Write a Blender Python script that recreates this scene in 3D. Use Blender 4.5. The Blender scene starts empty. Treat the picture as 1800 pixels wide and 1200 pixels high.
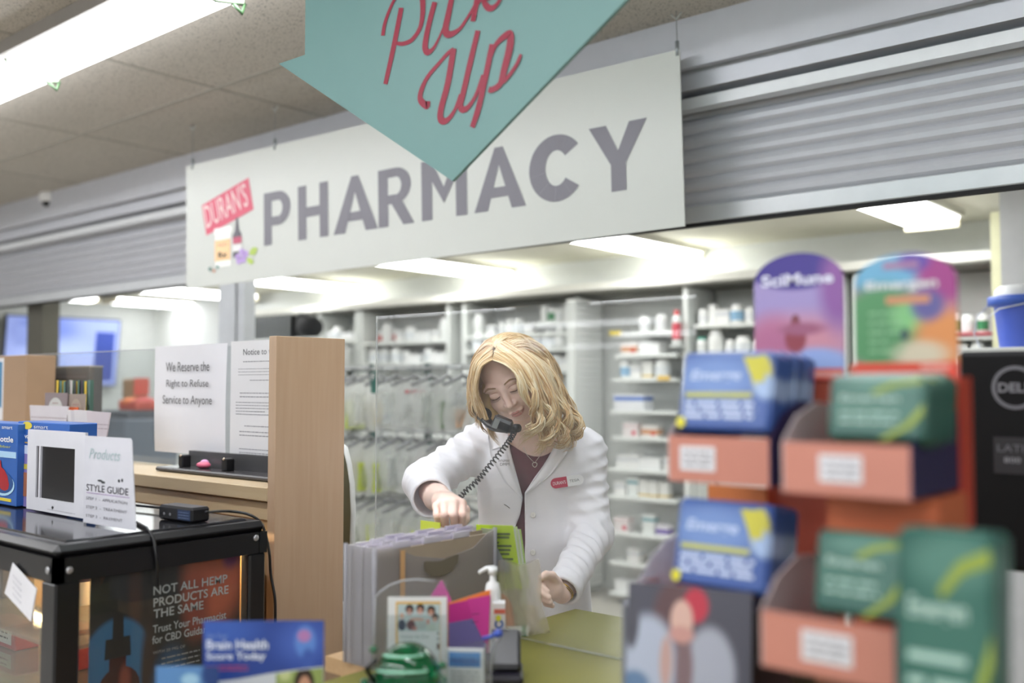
import bpy, math, random
import numpy as np
from mathutils import Vector, Matrix, noise
from mathutils.bvhtree import BVHTree
random.seed(7)
PI = math.pi
C = bpy.context.scene.collection
sc = bpy.context.scene
# ------------------------------------------------------------------ camera, world, exposure
FPX = 1735.0
YAW = math.radians(40.1)
PITCH = math.radians(2.6)
CAM = Vector((0, 0, 1.45))
cd = bpy.data.cameras.new('camera'); cam = bpy.data.objects.new('camera', cd); C.objects.link(cam)
cd.sensor_width = 36; cd.lens = 36 * FPX / 1800
cam.location = CAM; cam.rotation_euler = (PI / 2 + PITCH, 0, YAW)
cd.dof.use_dof = True; cd.dof.focus_distance = 2.5; cd.dof.aperture_fstop = 1.5
cd.clip_start = 0.02
sc.camera = cam
w = bpy.data.worlds.new('world'); sc.world = w; w.use_nodes = True
w.node_tree.nodes['Background'].inputs[0].default_value = (0.8, 0.82, 0.85, 1)
w.node_tree.nodes['Background'].inputs[1].default_value = 0.3
sc.view_settings.view_transform = 'Standard'; sc.view_settings.look = 'None'
sc.view_settings.gamma = 1; sc.view_settings.exposure = 0.55
sc.cycles.use_denoising = True
sc.cycles.max_bounces = 8; sc.cycles.transparent_max_bounces = 24
sc.cycles.caustics_reflective = False; sc.cycles.caustics_refractive = False
sc.cycles.sample_clamp_indirect = 6
STORE_E = 11.5      # strength of the shop's strip lights
BACK_E = 9.0       # strength of the lights in the dispensary
FWD = Vector((-math.sin(YAW) * math.cos(PITCH), math.cos(YAW) * math.cos(PITCH), math.sin(PITCH)))
RGT = Vector((math.cos(YAW), math.sin(YAW), 0))
UPV = RGT.cross(FWD)
def ray(px, py): return FWD + RGT * ((px - 900) / FPX) + UPV * ((600 - py) / FPX)
def P(px, py, X=None, Y=None, Z=None, D=None):
    """A point of the place seen at (px, py): on the plane x=X, y=Y, z=Z or at depth D."""
    d = ray(px, py)
    if D is not None: s = D
    elif Y is not None: s = Y / d.y
    elif X is not None: s = X / d.x
    else: s = (Z - CAM.z) / d.z
    return CAM + d * s
CEIL = 2.71; CEIL2 = 2.38
# ------------------------------------------------------------------ materials
def lin(c):
    if isinstance(c, str):
        c = [int(c[i:i + 2], 16) / 255 for i in (0, 2, 4)]
    return tuple((v / 12.92 if v <= .04045 else ((v + .055) / 1.055) ** 2.4) for v in c) + (1,)
_m = {}
def M(col, rough=.5, metal=0., spec=.5, var=.05, vs=14., bump=0., bs=60., emit=0., trans=0., coat=0., sheen=0., sss=0.):
    k = (col, rough, metal, spec, var, vs, bump, bs, emit, trans, coat, sheen, sss)
    if k in _m: return _m[k]
    m = bpy.data.materials.new('mat_' + str(col)); m.use_nodes = True
    nt = m.node_tree; b = nt.nodes['Principled BSDF']
    c = lin(col)
    b.inputs['Base Color'].default_value = c
    b.inputs['Roughness'].default_value = rough; b.inputs['Metallic'].default_value = metal
    b.inputs['Specular IOR Level'].default_value = spec
    b.inputs['Coat Weight'].default_value = coat
    b.inputs['Sheen Weight'].default_value = sheen
    if sss:
        b.inputs['Subsurface Weight'].default_value = sss
        b.inputs['Subsurface Radius'].default_value = (1, .35, .2); b.inputs['Subsurface Scale'].default_value = .008
    if trans: b.inputs['Transmission Weight'].default_value = trans
    if emit:
        b.inputs['Emission Color'].default_value = c; b.inputs['Emission Strength'].default_value = emit
    if var > 0 or bump > 0:
        tc = nt.nodes.new('ShaderNodeTexCoord')
    if var > 0 and not emit:
        n = nt.nodes.new('ShaderNodeTexNoise'); n.inputs['Scale'].default_value = vs; n.inputs['Detail'].default_value = 3
        nt.links.new(tc.outputs['Object'], n.inputs['Vector'])
        mr = nt.nodes.new('ShaderNodeMapRange'); mr.inputs['To Min'].default_value = 1 - var * 1.6; mr.inputs['To Max'].default_value = 1 + var * 1.6
        nt.links.new(n.outputs['Fac'], mr.inputs['Value'])
        mx = nt.nodes.new('ShaderNodeVectorMath'); mx.operation = 'SCALE'; mx.inputs[0].default_value = c[:3]
        nt.links.new(mr.outputs[0], mx.inputs['Scale']); nt.links.new(mx.outputs[0], b.inputs['Base Color'])
    if bump > 0:
        n = nt.nodes.new('ShaderNodeTexNoise'); n.inputs['Scale'].default_value = bs; n.inputs['Detail'].default_value = 4
        nt.links.new(tc.outputs['Object'], n.inputs['Vector'])
        bp = nt.nodes.new('ShaderNodeBump'); bp.inputs['Strength'].default_value = bump; bp.inputs['Distance'].default_value = .01
        nt.links.new(n.outputs['Fac'], bp.inputs['Height']); nt.links.new(bp.outputs[0], b.inputs['Normal'])
    _m[k] = m
    return m
def wood(col, col2, scale=6., axis=2):
    m = bpy.data.materials.new('wood_' + col); m.use_nodes = True; nt = m.node_tree; b = nt.nodes['Principled BSDF']
    tc = nt.nodes.new('ShaderNodeTexCoord'); mp = nt.nodes.new('ShaderNodeMapping')
    s = [scale * 4] * 3; s[axis] = scale * .25; mp.inputs['Scale'].default_value = s
    n = nt.nodes.new('ShaderNodeTexNoise'); n.inputs['Scale'].default_value = 3; n.inputs['Detail'].default_value = 5; n.inputs['Distortion'].default_value = .4
    r = nt.nodes.new('ShaderNodeMix'); r.data_type = 'RGBA'; r.inputs[6].default_value = lin(col); r.inputs[7].default_value = lin(col2)
    nt.links.new(tc.outputs['Object'], mp.inputs[0]); nt.links.new(mp.outputs[0], n.inputs['Vector'])
    nt.links.new(n.outputs['Fac'], r.inputs[0]); nt.links.new(r.outputs[2], b.inputs['Base Color'])
    b.inputs['Roughness'].default_value = .45
    return m
def clear(tint='ffffff', haze=0., hazecol='dddddd', ior=1.45, rough=.02, name='clear'):
    """Thin clear plastic or glass: see-through with a Fresnel gloss, and an amount of milky haze."""
    m = bpy.data.materials.new(name); m.use_nodes = True; nt = m.node_tree; nt.nodes.remove(nt.nodes['Principled BSDF'])
    out = nt.nodes['Material Output']
    t = nt.nodes.new('ShaderNodeBsdfTransparent'); t.inputs[0].default_value = lin(tint)
    g = nt.nodes.new('ShaderNodeBsdfGlossy'); g.inputs['Roughness'].default_value = rough
    lw = nt.nodes.new('ShaderNodeLayerWeight'); lw.inputs[0].default_value = .5
    pw = nt.nodes.new('ShaderNodeMath'); pw.operation = 'POWER'; pw.inputs[1].default_value = 5; nt.links.new(lw.outputs['Facing'], pw.inputs[0])
    f0 = ((ior - 1) / (ior + 1)) ** 2
    f = nt.nodes.new('ShaderNodeMath'); f.operation = 'MULTIPLY_ADD'; f.inputs[1].default_value = 1 - f0; f.inputs[2].default_value = f0; nt.links.new(pw.outputs[0], f.inputs[0])
    mx = nt.nodes.new('ShaderNodeMixShader'); nt.links.new(f.outputs[0], mx.inputs[0])
    last = t
    if haze > 0:
        d = nt.nodes.new('ShaderNodeBsdfDiffuse'); d.inputs[0].default_value = lin(hazecol)
        tl = nt.nodes.new('ShaderNodeBsdfTranslucent'); tl.inputs[0].default_value = lin(hazecol)
        a = nt.nodes.new('ShaderNodeMixShader'); a.inputs[0].default_value = .5; nt.links.new(d.outputs[0], a.inputs[1]); nt.links.new(tl.outputs[0], a.inputs[2])
        h = nt.nodes.new('ShaderNodeMixShader'); h.inputs[0].default_value = haze
        nt.links.new(t.outputs[0], h.inputs[1]); nt.links.new(a.outputs[0], h.inputs[2]); last = h
    nt.links.new(last.outputs[0], mx.inputs[1]); nt.links.new(g.outputs[0], mx.inputs[2]); nt.links.new(mx.outputs[0], out.inputs[0])
    return m
def printed(base, blobs, rough=.4, emit=0., ramp=None):
    """A printed picture: soft spots of ink on a base colour. blobs: (x, z, rx, rz, colour, softness) in the sheet's own plane."""
    m = bpy.data.materials.new('printed'); m.use_nodes = True; nt = m.node_tree; b = nt.nodes['Principled BSDF']
    b.inputs['Roughness'].default_value = rough
    tc = nt.nodes.new('ShaderNodeTexCoord')
    last = None
    rgb = nt.nodes.new('ShaderNodeRGB'); rgb.outputs[0].default_value = lin(base); last = rgb.outputs[0]
    for (x, z, rx, rz, col, soft) in blobs:
        mp = nt.nodes.new('ShaderNodeMapping'); mp.inputs['Location'].default_value = (-x / rx, 0, -z / rz); mp.inputs['Scale'].default_value = (1 / rx, 0, 1 / rz)
        nt.links.new(tc.outputs['Object'], mp.inputs[0])
        ln = nt.nodes.new('ShaderNodeVectorMath'); ln.operation = 'LENGTH'; nt.links.new(mp.outputs[0], ln.inputs[0])
        mr = nt.nodes.new('ShaderNodeMapRange'); mr.interpolation_type = 'SMOOTHSTEP'
        mr.inputs['From Min'].default_value = 1 + soft * .5; mr.inputs['From Max'].default_value = max(0, 1 - soft * .5)
        nt.links.new(ln.outputs['Value'], mr.inputs['Value'])
        mx = nt.nodes.new('ShaderNodeMix'); mx.data_type = 'RGBA'; nt.links.new(mr.outputs[0], mx.inputs[0]); nt.links.new(last, mx.inputs[6])
        mx.inputs[7].default_value = lin(col); last = mx.outputs[2]
    nt.links.new(last, b.inputs['Base Color'])
    if emit:
        nt.links.new(last, b.inputs['Emission Color']); b.inputs['Emission Strength'].default_value = emit
    return m
# ------------------------------------------------------------------ mesh building
_txt = {}
def glyphs(s, bold=0., shear=0., space=1.):
    k = (s, bold, shear, space)
    if k in _txt: return _txt[k]
    cu = bpy.data.curves.new('t', 'FONT'); cu.body = s; cu.size = 1; cu.offset = bold; cu.shear = shear; cu.space_character = space; cu.fill_mode = 'FRONT'
    cu.resolution_u = 3
    o = bpy.data.objects.new('t', cu); C.objects.link(o); bpy.context.view_layer.update()
    me = bpy.data.meshes.new_from_object(o.evaluated_get(bpy.context.evaluated_depsgraph_get()))
    v = [tuple(x.co) for x in me.vertices]; f = [tuple(p.vertices) for p in me.polygons]
    bpy.data.meshes.remove(me); bpy.data.objects.remove(o); bpy.data.curves.remove(cu)
    xs = [a[0] for a in v] or [0, 1]; ys = [a[1] for a in v] or [0, 1]
    _txt[k] = (v, f, min(xs), max(xs), min(ys), max(ys))
    return _txt[k]
class MB:
    def __init__(s, T=None):
        s.v = []; s.f = []; s.mi = []; s.sm = []; s.mats = []; s.T = T or Matrix()
    def _mi(s, m):
        if m not in s.mats: s.mats.append(m)
        return s.mats.index(m)
    def add(s, vs, fs, mat, smooth=False):
        b = len(s.v); s.v += [tuple(s.T @ Vector(v)) for v in vs]; i = s._mi(mat)
        for f in fs: s.f.append(tuple(b + j for j in f)); s.mi.append(i); s.sm.append(smooth)
        return s
    def box(s, x0, x1, y0, y1, z0, z1, mat, bev=0.):
        if bev > 0:
            bev = min(bev, abs(x1 - x0) * .45, abs(y1 - y0) * .45, abs(z1 - z0) * .45)
            vs = []; fs = []
            sx = (x0, x1); sy = (y0, y1); sz = (z0, z1)
            idx = {}
            for i in (0, 1):
                for j in (0, 1):
                    for k in (0, 1):
                        c = Vector((sx[i], sy[j], sz[k])); d = Vector(((1, -1)[i], (1, -1)[j], (1, -1)[k])) * bev
                        for ax in range(3):
                            q = c + d; q[ax] = c[ax]; idx[(i, j, k, ax)] = len(vs); vs.append(q)
            def F(*ks): fs.append([idx[k] for k in ks])
            for i in (0, 1):
                F((i, 0, 0, 0), (i, 1, 0, 0), (i, 1, 1, 0), (i, 0, 1, 0)); F((0, i, 0, 1), (1, i, 0, 1), (1, i, 1, 1), (0, i, 1, 1)); F((0, 0, i, 2), (1, 0, i, 2), (1, 1, i, 2), (0, 1, i, 2))
            for a in (0, 1):
                for b in (0, 1):
                    F((a, b, 0, 0), (a, b, 1, 0), (a, b, 1, 1), (a, b, 0, 1)); F((a, 0, b, 0), (a, 1, b, 0), (a, 1, b, 2), (a, 0, b, 2)); F((0, a, b, 1), (1, a, b, 1), (1, a, b, 2), (0, a, b, 2))
                    for c in (0, 1): F((a, b, c, 0), (a, b, c, 1), (a, b, c, 2))
            cen = Vector(((x0 + x1) / 2, (y0 + y1) / 2, (z0 + z1) / 2)); out = []
            for f in fs:
                p = [vs[i] for i in f]; n = (p[1] - p[0]).cross(p[2] - p[0]); m_ = sum(p, Vector()) / len(p) - cen
                out.append(f if n.dot(m_) > 0 else f[::-1])
            return s.add(vs, out, mat)
        vs = [(x0, y0, z0), (x1, y0, z0), (x1, y1, z0), (x0, y1, z0), (x0, y0, z1), (x1, y0, z1), (x1, y1, z1), (x0, y1, z1)]
        return s.add(vs, [(3, 2, 1, 0), (4, 5, 6, 7), (0, 1, 5, 4), (1, 2, 6, 5), (2, 3, 7, 6), (3, 0, 4, 7)], mat)
    def quad(s, pts, mat): return s.add(pts, [tuple(range(len(pts)))], mat)
    def prism(s, poly, y0, y1, mat, cap=True):
        """poly: (x, z) outline counter-clockwise seen from -y; extruded from y0 (front) to y1."""
        n = len(poly); vs = [(p[0], y0, p[1]) for p in poly] + [(p[0], y1, p[1]) for p in poly]
        fs = [tuple(range(n)), tuple(range(2 * n - 1, n - 1, -1))] + [(i, i + n, (i + 1) % n + n, (i + 1) % n) for i in range(n)]
        return s.add(vs, fs, mat)
    def extrude_x(s, prof, x0, x1, mat, closed=False, smooth=False):
        n = len(prof); vs = [(x0, a, b) for a, b in prof] + [(x1, a, b) for a, b in prof]
        rng = range(n if closed else n - 1)
        fs = [(i, (i + 1) % n, (i + 1) % n + n, i + n) for i in rng]
        if closed: fs += [tuple(range(n))[::-1], tuple(range(n, 2 * n))]
        return s.add(vs, fs, mat, smooth)
    def lathe(s, prof, mat, seg=16, cx=0, cy=0, smooth=True, sx=1, sy=1, caps=True):
        vs = []; fs = []; n = len(prof)
        for r, z in prof:
            for k in range(seg):
                a = 2 * PI * k / seg; vs.append((cx + r * math.cos(a) * sx, cy + r * math.sin(a) * sy, z))
        for i in range(n - 1):
            for k in range(seg): fs.append((i * seg + k, i * seg + (k + 1) % seg, (i + 1) * seg + (k + 1) % seg, (i + 1) * seg + k))
        s.add(vs, fs, mat, smooth)
        if caps: s.add(vs[:seg], [tuple(range(seg))[::-1]], mat); s.add(vs[-seg:], [tuple(range(seg))], mat)
        return s
    def tube(s, pts, rad, mat, seg=8, flat=1., closed=False, smooth=True):
        pts = [Vector(p) for p in pts]; n = len(pts); vs = []; fs = []
        rad = rad if hasattr(rad, '__len__') else [rad] * n
        up = Vector((0, 0, 1)); t0 = (pts[1] - pts[0]).normalized()
        a = up.cross(t0)
        if a.length < .1: a = Vector((1, 0, 0)).cross(t0)
        a.normalize()
        for i in range(n):
            t = (pts[min(i + 1, n - 1)] - pts[max(i - 1, 0)])
            t = t.normalized() if t.length > 1e-9 else t0
            a = a - t * a.dot(t); a.normalize(); b = t.cross(a)
            for k in range(seg):
                q = 2 * PI * k / seg; vs.append(pts[i] + a * (math.cos(q) * rad[i]) + b * (math.sin(q) * rad[i] * flat))
        for i in range(n - 1):
            for k in range(seg): fs.append((i * seg + k, i * seg + (k + 1) % seg, (i + 1) * seg + (k + 1) % seg, (i + 1) * seg + k))
        fs += [tuple(range(seg))[::-1], tuple(range((n - 1) * seg, n * seg))]
        return s.add(vs, fs, mat, smooth)
    def ell(s, c, r, mat, seg=14, rings=8):
        vs = []; fs = []
        for i in range(rings + 1):
            th = PI * i / rings
            for k in range(seg):
                a = 2 * PI * k / seg; vs.append((c[0] + r[0] * math.sin(th) * math.cos(a), c[1] + r[1] * math.sin(th) * math.sin(a), c[2] - r[2] * math.cos(th)))
        for i in range(rings):
            for k in range(seg): fs.append((i * seg + k, i * seg + (k + 1) % seg, (i + 1) * seg + (k + 1) % seg, (i + 1) * seg + k))
        return s.add(vs, fs, mat, True)
    def text(s, st, x, z, y, mat, w=None, h=None, bold=0., shear=0., rot=0., space=1.):
        """writing in the x-z plane at depth y, lower left corner at (x, z), fitted to width w and/or height h."""
        v, f, a0, a1, b0, b1 = glyphs(st, bold, shear, space)
        kx = (w / (a1 - a0)) if w else (h / (b1 - b0)); kz = (h / (b1 - b0)) if h else kx
        c, sn = math.cos(rot), math.sin(rot)
        vs = []
        for q in v:
            X = (q[0] - a0) * kx; Z = (q[1] - b0) * kz
            vs.append((x + X * c - Z * sn, y, z + X * sn + Z * c))
        return s.add(vs, f, mat)
    def lines(s, x, z, w, n, pitch, y, mat, th=.0012, seed=1, dx=0.):
        """rows of small print that cannot be read"""
        r = random.Random(seed)
        for i in range(n):
            zz = z - i * pitch; xx = x; end = x + w * (1 if i % 4 < 3 else r.uniform(.4, .8))
            while xx < end:
                ww = r.uniform(th * 2, th * 7)
                s.add([(xx, y, zz), (min(xx + ww, end), y, zz), (min(xx + ww, end), y, zz + th), (xx, y, zz + th)], [(0, 1, 2, 3)], mat); xx += ww + th * .9
        return s
    def build(s, name, parent=None, world=False, bevel=0.):
        me = bpy.data.meshes.new(name)
        v = s.v
        if world and parent is not None:
            Mi = parent.matrix_basis.inverted(); v = [tuple(Mi @ Vector(q)) for q in v]
        me.from_pydata(v, [], s.f); me.polygons.foreach_set('material_index', s.mi); me.polygons.foreach_set('use_smooth', s.sm)
        for m in s.mats: me.materials.append(m)
        me.update()
        o = bpy.data.objects.new(name, me); C.objects.link(o)
        if parent is not None: o.parent = parent
        if bevel:
            b = o.modifiers.new('bevel', 'BEVEL'); b.width = bevel; b.segments = 2; b.limit_method = 'ANGLE'; b.angle_limit = .6
        return o
def tag(o, label, cat, group=None, kind=None):
    o['label'] = label; o['category'] = cat
    if group: o['group'] = group
    if kind: o['kind'] = kind
    return o
def struct(o):
    o['kind'] = 'structure'; return o
def thing(name, label, cat, loc=(0, 0, 0), rz=0., group=None, rx=0., ry=0.):
    o = bpy.data.objects.new(name, None); o.empty_display_size = .05; C.objects.link(o)
    o.location = loc; o.rotation_euler = (rx, ry, rz)
    o.matrix_basis = Matrix.Translation(loc) @ Matrix.Rotation(rz, 4, 'Z') @ Matrix.Rotation(ry, 4, 'Y') @ Matrix.Rotation(rx, 4, 'X')
    return tag(o, label, cat, group)
def dup(root, loc, rz=0., scale=None, label=None, group=None):
    kids = [(c, list(c.children)) for c in root.children]
    r = root.copy(); C.objects.link(r); r.location = loc; r.rotation_euler = (0, 0, rz)
    if scale is not None: r.scale = scale if hasattr(scale, '__len__') else (scale,) * 3
    if label: r['label'] = label
    if group: r['group'] = group
    for ch, gs in kids:
        c = ch.copy(); C.objects.link(c); c.parent = r
        for g in gs:
            d = g.copy(); C.objects.link(d); d.parent = c
    return r
ORD = 'first second third fourth fifth sixth seventh eighth ninth tenth eleventh twelfth thirteenth fourteenth fifteenth sixteenth seventeenth eighteenth nineteenth twentieth'.split() + ['twenty-' + a for a in 'first second third fourth fifth sixth seventh eighth ninth'.split()]
black = M('141416', .35); white = M('ececec', .5); ink = M('26262a', .6, var=0)
# ------------------------------------------------------------------ setting
X0, X1, Y0, YB = -27.0, 4.2, -24.0, 5.92
def ceiling_mat(nx, ny, ox, oy, col):
    m = bpy.data.materials.new('ceiling_tile'); m.use_nodes = True; nt = m.node_tree; b = nt.nodes['Principled BSDF']; b.inputs['Roughness'].default_value = .9
    tc = nt.nodes.new('ShaderNodeTexCoord')
    n = nt.nodes.new('ShaderNodeTexNoise'); n.inputs['Scale'].default_value = 160; n.inputs['Detail'].default_value = 2
    mr = nt.nodes.new('ShaderNodeMapRange'); mr.inputs['From Min'].default_value = .34; mr.inputs['From Max'].default_value = .42; mr.inputs['To Min'].default_value = .35
    mx = nt.nodes.new('ShaderNodeVectorMath'); mx.operation = 'SCALE'; mx.inputs[0].default_value = lin(col)[:3]
    nt.links.new(tc.outputs['Object'], n.inputs['Vector']); nt.links.new(n.outputs['Fac'], mr.inputs['Value']); nt.links.new(mr.outputs[0], mx.inputs['Scale']); nt.links.new(mx.outputs[0], b.inputs['Base Color'])
    return m
# shop ceiling with its grid of 0.61 x 1.22 m tiles
cb = MB(); cb.box(X0, X1, Y0, 3.06, CEIL, CEIL + .06, ceiling_mat(1, 1, 0, 0, 'c4beb4'))
grid = M('aaa69c', .6)
gy = P(380, 155, Z=CEIL).y; gx = P(380, 155, Z=CEIL).x
k = -30
while k < 6:
    y = gy + k * .61
    if y < 2.9: cb.box(X0, X1, y - .011, y + .011, CEIL - .003, CEIL, grid)
    k += 1
k = -22
while k < 8:
    x = gx + k * 1.19
    if X0 < x < X1: cb.box(x - .011, x + .011, Y0, 2.93, CEIL - .0025, CEIL, grid)
    k += 1
struct(cb.build('ceiling'))
fl = MB(); fl.box(X0, X1, Y0, YB + .1, -.06, 0, M('b4b0a8', .35, var=.08, vs=2)); struct(fl.build('floor'))
wl = M('d4d6d4', .7, var=.02)
for nm, b in (('wall_left', (X0 - .1, X0, Y0, YB)), ('wall_right', (X1, X1 + .1, Y0, YB)), ('wall_front', (X0, X1, Y0 - .1, Y0))):
    q = MB(); q.box(b[0], b[1], b[2], b[3], 0, CEIL, wl if nm != 'wall_front' else M('a8a49c', .8)); struct(q.build(nm))
q = MB(); q.box(X0, X1, YB, YB + .1, 0, CEIL, M('d9dcda', .6, var=.02)); struct(q.build('wall_back'))
XW = P(275, 560, Y=YB).x
q = MB(); q.box(XW - .1, XW, 3.16, YB, 0, CEIL2, M('bfc2c0', .7)); struct(q.build('wall_dispensary_left'))
q = MB(); q.box(X0, X1, 3.16, YB, CEIL2, CEIL2 + .05, M('d8d6c8', .8, var=.03)); struct(q.build('ceiling_dispensary'))
# roller shutter housing: one profile along x
def zz(py, Y, px=1205): return P(px, py, Y=Y).z
met = M('c4c6cc', .40, metal=.25, var=.03); metd = M('8e9094', .4, metal=.3)
hood = [(2.93, CEIL), (2.93, zz(120, 2.93)), (2.985, zz(126, 2.985)), (2.99, zz(160, 2.99)), (3.05, zz(172, 3.05))]
hb = MB(); hb.extrude_x(hood, X0, X1, met)
strip = [(3.05, zz(173, 3.0)), (3.0, zz(174, 3.0)), (3.0, zz(193, 3.0)), (3.05, zz(194, 3.0))]
hb.extrude_x(strip, X0, X1, M('dfe2e4', .35, metal=.2))
hb.box(X0, X1, 3.05, 3.16, zz(190, 3.05), CEIL, metd)
hb.build('trim_1'); struct(bpy.data.objects['trim_1'])
ZT = zz(196, 3.07); ZB = zz(400, 3.07)
POST_X = P(400, 520, Y=3.08).x
def shutter(name, label, xa, xb):
    t = thing(name, label, 'shutter', ((xa + xb) / 2, 3.08, ZB))
    prof = []; zb = ZB + .075; n = int((ZT - zb) / .0525) + 1; pitch = .0525
    for i in range(n):
        z0 = zb + i * pitch
        for a, dy in ((.0, .006), (.10, .001), (.25, -.004), (.55, -.007), (.80, -.003), (.92, .002), (.97, .007)): prof.append((3.09 + dy, z0 + a * pitch))
    cu = MB(); cu.extrude_x(prof[::-1], xa, xb, met); cu.build('slat_curtain', t, True)
    bt = MB(); bt.box(xa, xb, 3.068, 3.10, ZB + .012, ZB + .072, M('c3c6c8', .35, metal=.3), .004); bt.build('bottom_bar', t, True)
    ga = MB(); ga.box(xa, xb, 3.070, 3.098, ZB, ZB + .012, M('18181a', .8)); ga.build('rubber_seal', t, True)
shutter('roller_shutter', 'long half-lowered pale metal roller shutter behind the white pharmacy sign', POST_X + .004, X1)
shutter('roller_shutter', 'half-lowered metal roller shutter beside the ceiling camera, over the blue screen', X0, POST_X - .004)
pm = MB(); pm.box(P(385, 520, Y=3.06).x, P(414, 520, Y=3.06).x, 3.06, 3.14, 0, ZB + .02, M('c4c8cc', .4, metal=.3)); pm.box(P(417, 520, Y=3.07).x, P(429, 520, Y=3.07).x, 3.07, 3.14, 0, ZB, M('c4c8cc', .4, metal=.3)); pm.box(P(413, 520, Y=3.07).x, P(418, 520, Y=3.07).x, 3.08, 3.12, 0, ZB, black)
struct(pm.build('trim_2'))
pm = MB(); pm.box(P(47, 600, Y=3.2).x, P(78, 600, Y=3.2).x - .03, 3.2, 3.32, 0, CEIL2, M('5c5a50', .6)); struct(pm.build('trim_3'))
# valance over the shelving at the back of the dispensary
def xs(px, Y, py=560): return P(px, py, Y=Y).x
zsoff = P(1100, 505, Y=5.5).z
vb = MB(); vb.box(P(430, 560, Y=5.5).x, X1, 5.50, YB, zsoff, zsoff + .05, M('e6e6de', .5)); struct(vb.build('trim_4'))
vb = MB(); vb.box(P(430, 560, Y=5.5).x, X1, 5.505, YB, zsoff - .012, zsoff, M('777770', .6)); struct(vb.build('trim_5'))
# ------------------------------------------------------------------ lights
def strip_light(label, x0, x1, y, z, wdt=.19, E=STORE_E, group=None, detail=False):
    t = thing('strip_light', label, 'ceiling light', ((x0 + x1) / 2, y, CEIL), group=group)
    b = MB(); b.box(x0, x1, y - wdt * .72, y + wdt * .5, CEIL - .05, CEIL, M('97938d', .5)); b.build('housing', t, True)
    d = MB(); pr = [(y - wdt / 2, CEIL - .05), (y - wdt * .42, CEIL - .085), (y, CEIL - .10), (y + wdt * .42, CEIL - .085), (y + wdt / 2, CEIL - .05)]
    d.extrude_x(pr, x0, x1, M('f7f9fd', .5, emit=E), closed=True); d.build('diffuser', t, True)
    return t
yl = P(0, 160, Z=CEIL - .09).y
t = strip_light('long glowing white strip light on the shop ceiling above the security camera', -6.3, -.2, yl, CEIL)
for px, py in ((72, 142), (405, 5)):
    c = P(px, py, Z=CEIL - .10); b = MB()
    b.tube([(c.x, yl - .10, CEIL - .05), (c.x, yl - .095, CEIL - .09), (c.x, yl, CEIL - .108), (c.x, yl + .095, CEIL - .09), (c.x, yl + .10, CEIL - .05)], .006, M('7d8a76', .3), 6)
    b.tube([(c.x, yl + .06, CEIL - .10), (c.x + .01, yl + .085, CEIL - .125), (c.x, yl + .1, CEIL - .09)], .006, M('4c6a48', .3), 6); b.build('clip', t, True)
n = 0
for y in (.1, -1.5, -3.1, -5.5, -8.0, -12.0, -16.0, -20.0):  # unseen rows, the nearer ones added to brighten the person's face
    for x0, x1 in ((-13., -9.5), (-8., -4.5), (-3., 0.5), (1.5, 3.6)):
        strip_light('added unseen white strip light on the shop ceiling beyond the picture', x0, x1, y, CEIL, E=STORE_E, group='shop strip lights'); n += 1
def wrap_light(label, x, y0, y1, z=CEIL2, w=.30):
    t = thing('wraparound_light', label, 'ceiling light', (x, (y0 + y1) / 2, z), group=None)
    b = MB(); b.box(x - w / 2 - .015, x + w / 2 + .015, y0, y1, z - .035, z, M('c8c6ba', .5)); b.build('housing', t, True)
    d = MB(Matrix.Rotation(PI / 2, 4, 'Z'))
    pr = [(-x - w / 2, z - .03), (-x - w * .42, z - .06), (-x - w * .2, z - .08), (-x + w * .2, z - .08), (-x + w * .42, z - .06), (-x + w / 2, z - .03)]
    d.extrude_x(pr, y0 + .03, y1 - .03, M('f9faf9', .5, emit=BACK_E), closed=True); d.build('diffuser', t, True)
    for yy in (y0, y1 - .03):
        e = MB(); e.box(x - w / 2 + .01, x + w / 2 - .01, yy, yy + .03, z - .085, z - .03, M('efe6c6', .5)); e.build('end_cap', t, True)
LZ = CEIL2 - .09
for (px, py, lab) in ((1640, 405, 'glowing ceiling light above the two arched display cards'), (1205, 462, 'glowing ceiling light above the bare slatted wall, under the sign corner'),
                      (880, 493, 'glowing ceiling light straight above the blonde person'), (625, 517, 'glowing ceiling light above the top of the wooden panel'),
                      (440, 530, 'glowing ceiling light just beside the pale shutter post'), (316, 549, 'glowing ceiling light beside the large blue screen')):
    e = P(px, py, Z=LZ)
    yn = max(3.3, e.y - 2.44); ex = max(e.x, XW + .6)
    if px == 316:
        at_y = lambda q: ex * ray(q, 545).y / ray(q, 545).x
        yn = at_y(190); wrap_light('short glowing ceiling light directly above the large blue screen', ex, max(3.3, at_y(108)), at_y(164), CEIL2 - .001)
    wrap_light(lab, ex, yn, e.y, CEIL2 - .001)
for y, x0, x1 in ((-20.6, -21.6, -20.2), (-20.6, -19.9, -18.5), (-17.2, -18.6, -17.6), (-17.2, -17.2, -15.6), (-20.6, -17.9, -15.0)): strip_light('added unseen white strip light on the shop ceiling beyond the picture', x0, x1, y, CEIL, group='shop strip lights')
# shop-side sign hardware and camera
c = P(92, 340, Z=CEIL); dm = thing('security_camera', 'small white dome security camera on the ceiling near the shutter', 'camera', (c.x, c.y - .02, CEIL))
b = MB(); b.lathe([(.055, 0), (.062, -.012), (.062, -.045), (.05, -.06)][::-1], M('e4e4e2', .4), 20); b.build('housing', dm)
b = MB(); b.ell((0, -.0, -.058), (.045, .045, .038), M('1a1c20', .1)); b.build('dome', dm)
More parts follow.
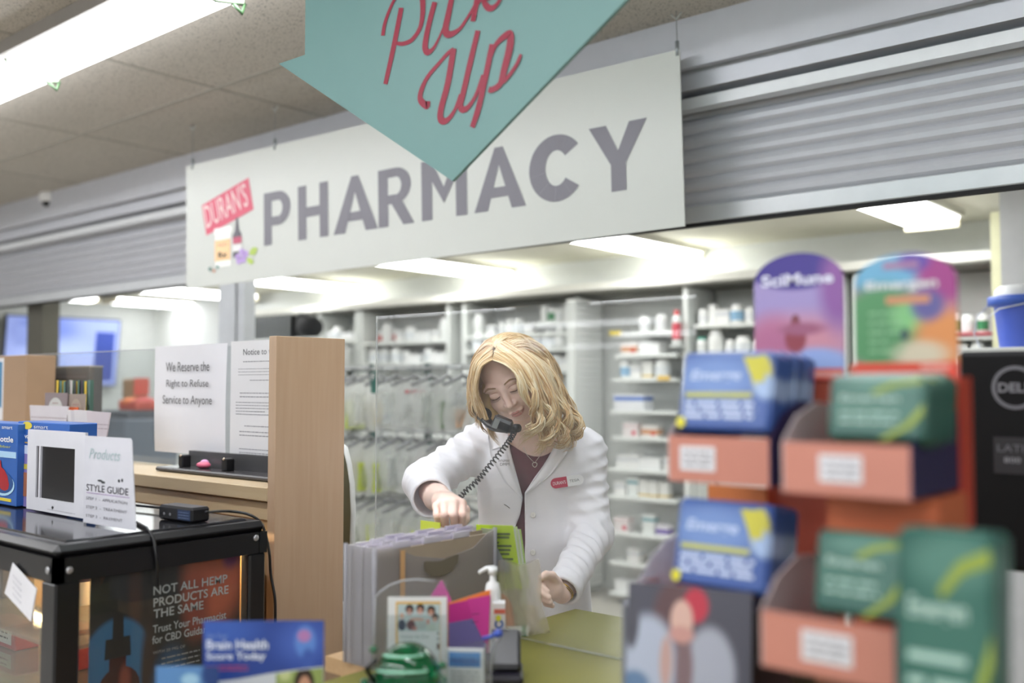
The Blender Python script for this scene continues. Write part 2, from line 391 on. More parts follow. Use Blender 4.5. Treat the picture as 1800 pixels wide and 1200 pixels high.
# ------------------------------------------------------------------ signs
# white hanging pharmacy sign: corners from its four wires
sr = Vector((P(1203, 240, Y=2.85).x, 2.85)); sl = Vector((P(329, 400, Y=2.60).x, 2.60))
sdir = sr - sl; SW = sdir.length; syaw = math.atan2(sdir.y, sdir.x)
zb_l, zb_r = P(330, 508, Y=2.60).z, P(1205, 397, Y=2.85).z
zt_l, zt_r = P(330, 290, Y=2.60).z, P(1199, 88, Y=2.85).z
SH = ((zt_l - zb_l) + (zt_r - zb_r)) / 2
tilt = math.atan2(zb_r - zb_l, SW)
psign = thing('hanging_sign', 'large white pharmacy sign hung by wires in front of the shutter', 'sign', (sl.x, sl.y, zb_l), syaw, ry=-tilt)
Mi = psign.matrix_basis.inverted()
def sgn(px, py):   # where a point seen lies on the face of this sign
    d = ray(px, py); o = Mi @ CAM; dd = Mi.to_3x3() @ d; s = -o.y / dd.y; q = o + dd * s; return (q.x, q.z)
b = MB(); b.box(0, SW, .0005, .006, 0, SH, M('bdc0ba', .35, var=.01)); b.build('panel', psign)
G = M('6e6c74', .45, var=.02)
xb = [sgn(px, 370)[0] for px in (463, 511)]; lz0 = sgn(466, 432)[1]; lz1 = sgn(466, 340)[1]
# letter shapes drawn in unit boxes, each a list of polygons
def ring(cx, cz, rx, rz, tx, tz, a0, a1, n=18):
    out = [(cx + rx * math.cos(a0 + (a1 - a0) * i / n), cz + rz * math.sin(a0 + (a1 - a0) * i / n)) for i in range(n + 1)]
    inn = [(cx + (rx - tx) * math.cos(a0 + (a1 - a0) * i / n), cz + (rz - tz) * math.sin(a0 + (a1 - a0) * i / n)) for i in range(n + 1)]
    return [[out[i], inn[i], inn[i + 1], out[i + 1]][::-1] for i in range(n)]
def R4(x0, z0, x1, z1): return [(x0, z0), (x1, z0), (x1, z1), (x0, z1)]
tk = .26
LET = {
 'P': [R4(0, 0, .30, 1), R4(.3, .83, .55, 1), R4(.3, .36, .55, .53)] + ring(.55, .68, .45, .32, .30, .17, -PI / 2, PI / 2),
 'H': [R4(0, 0, .28, 1), R4(.72, 0, 1, 1), R4(.28, .41, .72, .59)],
 'A': [[(0, 0), (.27, 0), (.57, .93), (.50, 1), (.42, 1)], [(.73, 0), (1, 0), (.58, 1), (.45, 1), (.43, .93)], R4(.22, .2, .78, .36)],
 'R': [R4(0, 0, .28, 1), R4(.28, .84, .5, 1), R4(.28, .38, .5, .54), [(.36, .40), (.70, 0), (1, 0), (.66, .44)]] + ring(.5, .69, .42, .31, .27, .155, -PI / 2, PI / 2),
 'M': [R4(0, 0, .24, 1), R4(.76, 0, 1, 1), [(.0, 1), (.5, .25), (.5, .52), (.24, 1)], [(1, 1), (.76, 1), (.5, .52), (.5, .25)]],
 'C': ring(.5, .5, .5, .5, .30, .235, math.radians(38), math.radians(322), 30),
 'Y': [[(.37, 0), (.63, 0), (.63, .42), (.5, .5), (.37, .42)], [(0, 1), (.37, .40), (.55, .50), (.30, 1)], [(1, 1), (.70, 1), (.46, .52), (.63, .40)]]}
t2 = MB()
for ch, pxa, pxb, ym in (('P', 464, 511, 386), ('H', 524, 577, 372), ('A', 586, 664, 363), ('R', 665, 728, 345), ('M', 741, 821, 335), ('A', 833, 924, 315), ('C', 930, 1028, 287), ('Y', 1036, 1139, 265)):
    xa, xb_ = sgn(pxa, ym)[0], sgn(pxb, ym)[0]; e = .015 if ch == 'C' else 0; hh = lz1 - lz0
    for ip, poly in enumerate(LET[ch]):
        t2.add([(xa + p[0] * (xb_ - xa), -.0008 - .0002 * (ip % 4), lz0 - e * hh + p[1] * hh * (1 + 2 * e)) for p in poly], [tuple(range(len(poly)))], G)
t2.build('lettering', psign)
lg = MB(); red = M('c4405c', .4); pk = M('e2c6c6', .5, var=0)
quadp = [sgn(*p) for p in ((355, 361), (363, 414), (446, 368), (437, 312))]
lg.add([(x, -.0007, z) for x, z in quadp], [(0, 1, 2, 3)], red)
a, bq = sgn(364, 404), sgn(440, 362); rot = math.atan2(bq[1] - a[1], bq[0] - a[0])
lg.text("DURAN'S", a[0], a[1] + .006, -.0015, pk, w=(Vector(bq) - Vector(a)).length * .97, h=.115, rot=rot, bold=.004)
def srect(px0, py0, px1, py1, m, y=-.001):
    x0, z0 = sgn(px0, py1); x1, z1 = sgn(px1, py0); lg.add([(x0, y, z0), (x1, y, z0), (x1, y, z1), (x0, y, z1)], [(0, 1, 2, 3)], m); return x0, z0, x1, z1
srect(379, 400, 405, 470, M('ecebe6', .5)); srect(377, 397, 407, 412, M('f2f2ee', .5), -.0012)
srect(378, 419, 405, 460, M('e8b784', .5), -.0012); srect(380, 422, 403, 457, M('f0c898', .5), -.0014)
x0, z0, x1, z1 = srect(384, 441, 400, 454, M('e9c090', .5), -.0016); lg.text('Rx', x0, z0, -.002, ink, w=x1 - x0, h=z1 - z0, bold=.03)
x0, z0, x1, z1 = srect(384, 426, 400, 434, M('f0c898', .5), -.0016); lg.text('RED', x0, z0, -.002, M('b06a62', .5, var=0), w=x1 - x0, h=z1 - z0)
bx = [(417, 382, 1.5), (417, 392, 2.5), (417, 400, 3), (417, 406, 4), (417, 412, 7.5), (417, 418, 8)]
for (ax, ay, r), (cx, cy, r2) in zip(bx, bx[1:]):
    lg.add([(sgn(ax - r, ay)[0], -.0014, sgn(ax, ay)[1]), (sgn(cx - r2, cy)[0], -.0014, sgn(cx, cy)[1]), (sgn(cx + r2, cy)[0], -.0014, sgn(cx, cy)[1]), (sgn(ax + r, ay)[0], -.0014, sgn(ax, ay)[1])], [(0, 1, 2, 3)], M('57545c', .5))
srect(410, 415, 425, 429, M('b8506a', .5), -.0018); srect(410, 429, 425, 442, M('dedcdc', .5), -.0018); srect(410, 442, 420, 453, M('4c4a50', .5), -.0018)
def leaf(px0, py0, px1, py1, wd, m):
    a, c = Vector(sgn(px0, py0)), Vector(sgn(px1, py1)); d = c - a; n = Vector((-d.y, d.x)).normalized() * wd; pts = [a, a + d * .3 - n * .9, a + d * .65 - n, c, a + d * .65 + n, a + d * .3 + n * .9]
    lg.add([(p.x, -.0022, p.y) for p in pts], [tuple(range(6))], m)
pur = M('b59ad2', .5); grn = M('a9c05a', .5)
for q in ((425, 449, 427, 436, .02), (425, 449, 438, 444, .018), (424, 450, 417, 464, .022), (424, 450, 413, 452, .014), (426, 450, 431, 462, .016)): leaf(*q, pur)
leaf(438, 446, 454, 437, .018, grn); leaf(434, 455, 447, 462, .014, grn); leaf(366, 472, 374, 474, .01, M('5d7d75', .5)); leaf(380, 470, 386, 468, .008, M('4c8076', .5)); leaf(374, 474, 379, 478, .008, M('c08a70', .5))
lg.build('printed_logo', psign)
for px in (338, 483, 1190):
    x = sgn(px, 300 if px < 1000 else 90)[0]; h = MB(); top = (CEIL - (psign.matrix_basis @ Vector((x, 0, SH))).z)
    h.tube([(x, .003, SH - .05), (x, .003, SH + top)], .0016, M('9aa0a2', .4, metal=.6), 5); h.tube([(x, .003, SH - .02), (x, .003, SH + .03)], .007, M('8a9092', .4, metal=.4), 8)
    h.tube([(x - .02, .003, SH + top - .008), (x, .003, SH + top - .03), (x + .02, .003, SH + top - .008)], .003, M('c8ccc8', .4, metal=.6), 5); h.build('hanging_wire', psign)
# teal pick-up arrow sign
YS = 1.45
tip = P(795, 318, Y=YS); lc = P(490, 112, Y=YS); bl = P(536, 92, Y=YS)
hw = tip.x - lc.x; sh_ = lc.z - tip.z; bwd = tip.x - bl.x
asg = thing('arrow_sign', 'teal arrow-shaped sign with red script, hung from the ceiling', 'sign', (tip.x, YS, tip.z))
top = CEIL - .12 - tip.z
b = MB(); out = [(0, 0), (hw, sh_), (bwd, sh_), (bwd, top), (-bwd, top), (-bwd, sh_), (-hw, sh_)]
b.prism(out, .0, .008, M('6c9491', .45, var=.015)); b.build('panel', asg)
b = MB()
for s_ in (-1, 1): b.tube([(s_ * bwd * .7, .004, top - .02), (s_ * bwd * .7, .004, CEIL - tip.z)], .002, M('9aa0a2', .4, metal=.6), 5)
b.build('hanging_wire', asg)
crim = M('8e0e32', .45, var=.01)
def stroke(mb, pts, ws, y=-.0012):
    pts = [(P(px, py, Y=YS).x - tip.x, P(px, py, Y=YS).z - tip.z) for px, py in pts]
    # smooth path through the points
    S = []; Wd = []
    n = len(pts)
    for i in range(n - 1):
        p0, p1, p2, p3 = pts[max(i - 1, 0)], pts[i], pts[i + 1], pts[min(i + 2, n - 1)]
        for k in range(8):
            t = k / 8; S.append(tuple(.5 * ((2 * p1[j]) + (-p0[j] + p2[j]) * t + (2 * p0[j] - 5 * p1[j] + 4 * p2[j] - p3[j]) * t * t + (-p0[j] + 3 * p1[j] - 3 * p2[j] + p3[j]) * t ** 3) for j in (0, 1)))
            Wd.append(ws[i] * (1 - t) + ws[i + 1] * t)
    S.append(pts[-1]); Wd.append(ws[-1]); v = []
    for i, p in enumerate(S):
        a = S[max(i - 1, 0)]; c_ = S[min(i + 1, len(S) - 1)]; d = Vector((c_[0] - a[0], c_[1] - a[1]))
        if d.length < 1e-9: d = Vector((1, 0))
        d.normalize(); k = Wd[i] / FPX * 1.34
        v += [(p[0] - d.y * k, y, p[1] + d.x * k), (p[0] + d.y * k, y, p[1] - d.x * k)]
    mb.add(v, [(2 * i, 2 * i + 1, 2 * i + 3, 2 * i + 2) for i in range(len(S) - 1)], crim)
k5 = lambda l: [(640 + x / 5, y / 5) for x, y in l]
b = MB()
stroke(b, k5([(330, 70), (265, 400), (190, 740)]), [10, 10, 9])
stroke(b, k5([(168, 315), (185, 210), (235, 70), (300, -40), (420, -120), (500, -60), (520, 60), (500, 230), (430, 345), (350, 385), (285, 380)]), [8, 7, 6, 6, 8, 11, 10, 8, 7, 6, 5], -.0014)
stroke(b, k5([(625, 20), (570, 230), (540, 400), (560, 460), (610, 430), (660, 340), (720, 200)]), [10, 10, 11, 9, 6, 4, 4], -.0016)
stroke(b, k5([(1000, -60), (850, -130), (790, -60), (740, 150), (720, 270), (760, 305), (840, 260), (905, 170), (970, 60)]), [8, 8, 9, 11, 12, 9, 6, 5, 5], -.0018)
stroke(b, k5([(1080, -350), (1010, -60), (960, 190)]), [9, 10, 9], -.002)
stroke(b, k5([(1000, 40), (1080, -60), (1150, -110), (1140, -40), (1060, 0), (1085, 60), (1130, 75), (1180, 30), (1230, -60)]), [5, 6, 8, 8, 7, 9, 8, 6, 5], -.0022)
stroke(b, k5([(565, 890), (555, 930), (500, 880), (505, 800), (560, 680), (660, 560), (740, 470), (790, 440)]), [9, 10, 10, 9, 7, 6, 6, 8], -.0014)
stroke(b, k5([(790, 430), (740, 730), (680, 960), (680, 1050), (730, 1060), (800, 970), (850, 830)]), [11, 11, 11, 11, 8, 6, 5], -.0016)
stroke(b, k5([(1005, 270), (940, 540), (880, 800), (850, 930), (880, 965), (930, 930), (990, 830), (1050, 660)]), [9, 10, 10, 10, 9, 7, 6, 6], -.0018)
stroke(b, k5([(1130, 390), (1080, 640), (1010, 950), (955, 1120)]), [9, 10, 10, 9], -.002)
stroke(b, k5([(1110, 520), (1160, 400), (1240, 320), (1290, 310), (1285, 420), (1240, 600), (1200, 740), (1130, 790), (1100, 785)]), [6, 7, 9, 11, 12, 11, 9, 8, 7], -.0022)
stroke(b, k5([(1180, 760), (1260, 690), (1340, 580), (1385, 480)]), [6, 6, 6, 5], -.0024)
b.build('lettering', asg)
# ------------------------------------------------------------------ shelving at the back of the dispensary
SY = 5.55                       # front edge of the shelves
shw = M('e3e6e3', .45, var=.02); slm = M('dcdfdd', .5, var=.02)
def px_at(z, X, Y):
    d = Vector((X, Y, z)) - CAM; k = d.dot(FWD); return 900 + FPX * d.dot(RGT) / k, 600 - FPX * d.dot(UPV) / k
def slat_profile(z0, z1, y, pitch=.076, dp=.011):
    pr = []; z = z0
    while z < z1: pr += [(y, z), (y, z + pitch * .78), (y + dp, z + pitch * .80), (y + dp, z + pitch * .97)]; z += pitch
    return pr
def shelving(name, label, pxa, pxb, shelves, z0=.05, ztop=None, sidea=True, sideb=True, slat=True, yy=SY, shelf_px=None):
    xa, xb = P(pxa, 600, Y=yy).x, P(pxb, 600, Y=yy).x; ztop = ztop or zsoff - .02
    t = thing(name, label, 'shelving', ((xa + xb) / 2, yy, 0))
    b = MB(); b.box(xa, xb, YB - .02, YB - .012, z0, ztop, slm)
    b.extrude_x(slat_profile(z0, ztop - .08, YB - .028), xa, xb, slm)
    b.build('slatted_back', t, True)
    for s_, x in ((sidea, xa), (sideb, xb)):
        if s_:
            b = MB(); b.box(x - .018, x + .018, yy, YB - .03, 0, ztop, shw, .002); b.build('side_panel', t, True)
    zs = []
    for (py, qa, qb) in shelves:
        x0 = P(qa, py, Y=yy).x if qa else xa + .02; x1 = P(qb, py, Y=yy).x if qb else xb - .02
        z = P((qa or pxa) / 2 + (qb or pxb) / 2, py, Y=yy).z
        b = MB(); b.box(x0, x1, yy + .0, YB - .03, z - .022, z, shw, .002); b.build('shelf', t, True); zs.append((z, x0, x1))
    return t, zs
bays = {}
bays['A'] = shelving('shelving_unit', 'white shelving unit just beyond the top corner of the wooden panel', 560, 626, [(600, None, None), (645, None, None)])
bays['B'] = shelving('shelving_unit', 'white shelving unit over the hanging bags, with rows of big white bottles', 634, 787, [(600, None, None), (638, None, None), (762, None, None), (865, None, None)])
bays['C'] = shelving('shelving_unit', 'white shelving unit behind the top of the blonde hair', 815, 1003, [(588, None, None), (566, 938, None), (614, None, None), (650, None, None), (700, None, None)], sideb=False)
bays['E'] = shelving('shelving_unit', 'tall shelving unit of small cartons beside the person in the white coat', 1059, 1205,
                     [(583, 1093, 1183), (622, 1080, 1190), (665, 1075, 1188), (722, 1072, 1188), (769, 1075, 1184), (826, 1068, 1186), (875, 1068, 1188), (940, 1068, 1190), (995, 1070, None), (1050, 1070, None)], sidea=False)
bays['F'] = shelving('shelving_unit', 'shelving unit with mixed bottles beside the purple arched display card', 1214, 1478, [(565, None, None), (623, None, None), (690, None, None)], sidea=False)
bays['G'] = shelving('shelving_unit', 'shelving unit with a red shelf above the black monitor', 1506, 1752, [(592, None, None), (636, None, None)])
redsh = MB(); z_, xa_, xb_ = bays['G'][1][0]; redsh.box(P(1655, 592, Y=SY).x, P(1744, 592, Y=SY).x, SY - .012, SY + .30, z_ + .001, z_ + .012, M('b83a48', .5)); tag(redsh.build('shelf_mat'), 'red mat lying on the shelf over the black monitor', 'mat')
# slatted end panels, seen from the side
def end_panel(label, pxa, pxb, ztop, x=None):
    X = P(pxb, 600, Y=YB - .03).x; ya = P(pxa, 600, X=X).y
    t = thing('slatted_panel', label, 'panel', (X, (ya + YB) / 2, 0))
    b = MB(Matrix.Translation((X, 0, 0)) @ Matrix.Rotation(PI / 2, 4, 'Z'))
    b.extrude_x(slat_profile(.05, ztop, -.03, .045, .014), ya, YB - .05, M('eef0ee', .45, var=.01)); b.T = Matrix(); b.box(X - .03, X - .001, ya, YB - .03, 0, ztop, slm); b.build('slats', t, True)
    b = MB(); b.box(X - .035, X + .035, ya - .03, ya, 0, ztop, shw, .003); b.build('edge_strip', t, True); return t
end_panel('narrow white slatted end panel rising behind the blonde hair', 1007, 1056, zsoff - .05)
end_panel('narrow white slatted end panel between the two arched display cards', 1480, 1501, zsoff - .03)
end_panel('slim white slatted end panel above the hanging bags', 793, 806, zsoff - .03)
# grey return wall and post at the far right of the dispensary
b = MB(); b.box(P(1760, 500, Y=4.9).x, X1, 4.9, YB, 0, CEIL2, M('c6c8ca', .6)); struct(b.build('wall_return'))
b = MB(); xx = P(1754, 480, Y=5.2).x; b.box(xx - .03, xx + .03, 5.2, 5.26, 0, P(1754, 372, Y=5.2).z, M('d9d8b4', .5)); struct(b.build('trim_6'))
# ---- stock: prototypes far below the counter are moved to their first place
def bottle_proto(nm, label, body, cap, lab, r=.04, h=.12, cat='bottle', neck=.72, caph=.028):
    t = thing(nm, label, cat)
    b = MB(); b.lathe([(r * .92, 0), (r, .004), (r, h * .74), (r * .96, h * .80), (r * neck, h * .88), (r * neck, h - caph)], body, 14); b.build('body', t)
    b = MB(); b.lathe([(r * neck + .003, h - caph), (r * neck + .003, h - .003), (r * neck, h)], cap, 14); b.build('cap', t)
    if lab is not None:
        b = MB(); b.lathe([(r + .0006, h * .16), (r + .0006, h * .64)], lab, 14, caps=False); b.build('printed_label', t)
    t['h'] = h; t['w'] = 2 * r; return t
def carton_proto(nm, label, base, stripe, w=.10, h=.08, d=.07, band=(.55, .8), cat='box', spot=None):
    t = thing(nm, label, cat)
    b = MB(); b.box(-w / 2, w / 2, -d / 2, d / 2, 0, h, base, .0015); b.build('carton', t)
    if stripe is not None:
        s = MB(); s.box(-w / 2 - .0004, w / 2 + .0004, -d / 2 - .0005, d / 2, h * band[0], h * band[1], stripe)
        if spot is not None: s.box(w * .1, w * .38, -d / 2 - .0006, -d / 2, h * .15, h * .45, spot)
        s.build('printed_band', t)
    t['h'] = h; t['w'] = w; return t
wb = M('eef0ee', .35, var=.01); wc = M('f6f7f6', .3, var=0); gl = M('c9ccd0', .5)
protos = {}
def reg(k, t): protos[k] = [t, False]
reg('jar', bottle_proto('medicine_bottle', 'white medicine bottle', wb, wc, M('e2e4e6', .5), .035, .10))
reg('big', bottle_proto('medicine_bottle', 'large white medicine bottle', wb, wc, None, .05, .17))
reg('wide', bottle_proto('medicine_bottle', 'wide white medicine bottle', wb, wc, M('dde2e6', .5), .052, .125))
reg('orange', bottle_proto('medicine_bottle', 'large white bottle with an orange label', wb, wc, M('e0803c', .5), .055, .185))
reg('green', bottle_proto('medicine_bottle', 'small white bottle with a green label', wb, wc, M('3c8a5a', .5), .03, .11))
reg('teal', bottle_proto('medicine_bottle', 'white bottle with a teal cap', wb, M('3a9a86', .4), M('d8dcda', .5), .035, .12))
reg('blue', bottle_proto('medicine_bottle', 'white bottle with a pale blue label', wb, wc, M('8fb8d8', .5), .042, .12))
reg('dark', bottle_proto('medicine_bottle', 'white bottle with a dark neck band', wb, wc, M('dcdce6', .5), .045, .12, neck=.85))
reg('redc', bottle_proto('medicine_bottle', 'white bottle with a red label', wb, wc, M('c24a4a', .5), .03, .10))
reg('squeeze', bottle_proto('squeeze_bottle', 'tall white squeeze bottle with red and blue print and a red cap', wb, M('d8303c', .4), M('d8485a', .5), .028, .22, neck=.5, caph=.03))
reg('box', carton_proto('carton', 'plain white carton', M('e6e6e4', .5), M('cfd2d6', .5), .09, .09))
reg('bluebox', carton_proto('carton', 'long white carton with a blue band', M('e2e4e8', .5), M('5a7cc4', .5), .19, .085, .10, (.62, .88)))
reg('orabox', carton_proto('carton', 'white carton with an orange band', M('e4dfda', .5), M('d69a70', .5), .13, .085, .08, (.25, .62), spot=M('cc4a3c', .5)))
reg('redbox', carton_proto('carton', 'white carton with a red square', M('e4dcdc', .5), M('dfc8ca', .5), .11, .09, .08, (.75, .88), spot=M('cc2f4a', .5)))
reg('tealbox', carton_proto('carton', 'tall white carton with a teal band', M('e4e8e6', .5), M('4f9aa8', .5), .085, .125, .06, (.68, .82)))
reg('purbox', carton_proto('carton', 'low white carton with a purple band', M('e2dfe6', .5), M('7a64b4', .5), .10, .075, .08, (.2, .6)))
reg('yelbox', carton_proto('carton', 'white carton with thin yellow edges', M('e6e6e2', .5), M('d8b85a', .5), .07, .11, .06, (.08, .2)))
reg('tall', carton_proto('carton', 'tall plain white carton', M('e9eae8', .5), None, .05, .13, .05))
reg('bag', carton_proto('carton', 'soft white bundle of packets', M('eceded', .6), None, .16, .075, .10))
def put(k, x, y, z, label, group=None, sc_=1., rz=0.):
    t, used = protos[k]
    if not used:
        protos[k][1] = True; t.location = (x, y, z); t.rotation_euler = (0, 0, rz); t.scale = (sc_,) * 3
        t['label'] = label
        if group: t['group'] = group
        return t
    return dup(t, (x, y, z), rz, sc_, label, group)
DESC = {k: v[0]['label'] for k, v in protos.items()}
def stock(bay, shelf, seq, place, group, pa=None, pb=None, seed=1, yoff=.07, sc_=1.):
    """line a shelf with items; labels count from the wooden-panel side"""
    z, x0, x1 = bays[bay][1][shelf]; r = random.Random(seed); py = px_at(z, (x0 + x1) / 2, SY)[1]
    xa = P(pa, py, Y=SY).x if pa else x0 + .03; xb = P(pb, py, Y=SY).x if pb else x1 - .02
    x = xa; i = 0; n = 0
    while True:
        k = seq[i % len(seq)]; i += 1
        if k == '_': x += .05; continue
        if k == '.' : break
        wd = protos[k][0]['w'] * sc_
        if x + wd > xb: break
        put(k, x + wd / 2, SY + yoff + r.uniform(-.01, .02), z + .001, '%s, %s on the %s' % (DESC[k], ORD[n], place), group, sc_ * r.uniform(.93, 1.05), 0)
        x += wd * 1.03 + r.uniform(.0, .012); n += 1
stock('A', 0, ['box', 'wide', 'bag'], 'shelf past the wooden panel', 'stock past the wooden panel', seed=2)
stock('A', 1, ['big', 'box', 'tall'], 'lower shelf past the wooden panel', 'stock on the lower shelf past the wooden panel', seed=3)
stock('B', 0, ['_', 'redc', 'big', 'redc', 'box', 'wide', 'bag', 'box', 'big', 'big', 'big', 'orange'], 'upper shelf over the bags', 'bottles on the upper shelf over the bags', pa=648, seed=4)
stock('B', 1, ['wide', 'wide', '_', 'wide', 'jar', 'bag', 'wide', 'bag', 'box', 'wide', 'jar'], 'lower shelf over the bags', 'bottles on the lower shelf over the bags', pa=640, seed=5)
stock('C', 0, ['big', '_', 'box', 'jar', 'tall', 'wide', 'box', 'big', 'jar', 'tall'], 'shelf above the blonde hair', 'stock over the blonde hair', pa=822, pb=940, seed=6)
stock('C', 1, ['tall', 'green', 'jar', 'tall', 'teal', 'redc'], 'short high shelf', 'stock on the short high shelf', seed=7)
stock('C', 2, ['wide', 'big', 'jar', 'wide', 'bag', 'wide', 'wide', 'big', 'jar', 'wide'], 'second shelf behind the hair', 'stock behind the blonde hair', seed=8)
stock('C', 3, ['box', 'wide', 'bag', 'jar', 'box', 'bluebox', 'jar', 'box'], 'third shelf behind the hair', 'stock on the third shelf behind the hair', seed=9)
stock('E', 0, ['_', 'jar', '_', 'jar', 'jar', 'box'], 'bare top shelf', 'jars on the bare top shelf', pa=1103, seed=10, sc_=1.1)
stock('E', 1, ['orabox', 'bag', 'bag', 'tall', 'box'], 'shelf below the bare one', 'cartons on the second narrow shelf', seed=11)
stock('E', 2, ['blue', 'box', 'yelbox', 'wide', 'wide', 'box', 'orabox'], 'third narrow shelf', 'stock on the third narrow shelf', seed=12)
stock('E', 3, ['bluebox', 'bluebox', 'box'], 'fourth narrow shelf', 'blue-banded cartons', seed=13, sc_=1.22)
stock('E', 4, ['_', 'redbox', 'orabox', 'orabox', 'box'], 'fifth narrow shelf', 'cartons level with the phone', seed=14)
stock('E', 5, ['box', 'box', 'bag', 'box', 'yelbox', 'box'], 'sixth narrow shelf', 'cartons beside the coat shoulder', seed=15)
stock('E', 6, ['box', 'tealbox', 'yelbox', 'yelbox', 'yelbox', 'redbox'], 'seventh narrow shelf', 'cartons level with the name tag', seed=16)
stock('E', 7, ['redbox', '_', '_', 'tealbox', 'purbox', 'box'], 'eighth narrow shelf', 'cartons beside the coat elbow', seed=17)
stock('E', 8, ['_', '_', 'box', '_', '_', '_', 'tealbox'], 'ninth narrow shelf', 'cartons on the ninth narrow shelf', seed=18)
stock('E', 9, ['bag', 'redbox', 'bag'], 'lowest narrow shelf', 'cartons on the lowest visible shelf', seed=19)
stock('F', 0, ['jar', 'tall', 'box', 'blue', 'jar', 'green', 'orange', 'big', 'jar', 'wide', 'box', 'big', 'blue', 'jar', 'wide', 'big'], 'upper shelf by the purple card', 'bottles on the upper shelf by the arched card', pa=1217, seed=20)
stock('F', 1, ['teal', 'big', 'jar', 'wide', 'jar', 'wide', 'box', 'jar', 'big', 'box', 'jar', 'wide', 'jar', 'box', 'wide'], 'lower shelf by the purple card', 'bottles on the lower shelf by the arched card', pa=1217, seed=21)
stock('F', 2, ['box', 'bluebox', 'wide', 'box', 'box', 'bag', 'box', 'wide', 'box'], 'shelf behind the blue boxes', 'stock behind the blue sachet boxes', seed=22)
stock('G', 0, ['green', 'jar', 'green', 'dark', '_', 'dark', '.'], 'red-matted shelf', 'bottles on the red mat', pa=1658, pb=1750, seed=23)
for o_ in list(C.objects):
    if o_.get('group') == 'bottles on the red mat': o_.location.z += .013
stock('G', 1, ['box', 'wide', 'box', 'jar', '_', 'box', 'jar', 'wide', '_', '_', 'box', 'bag'], 'shelf below the red mat', 'stock below the red mat', seed=24)
xx = P(1190, 600, Y=SY - .04).x
put('squeeze', xx, SY - .04, P(1190, 606, Y=SY - .04).z, 'tall white squeeze bottle with red and blue print and a red cap', None, 1.0)
bk = MB(); bk.box(xx - .04, xx + .04, SY - .08, SY - .005, P(1190, 607, Y=SY - .04).z - .01, P(1190, 607, Y=SY - .04).z - .002, shw); tag(bk.build('bracket_shelf'), 'tiny white shelf bracket under the tall squeeze bottle', 'bracket')
# price tags stuck on shelf edges
for (px, py, col, lab) in ((1081, 586, 'e0c838', 'yellow sticker on the edge of the bare top shelf'), (1166, 665, 'e6c060', 'yellow sticker on the third narrow shelf edge')):
    q = P(px, py, Y=SY - .008); b = MB(); b.box(q.x - .045, q.x + .045, SY - .010, SY - .002, q.z - .012, q.z + .018, M(col, .5)); tag(b.build('shelf_sticker'), lab, 'sticker')
# blue bucket
q = P(1800, 612, Y=4.2); t = thing('bucket', 'blue bucket with a white lid beside the grey wall', 'bucket', (q.x, q.y, q.z))
b = MB(); b.lathe([(.085, 0), (.105, .17), (.105, .172)], M('4a64c8', .4), 24); b.build('pail', t)
b = MB(); b.lathe([(.106, .165), (.125, .168), (.125, .20), (.108, .203)], M('4468c8', .4), 24); b.build('rim', t)
b = MB(); b.lathe([(.104, .19), (.10, .225), (.08, .243), (.0, .246)], M('e8ebee', .4), 24); b.build('lid', t)
b = MB(); b.tube([(-.118, 0, .18), (-.16, -.03, .13), (-.17, -.04, .06), (-.15, -.03, -.0), (-.13, -.02, -.03)], .003, M('d8dce0', .4), 5); b.tube([(.12, -.04, .16), (.03, -.12, .165), (-.06, -.105, .15), (-.12, -.04, .12)], .003, M('d8dce0', .4), 5); b.build('bail', t)
b = MB(); b.box(q.x - .2, q.x + .5, q.y - .2, q.y + .2, q.z - .04, q.z - .001, shw, .003); b.box(q.x - .15, q.x + .45, q.y - .15, q.y + .15, 0, q.z - .04, M('c8cacc', .5)); tag(b.build('cabinet'), 'pale cabinet carrying the blue bucket', 'cabinet')
# ------------------------------------------------------------------ garment-style rails of hanging prescription bags
bagm = clear('fcfcfc', .40, 'fafcfa', 1.2, .2, 'bag_plastic'); bagm2 = clear('fafafa', .52, 'f6f8f6', 1.2, .25, 'bag_plastic_b')
hg = M('8c8e90', .4, var=.03)
YR = 3.55
def bag_proto(seed, cont, label):
    r = random.Random(seed); t = thing('hanging_bag', label, 'bag')
    b = MB(); hk = [(0, .012, -.006), (0, .014, .006), (0, .004, .015), (0, -.008, .010), (0, -.006, -.004), (0, 0, -.02), (0, 0, -.04)]
    b.tube([(p[0], p[1], p[2]) for p in hk], .0035, hg, 5)
    b.tube([(0, -.135, -.085), (0, -.06, -.06), (0, 0, -.036), (0, .06, -.06), (0, .135, -.085)], [.008, .010, .011, .010, .008], hg, 6); b.build('hanger', t)
    n = 9; m = 12; vs = []; fs = []; hh = r.uniform(.24, .28)
    for side in (-1, 1):
        for i in range(m + 1):
            for j in range(n + 1):
                u = j / n - .5; v = i / m
                prof = .5 + .5 * min(1, v * 4)
                puff = .026 * math.sin(PI * (u + .5)) ** .6 * (math.sin(PI * min(v * .8 + .12, 1)) ** .7)
                puff *= 1 + .5 * math.sin(u * 17 + seed * 3 + v * 6)
                vs.append((side * max(puff, .001) + .006 * math.sin(v * 9 + seed), u * .25 * prof + .01 * math.sin(v * 5 + seed * 2), -.062 - v * hh - .012 * abs(u) * (1 if v < .2 else 0)))
    K = (m + 1) * (n + 1)
    for s_ in (0, 1):
        for i in range(m):
            for j in range(n):
                a = s_ * K + i * (n + 1) + j; f = (a, a + 1, a + n + 2, a + n + 1); fs.append(f if s_ == 0 else f[::-1])
    b = MB(); b.add(vs, fs, bagm if seed % 2 else bagm2, True); b.build('bag', t)
    z0 = -.062 - hh + .02
    for (c, y0, y1, za, zb_) in cont:
        k = MB(); k.box(.006, .018, y0 - .01, y1 + .01, z0 + za, z0 + zb_, M(c, .5), .002); k.build('contents', t)
    return t
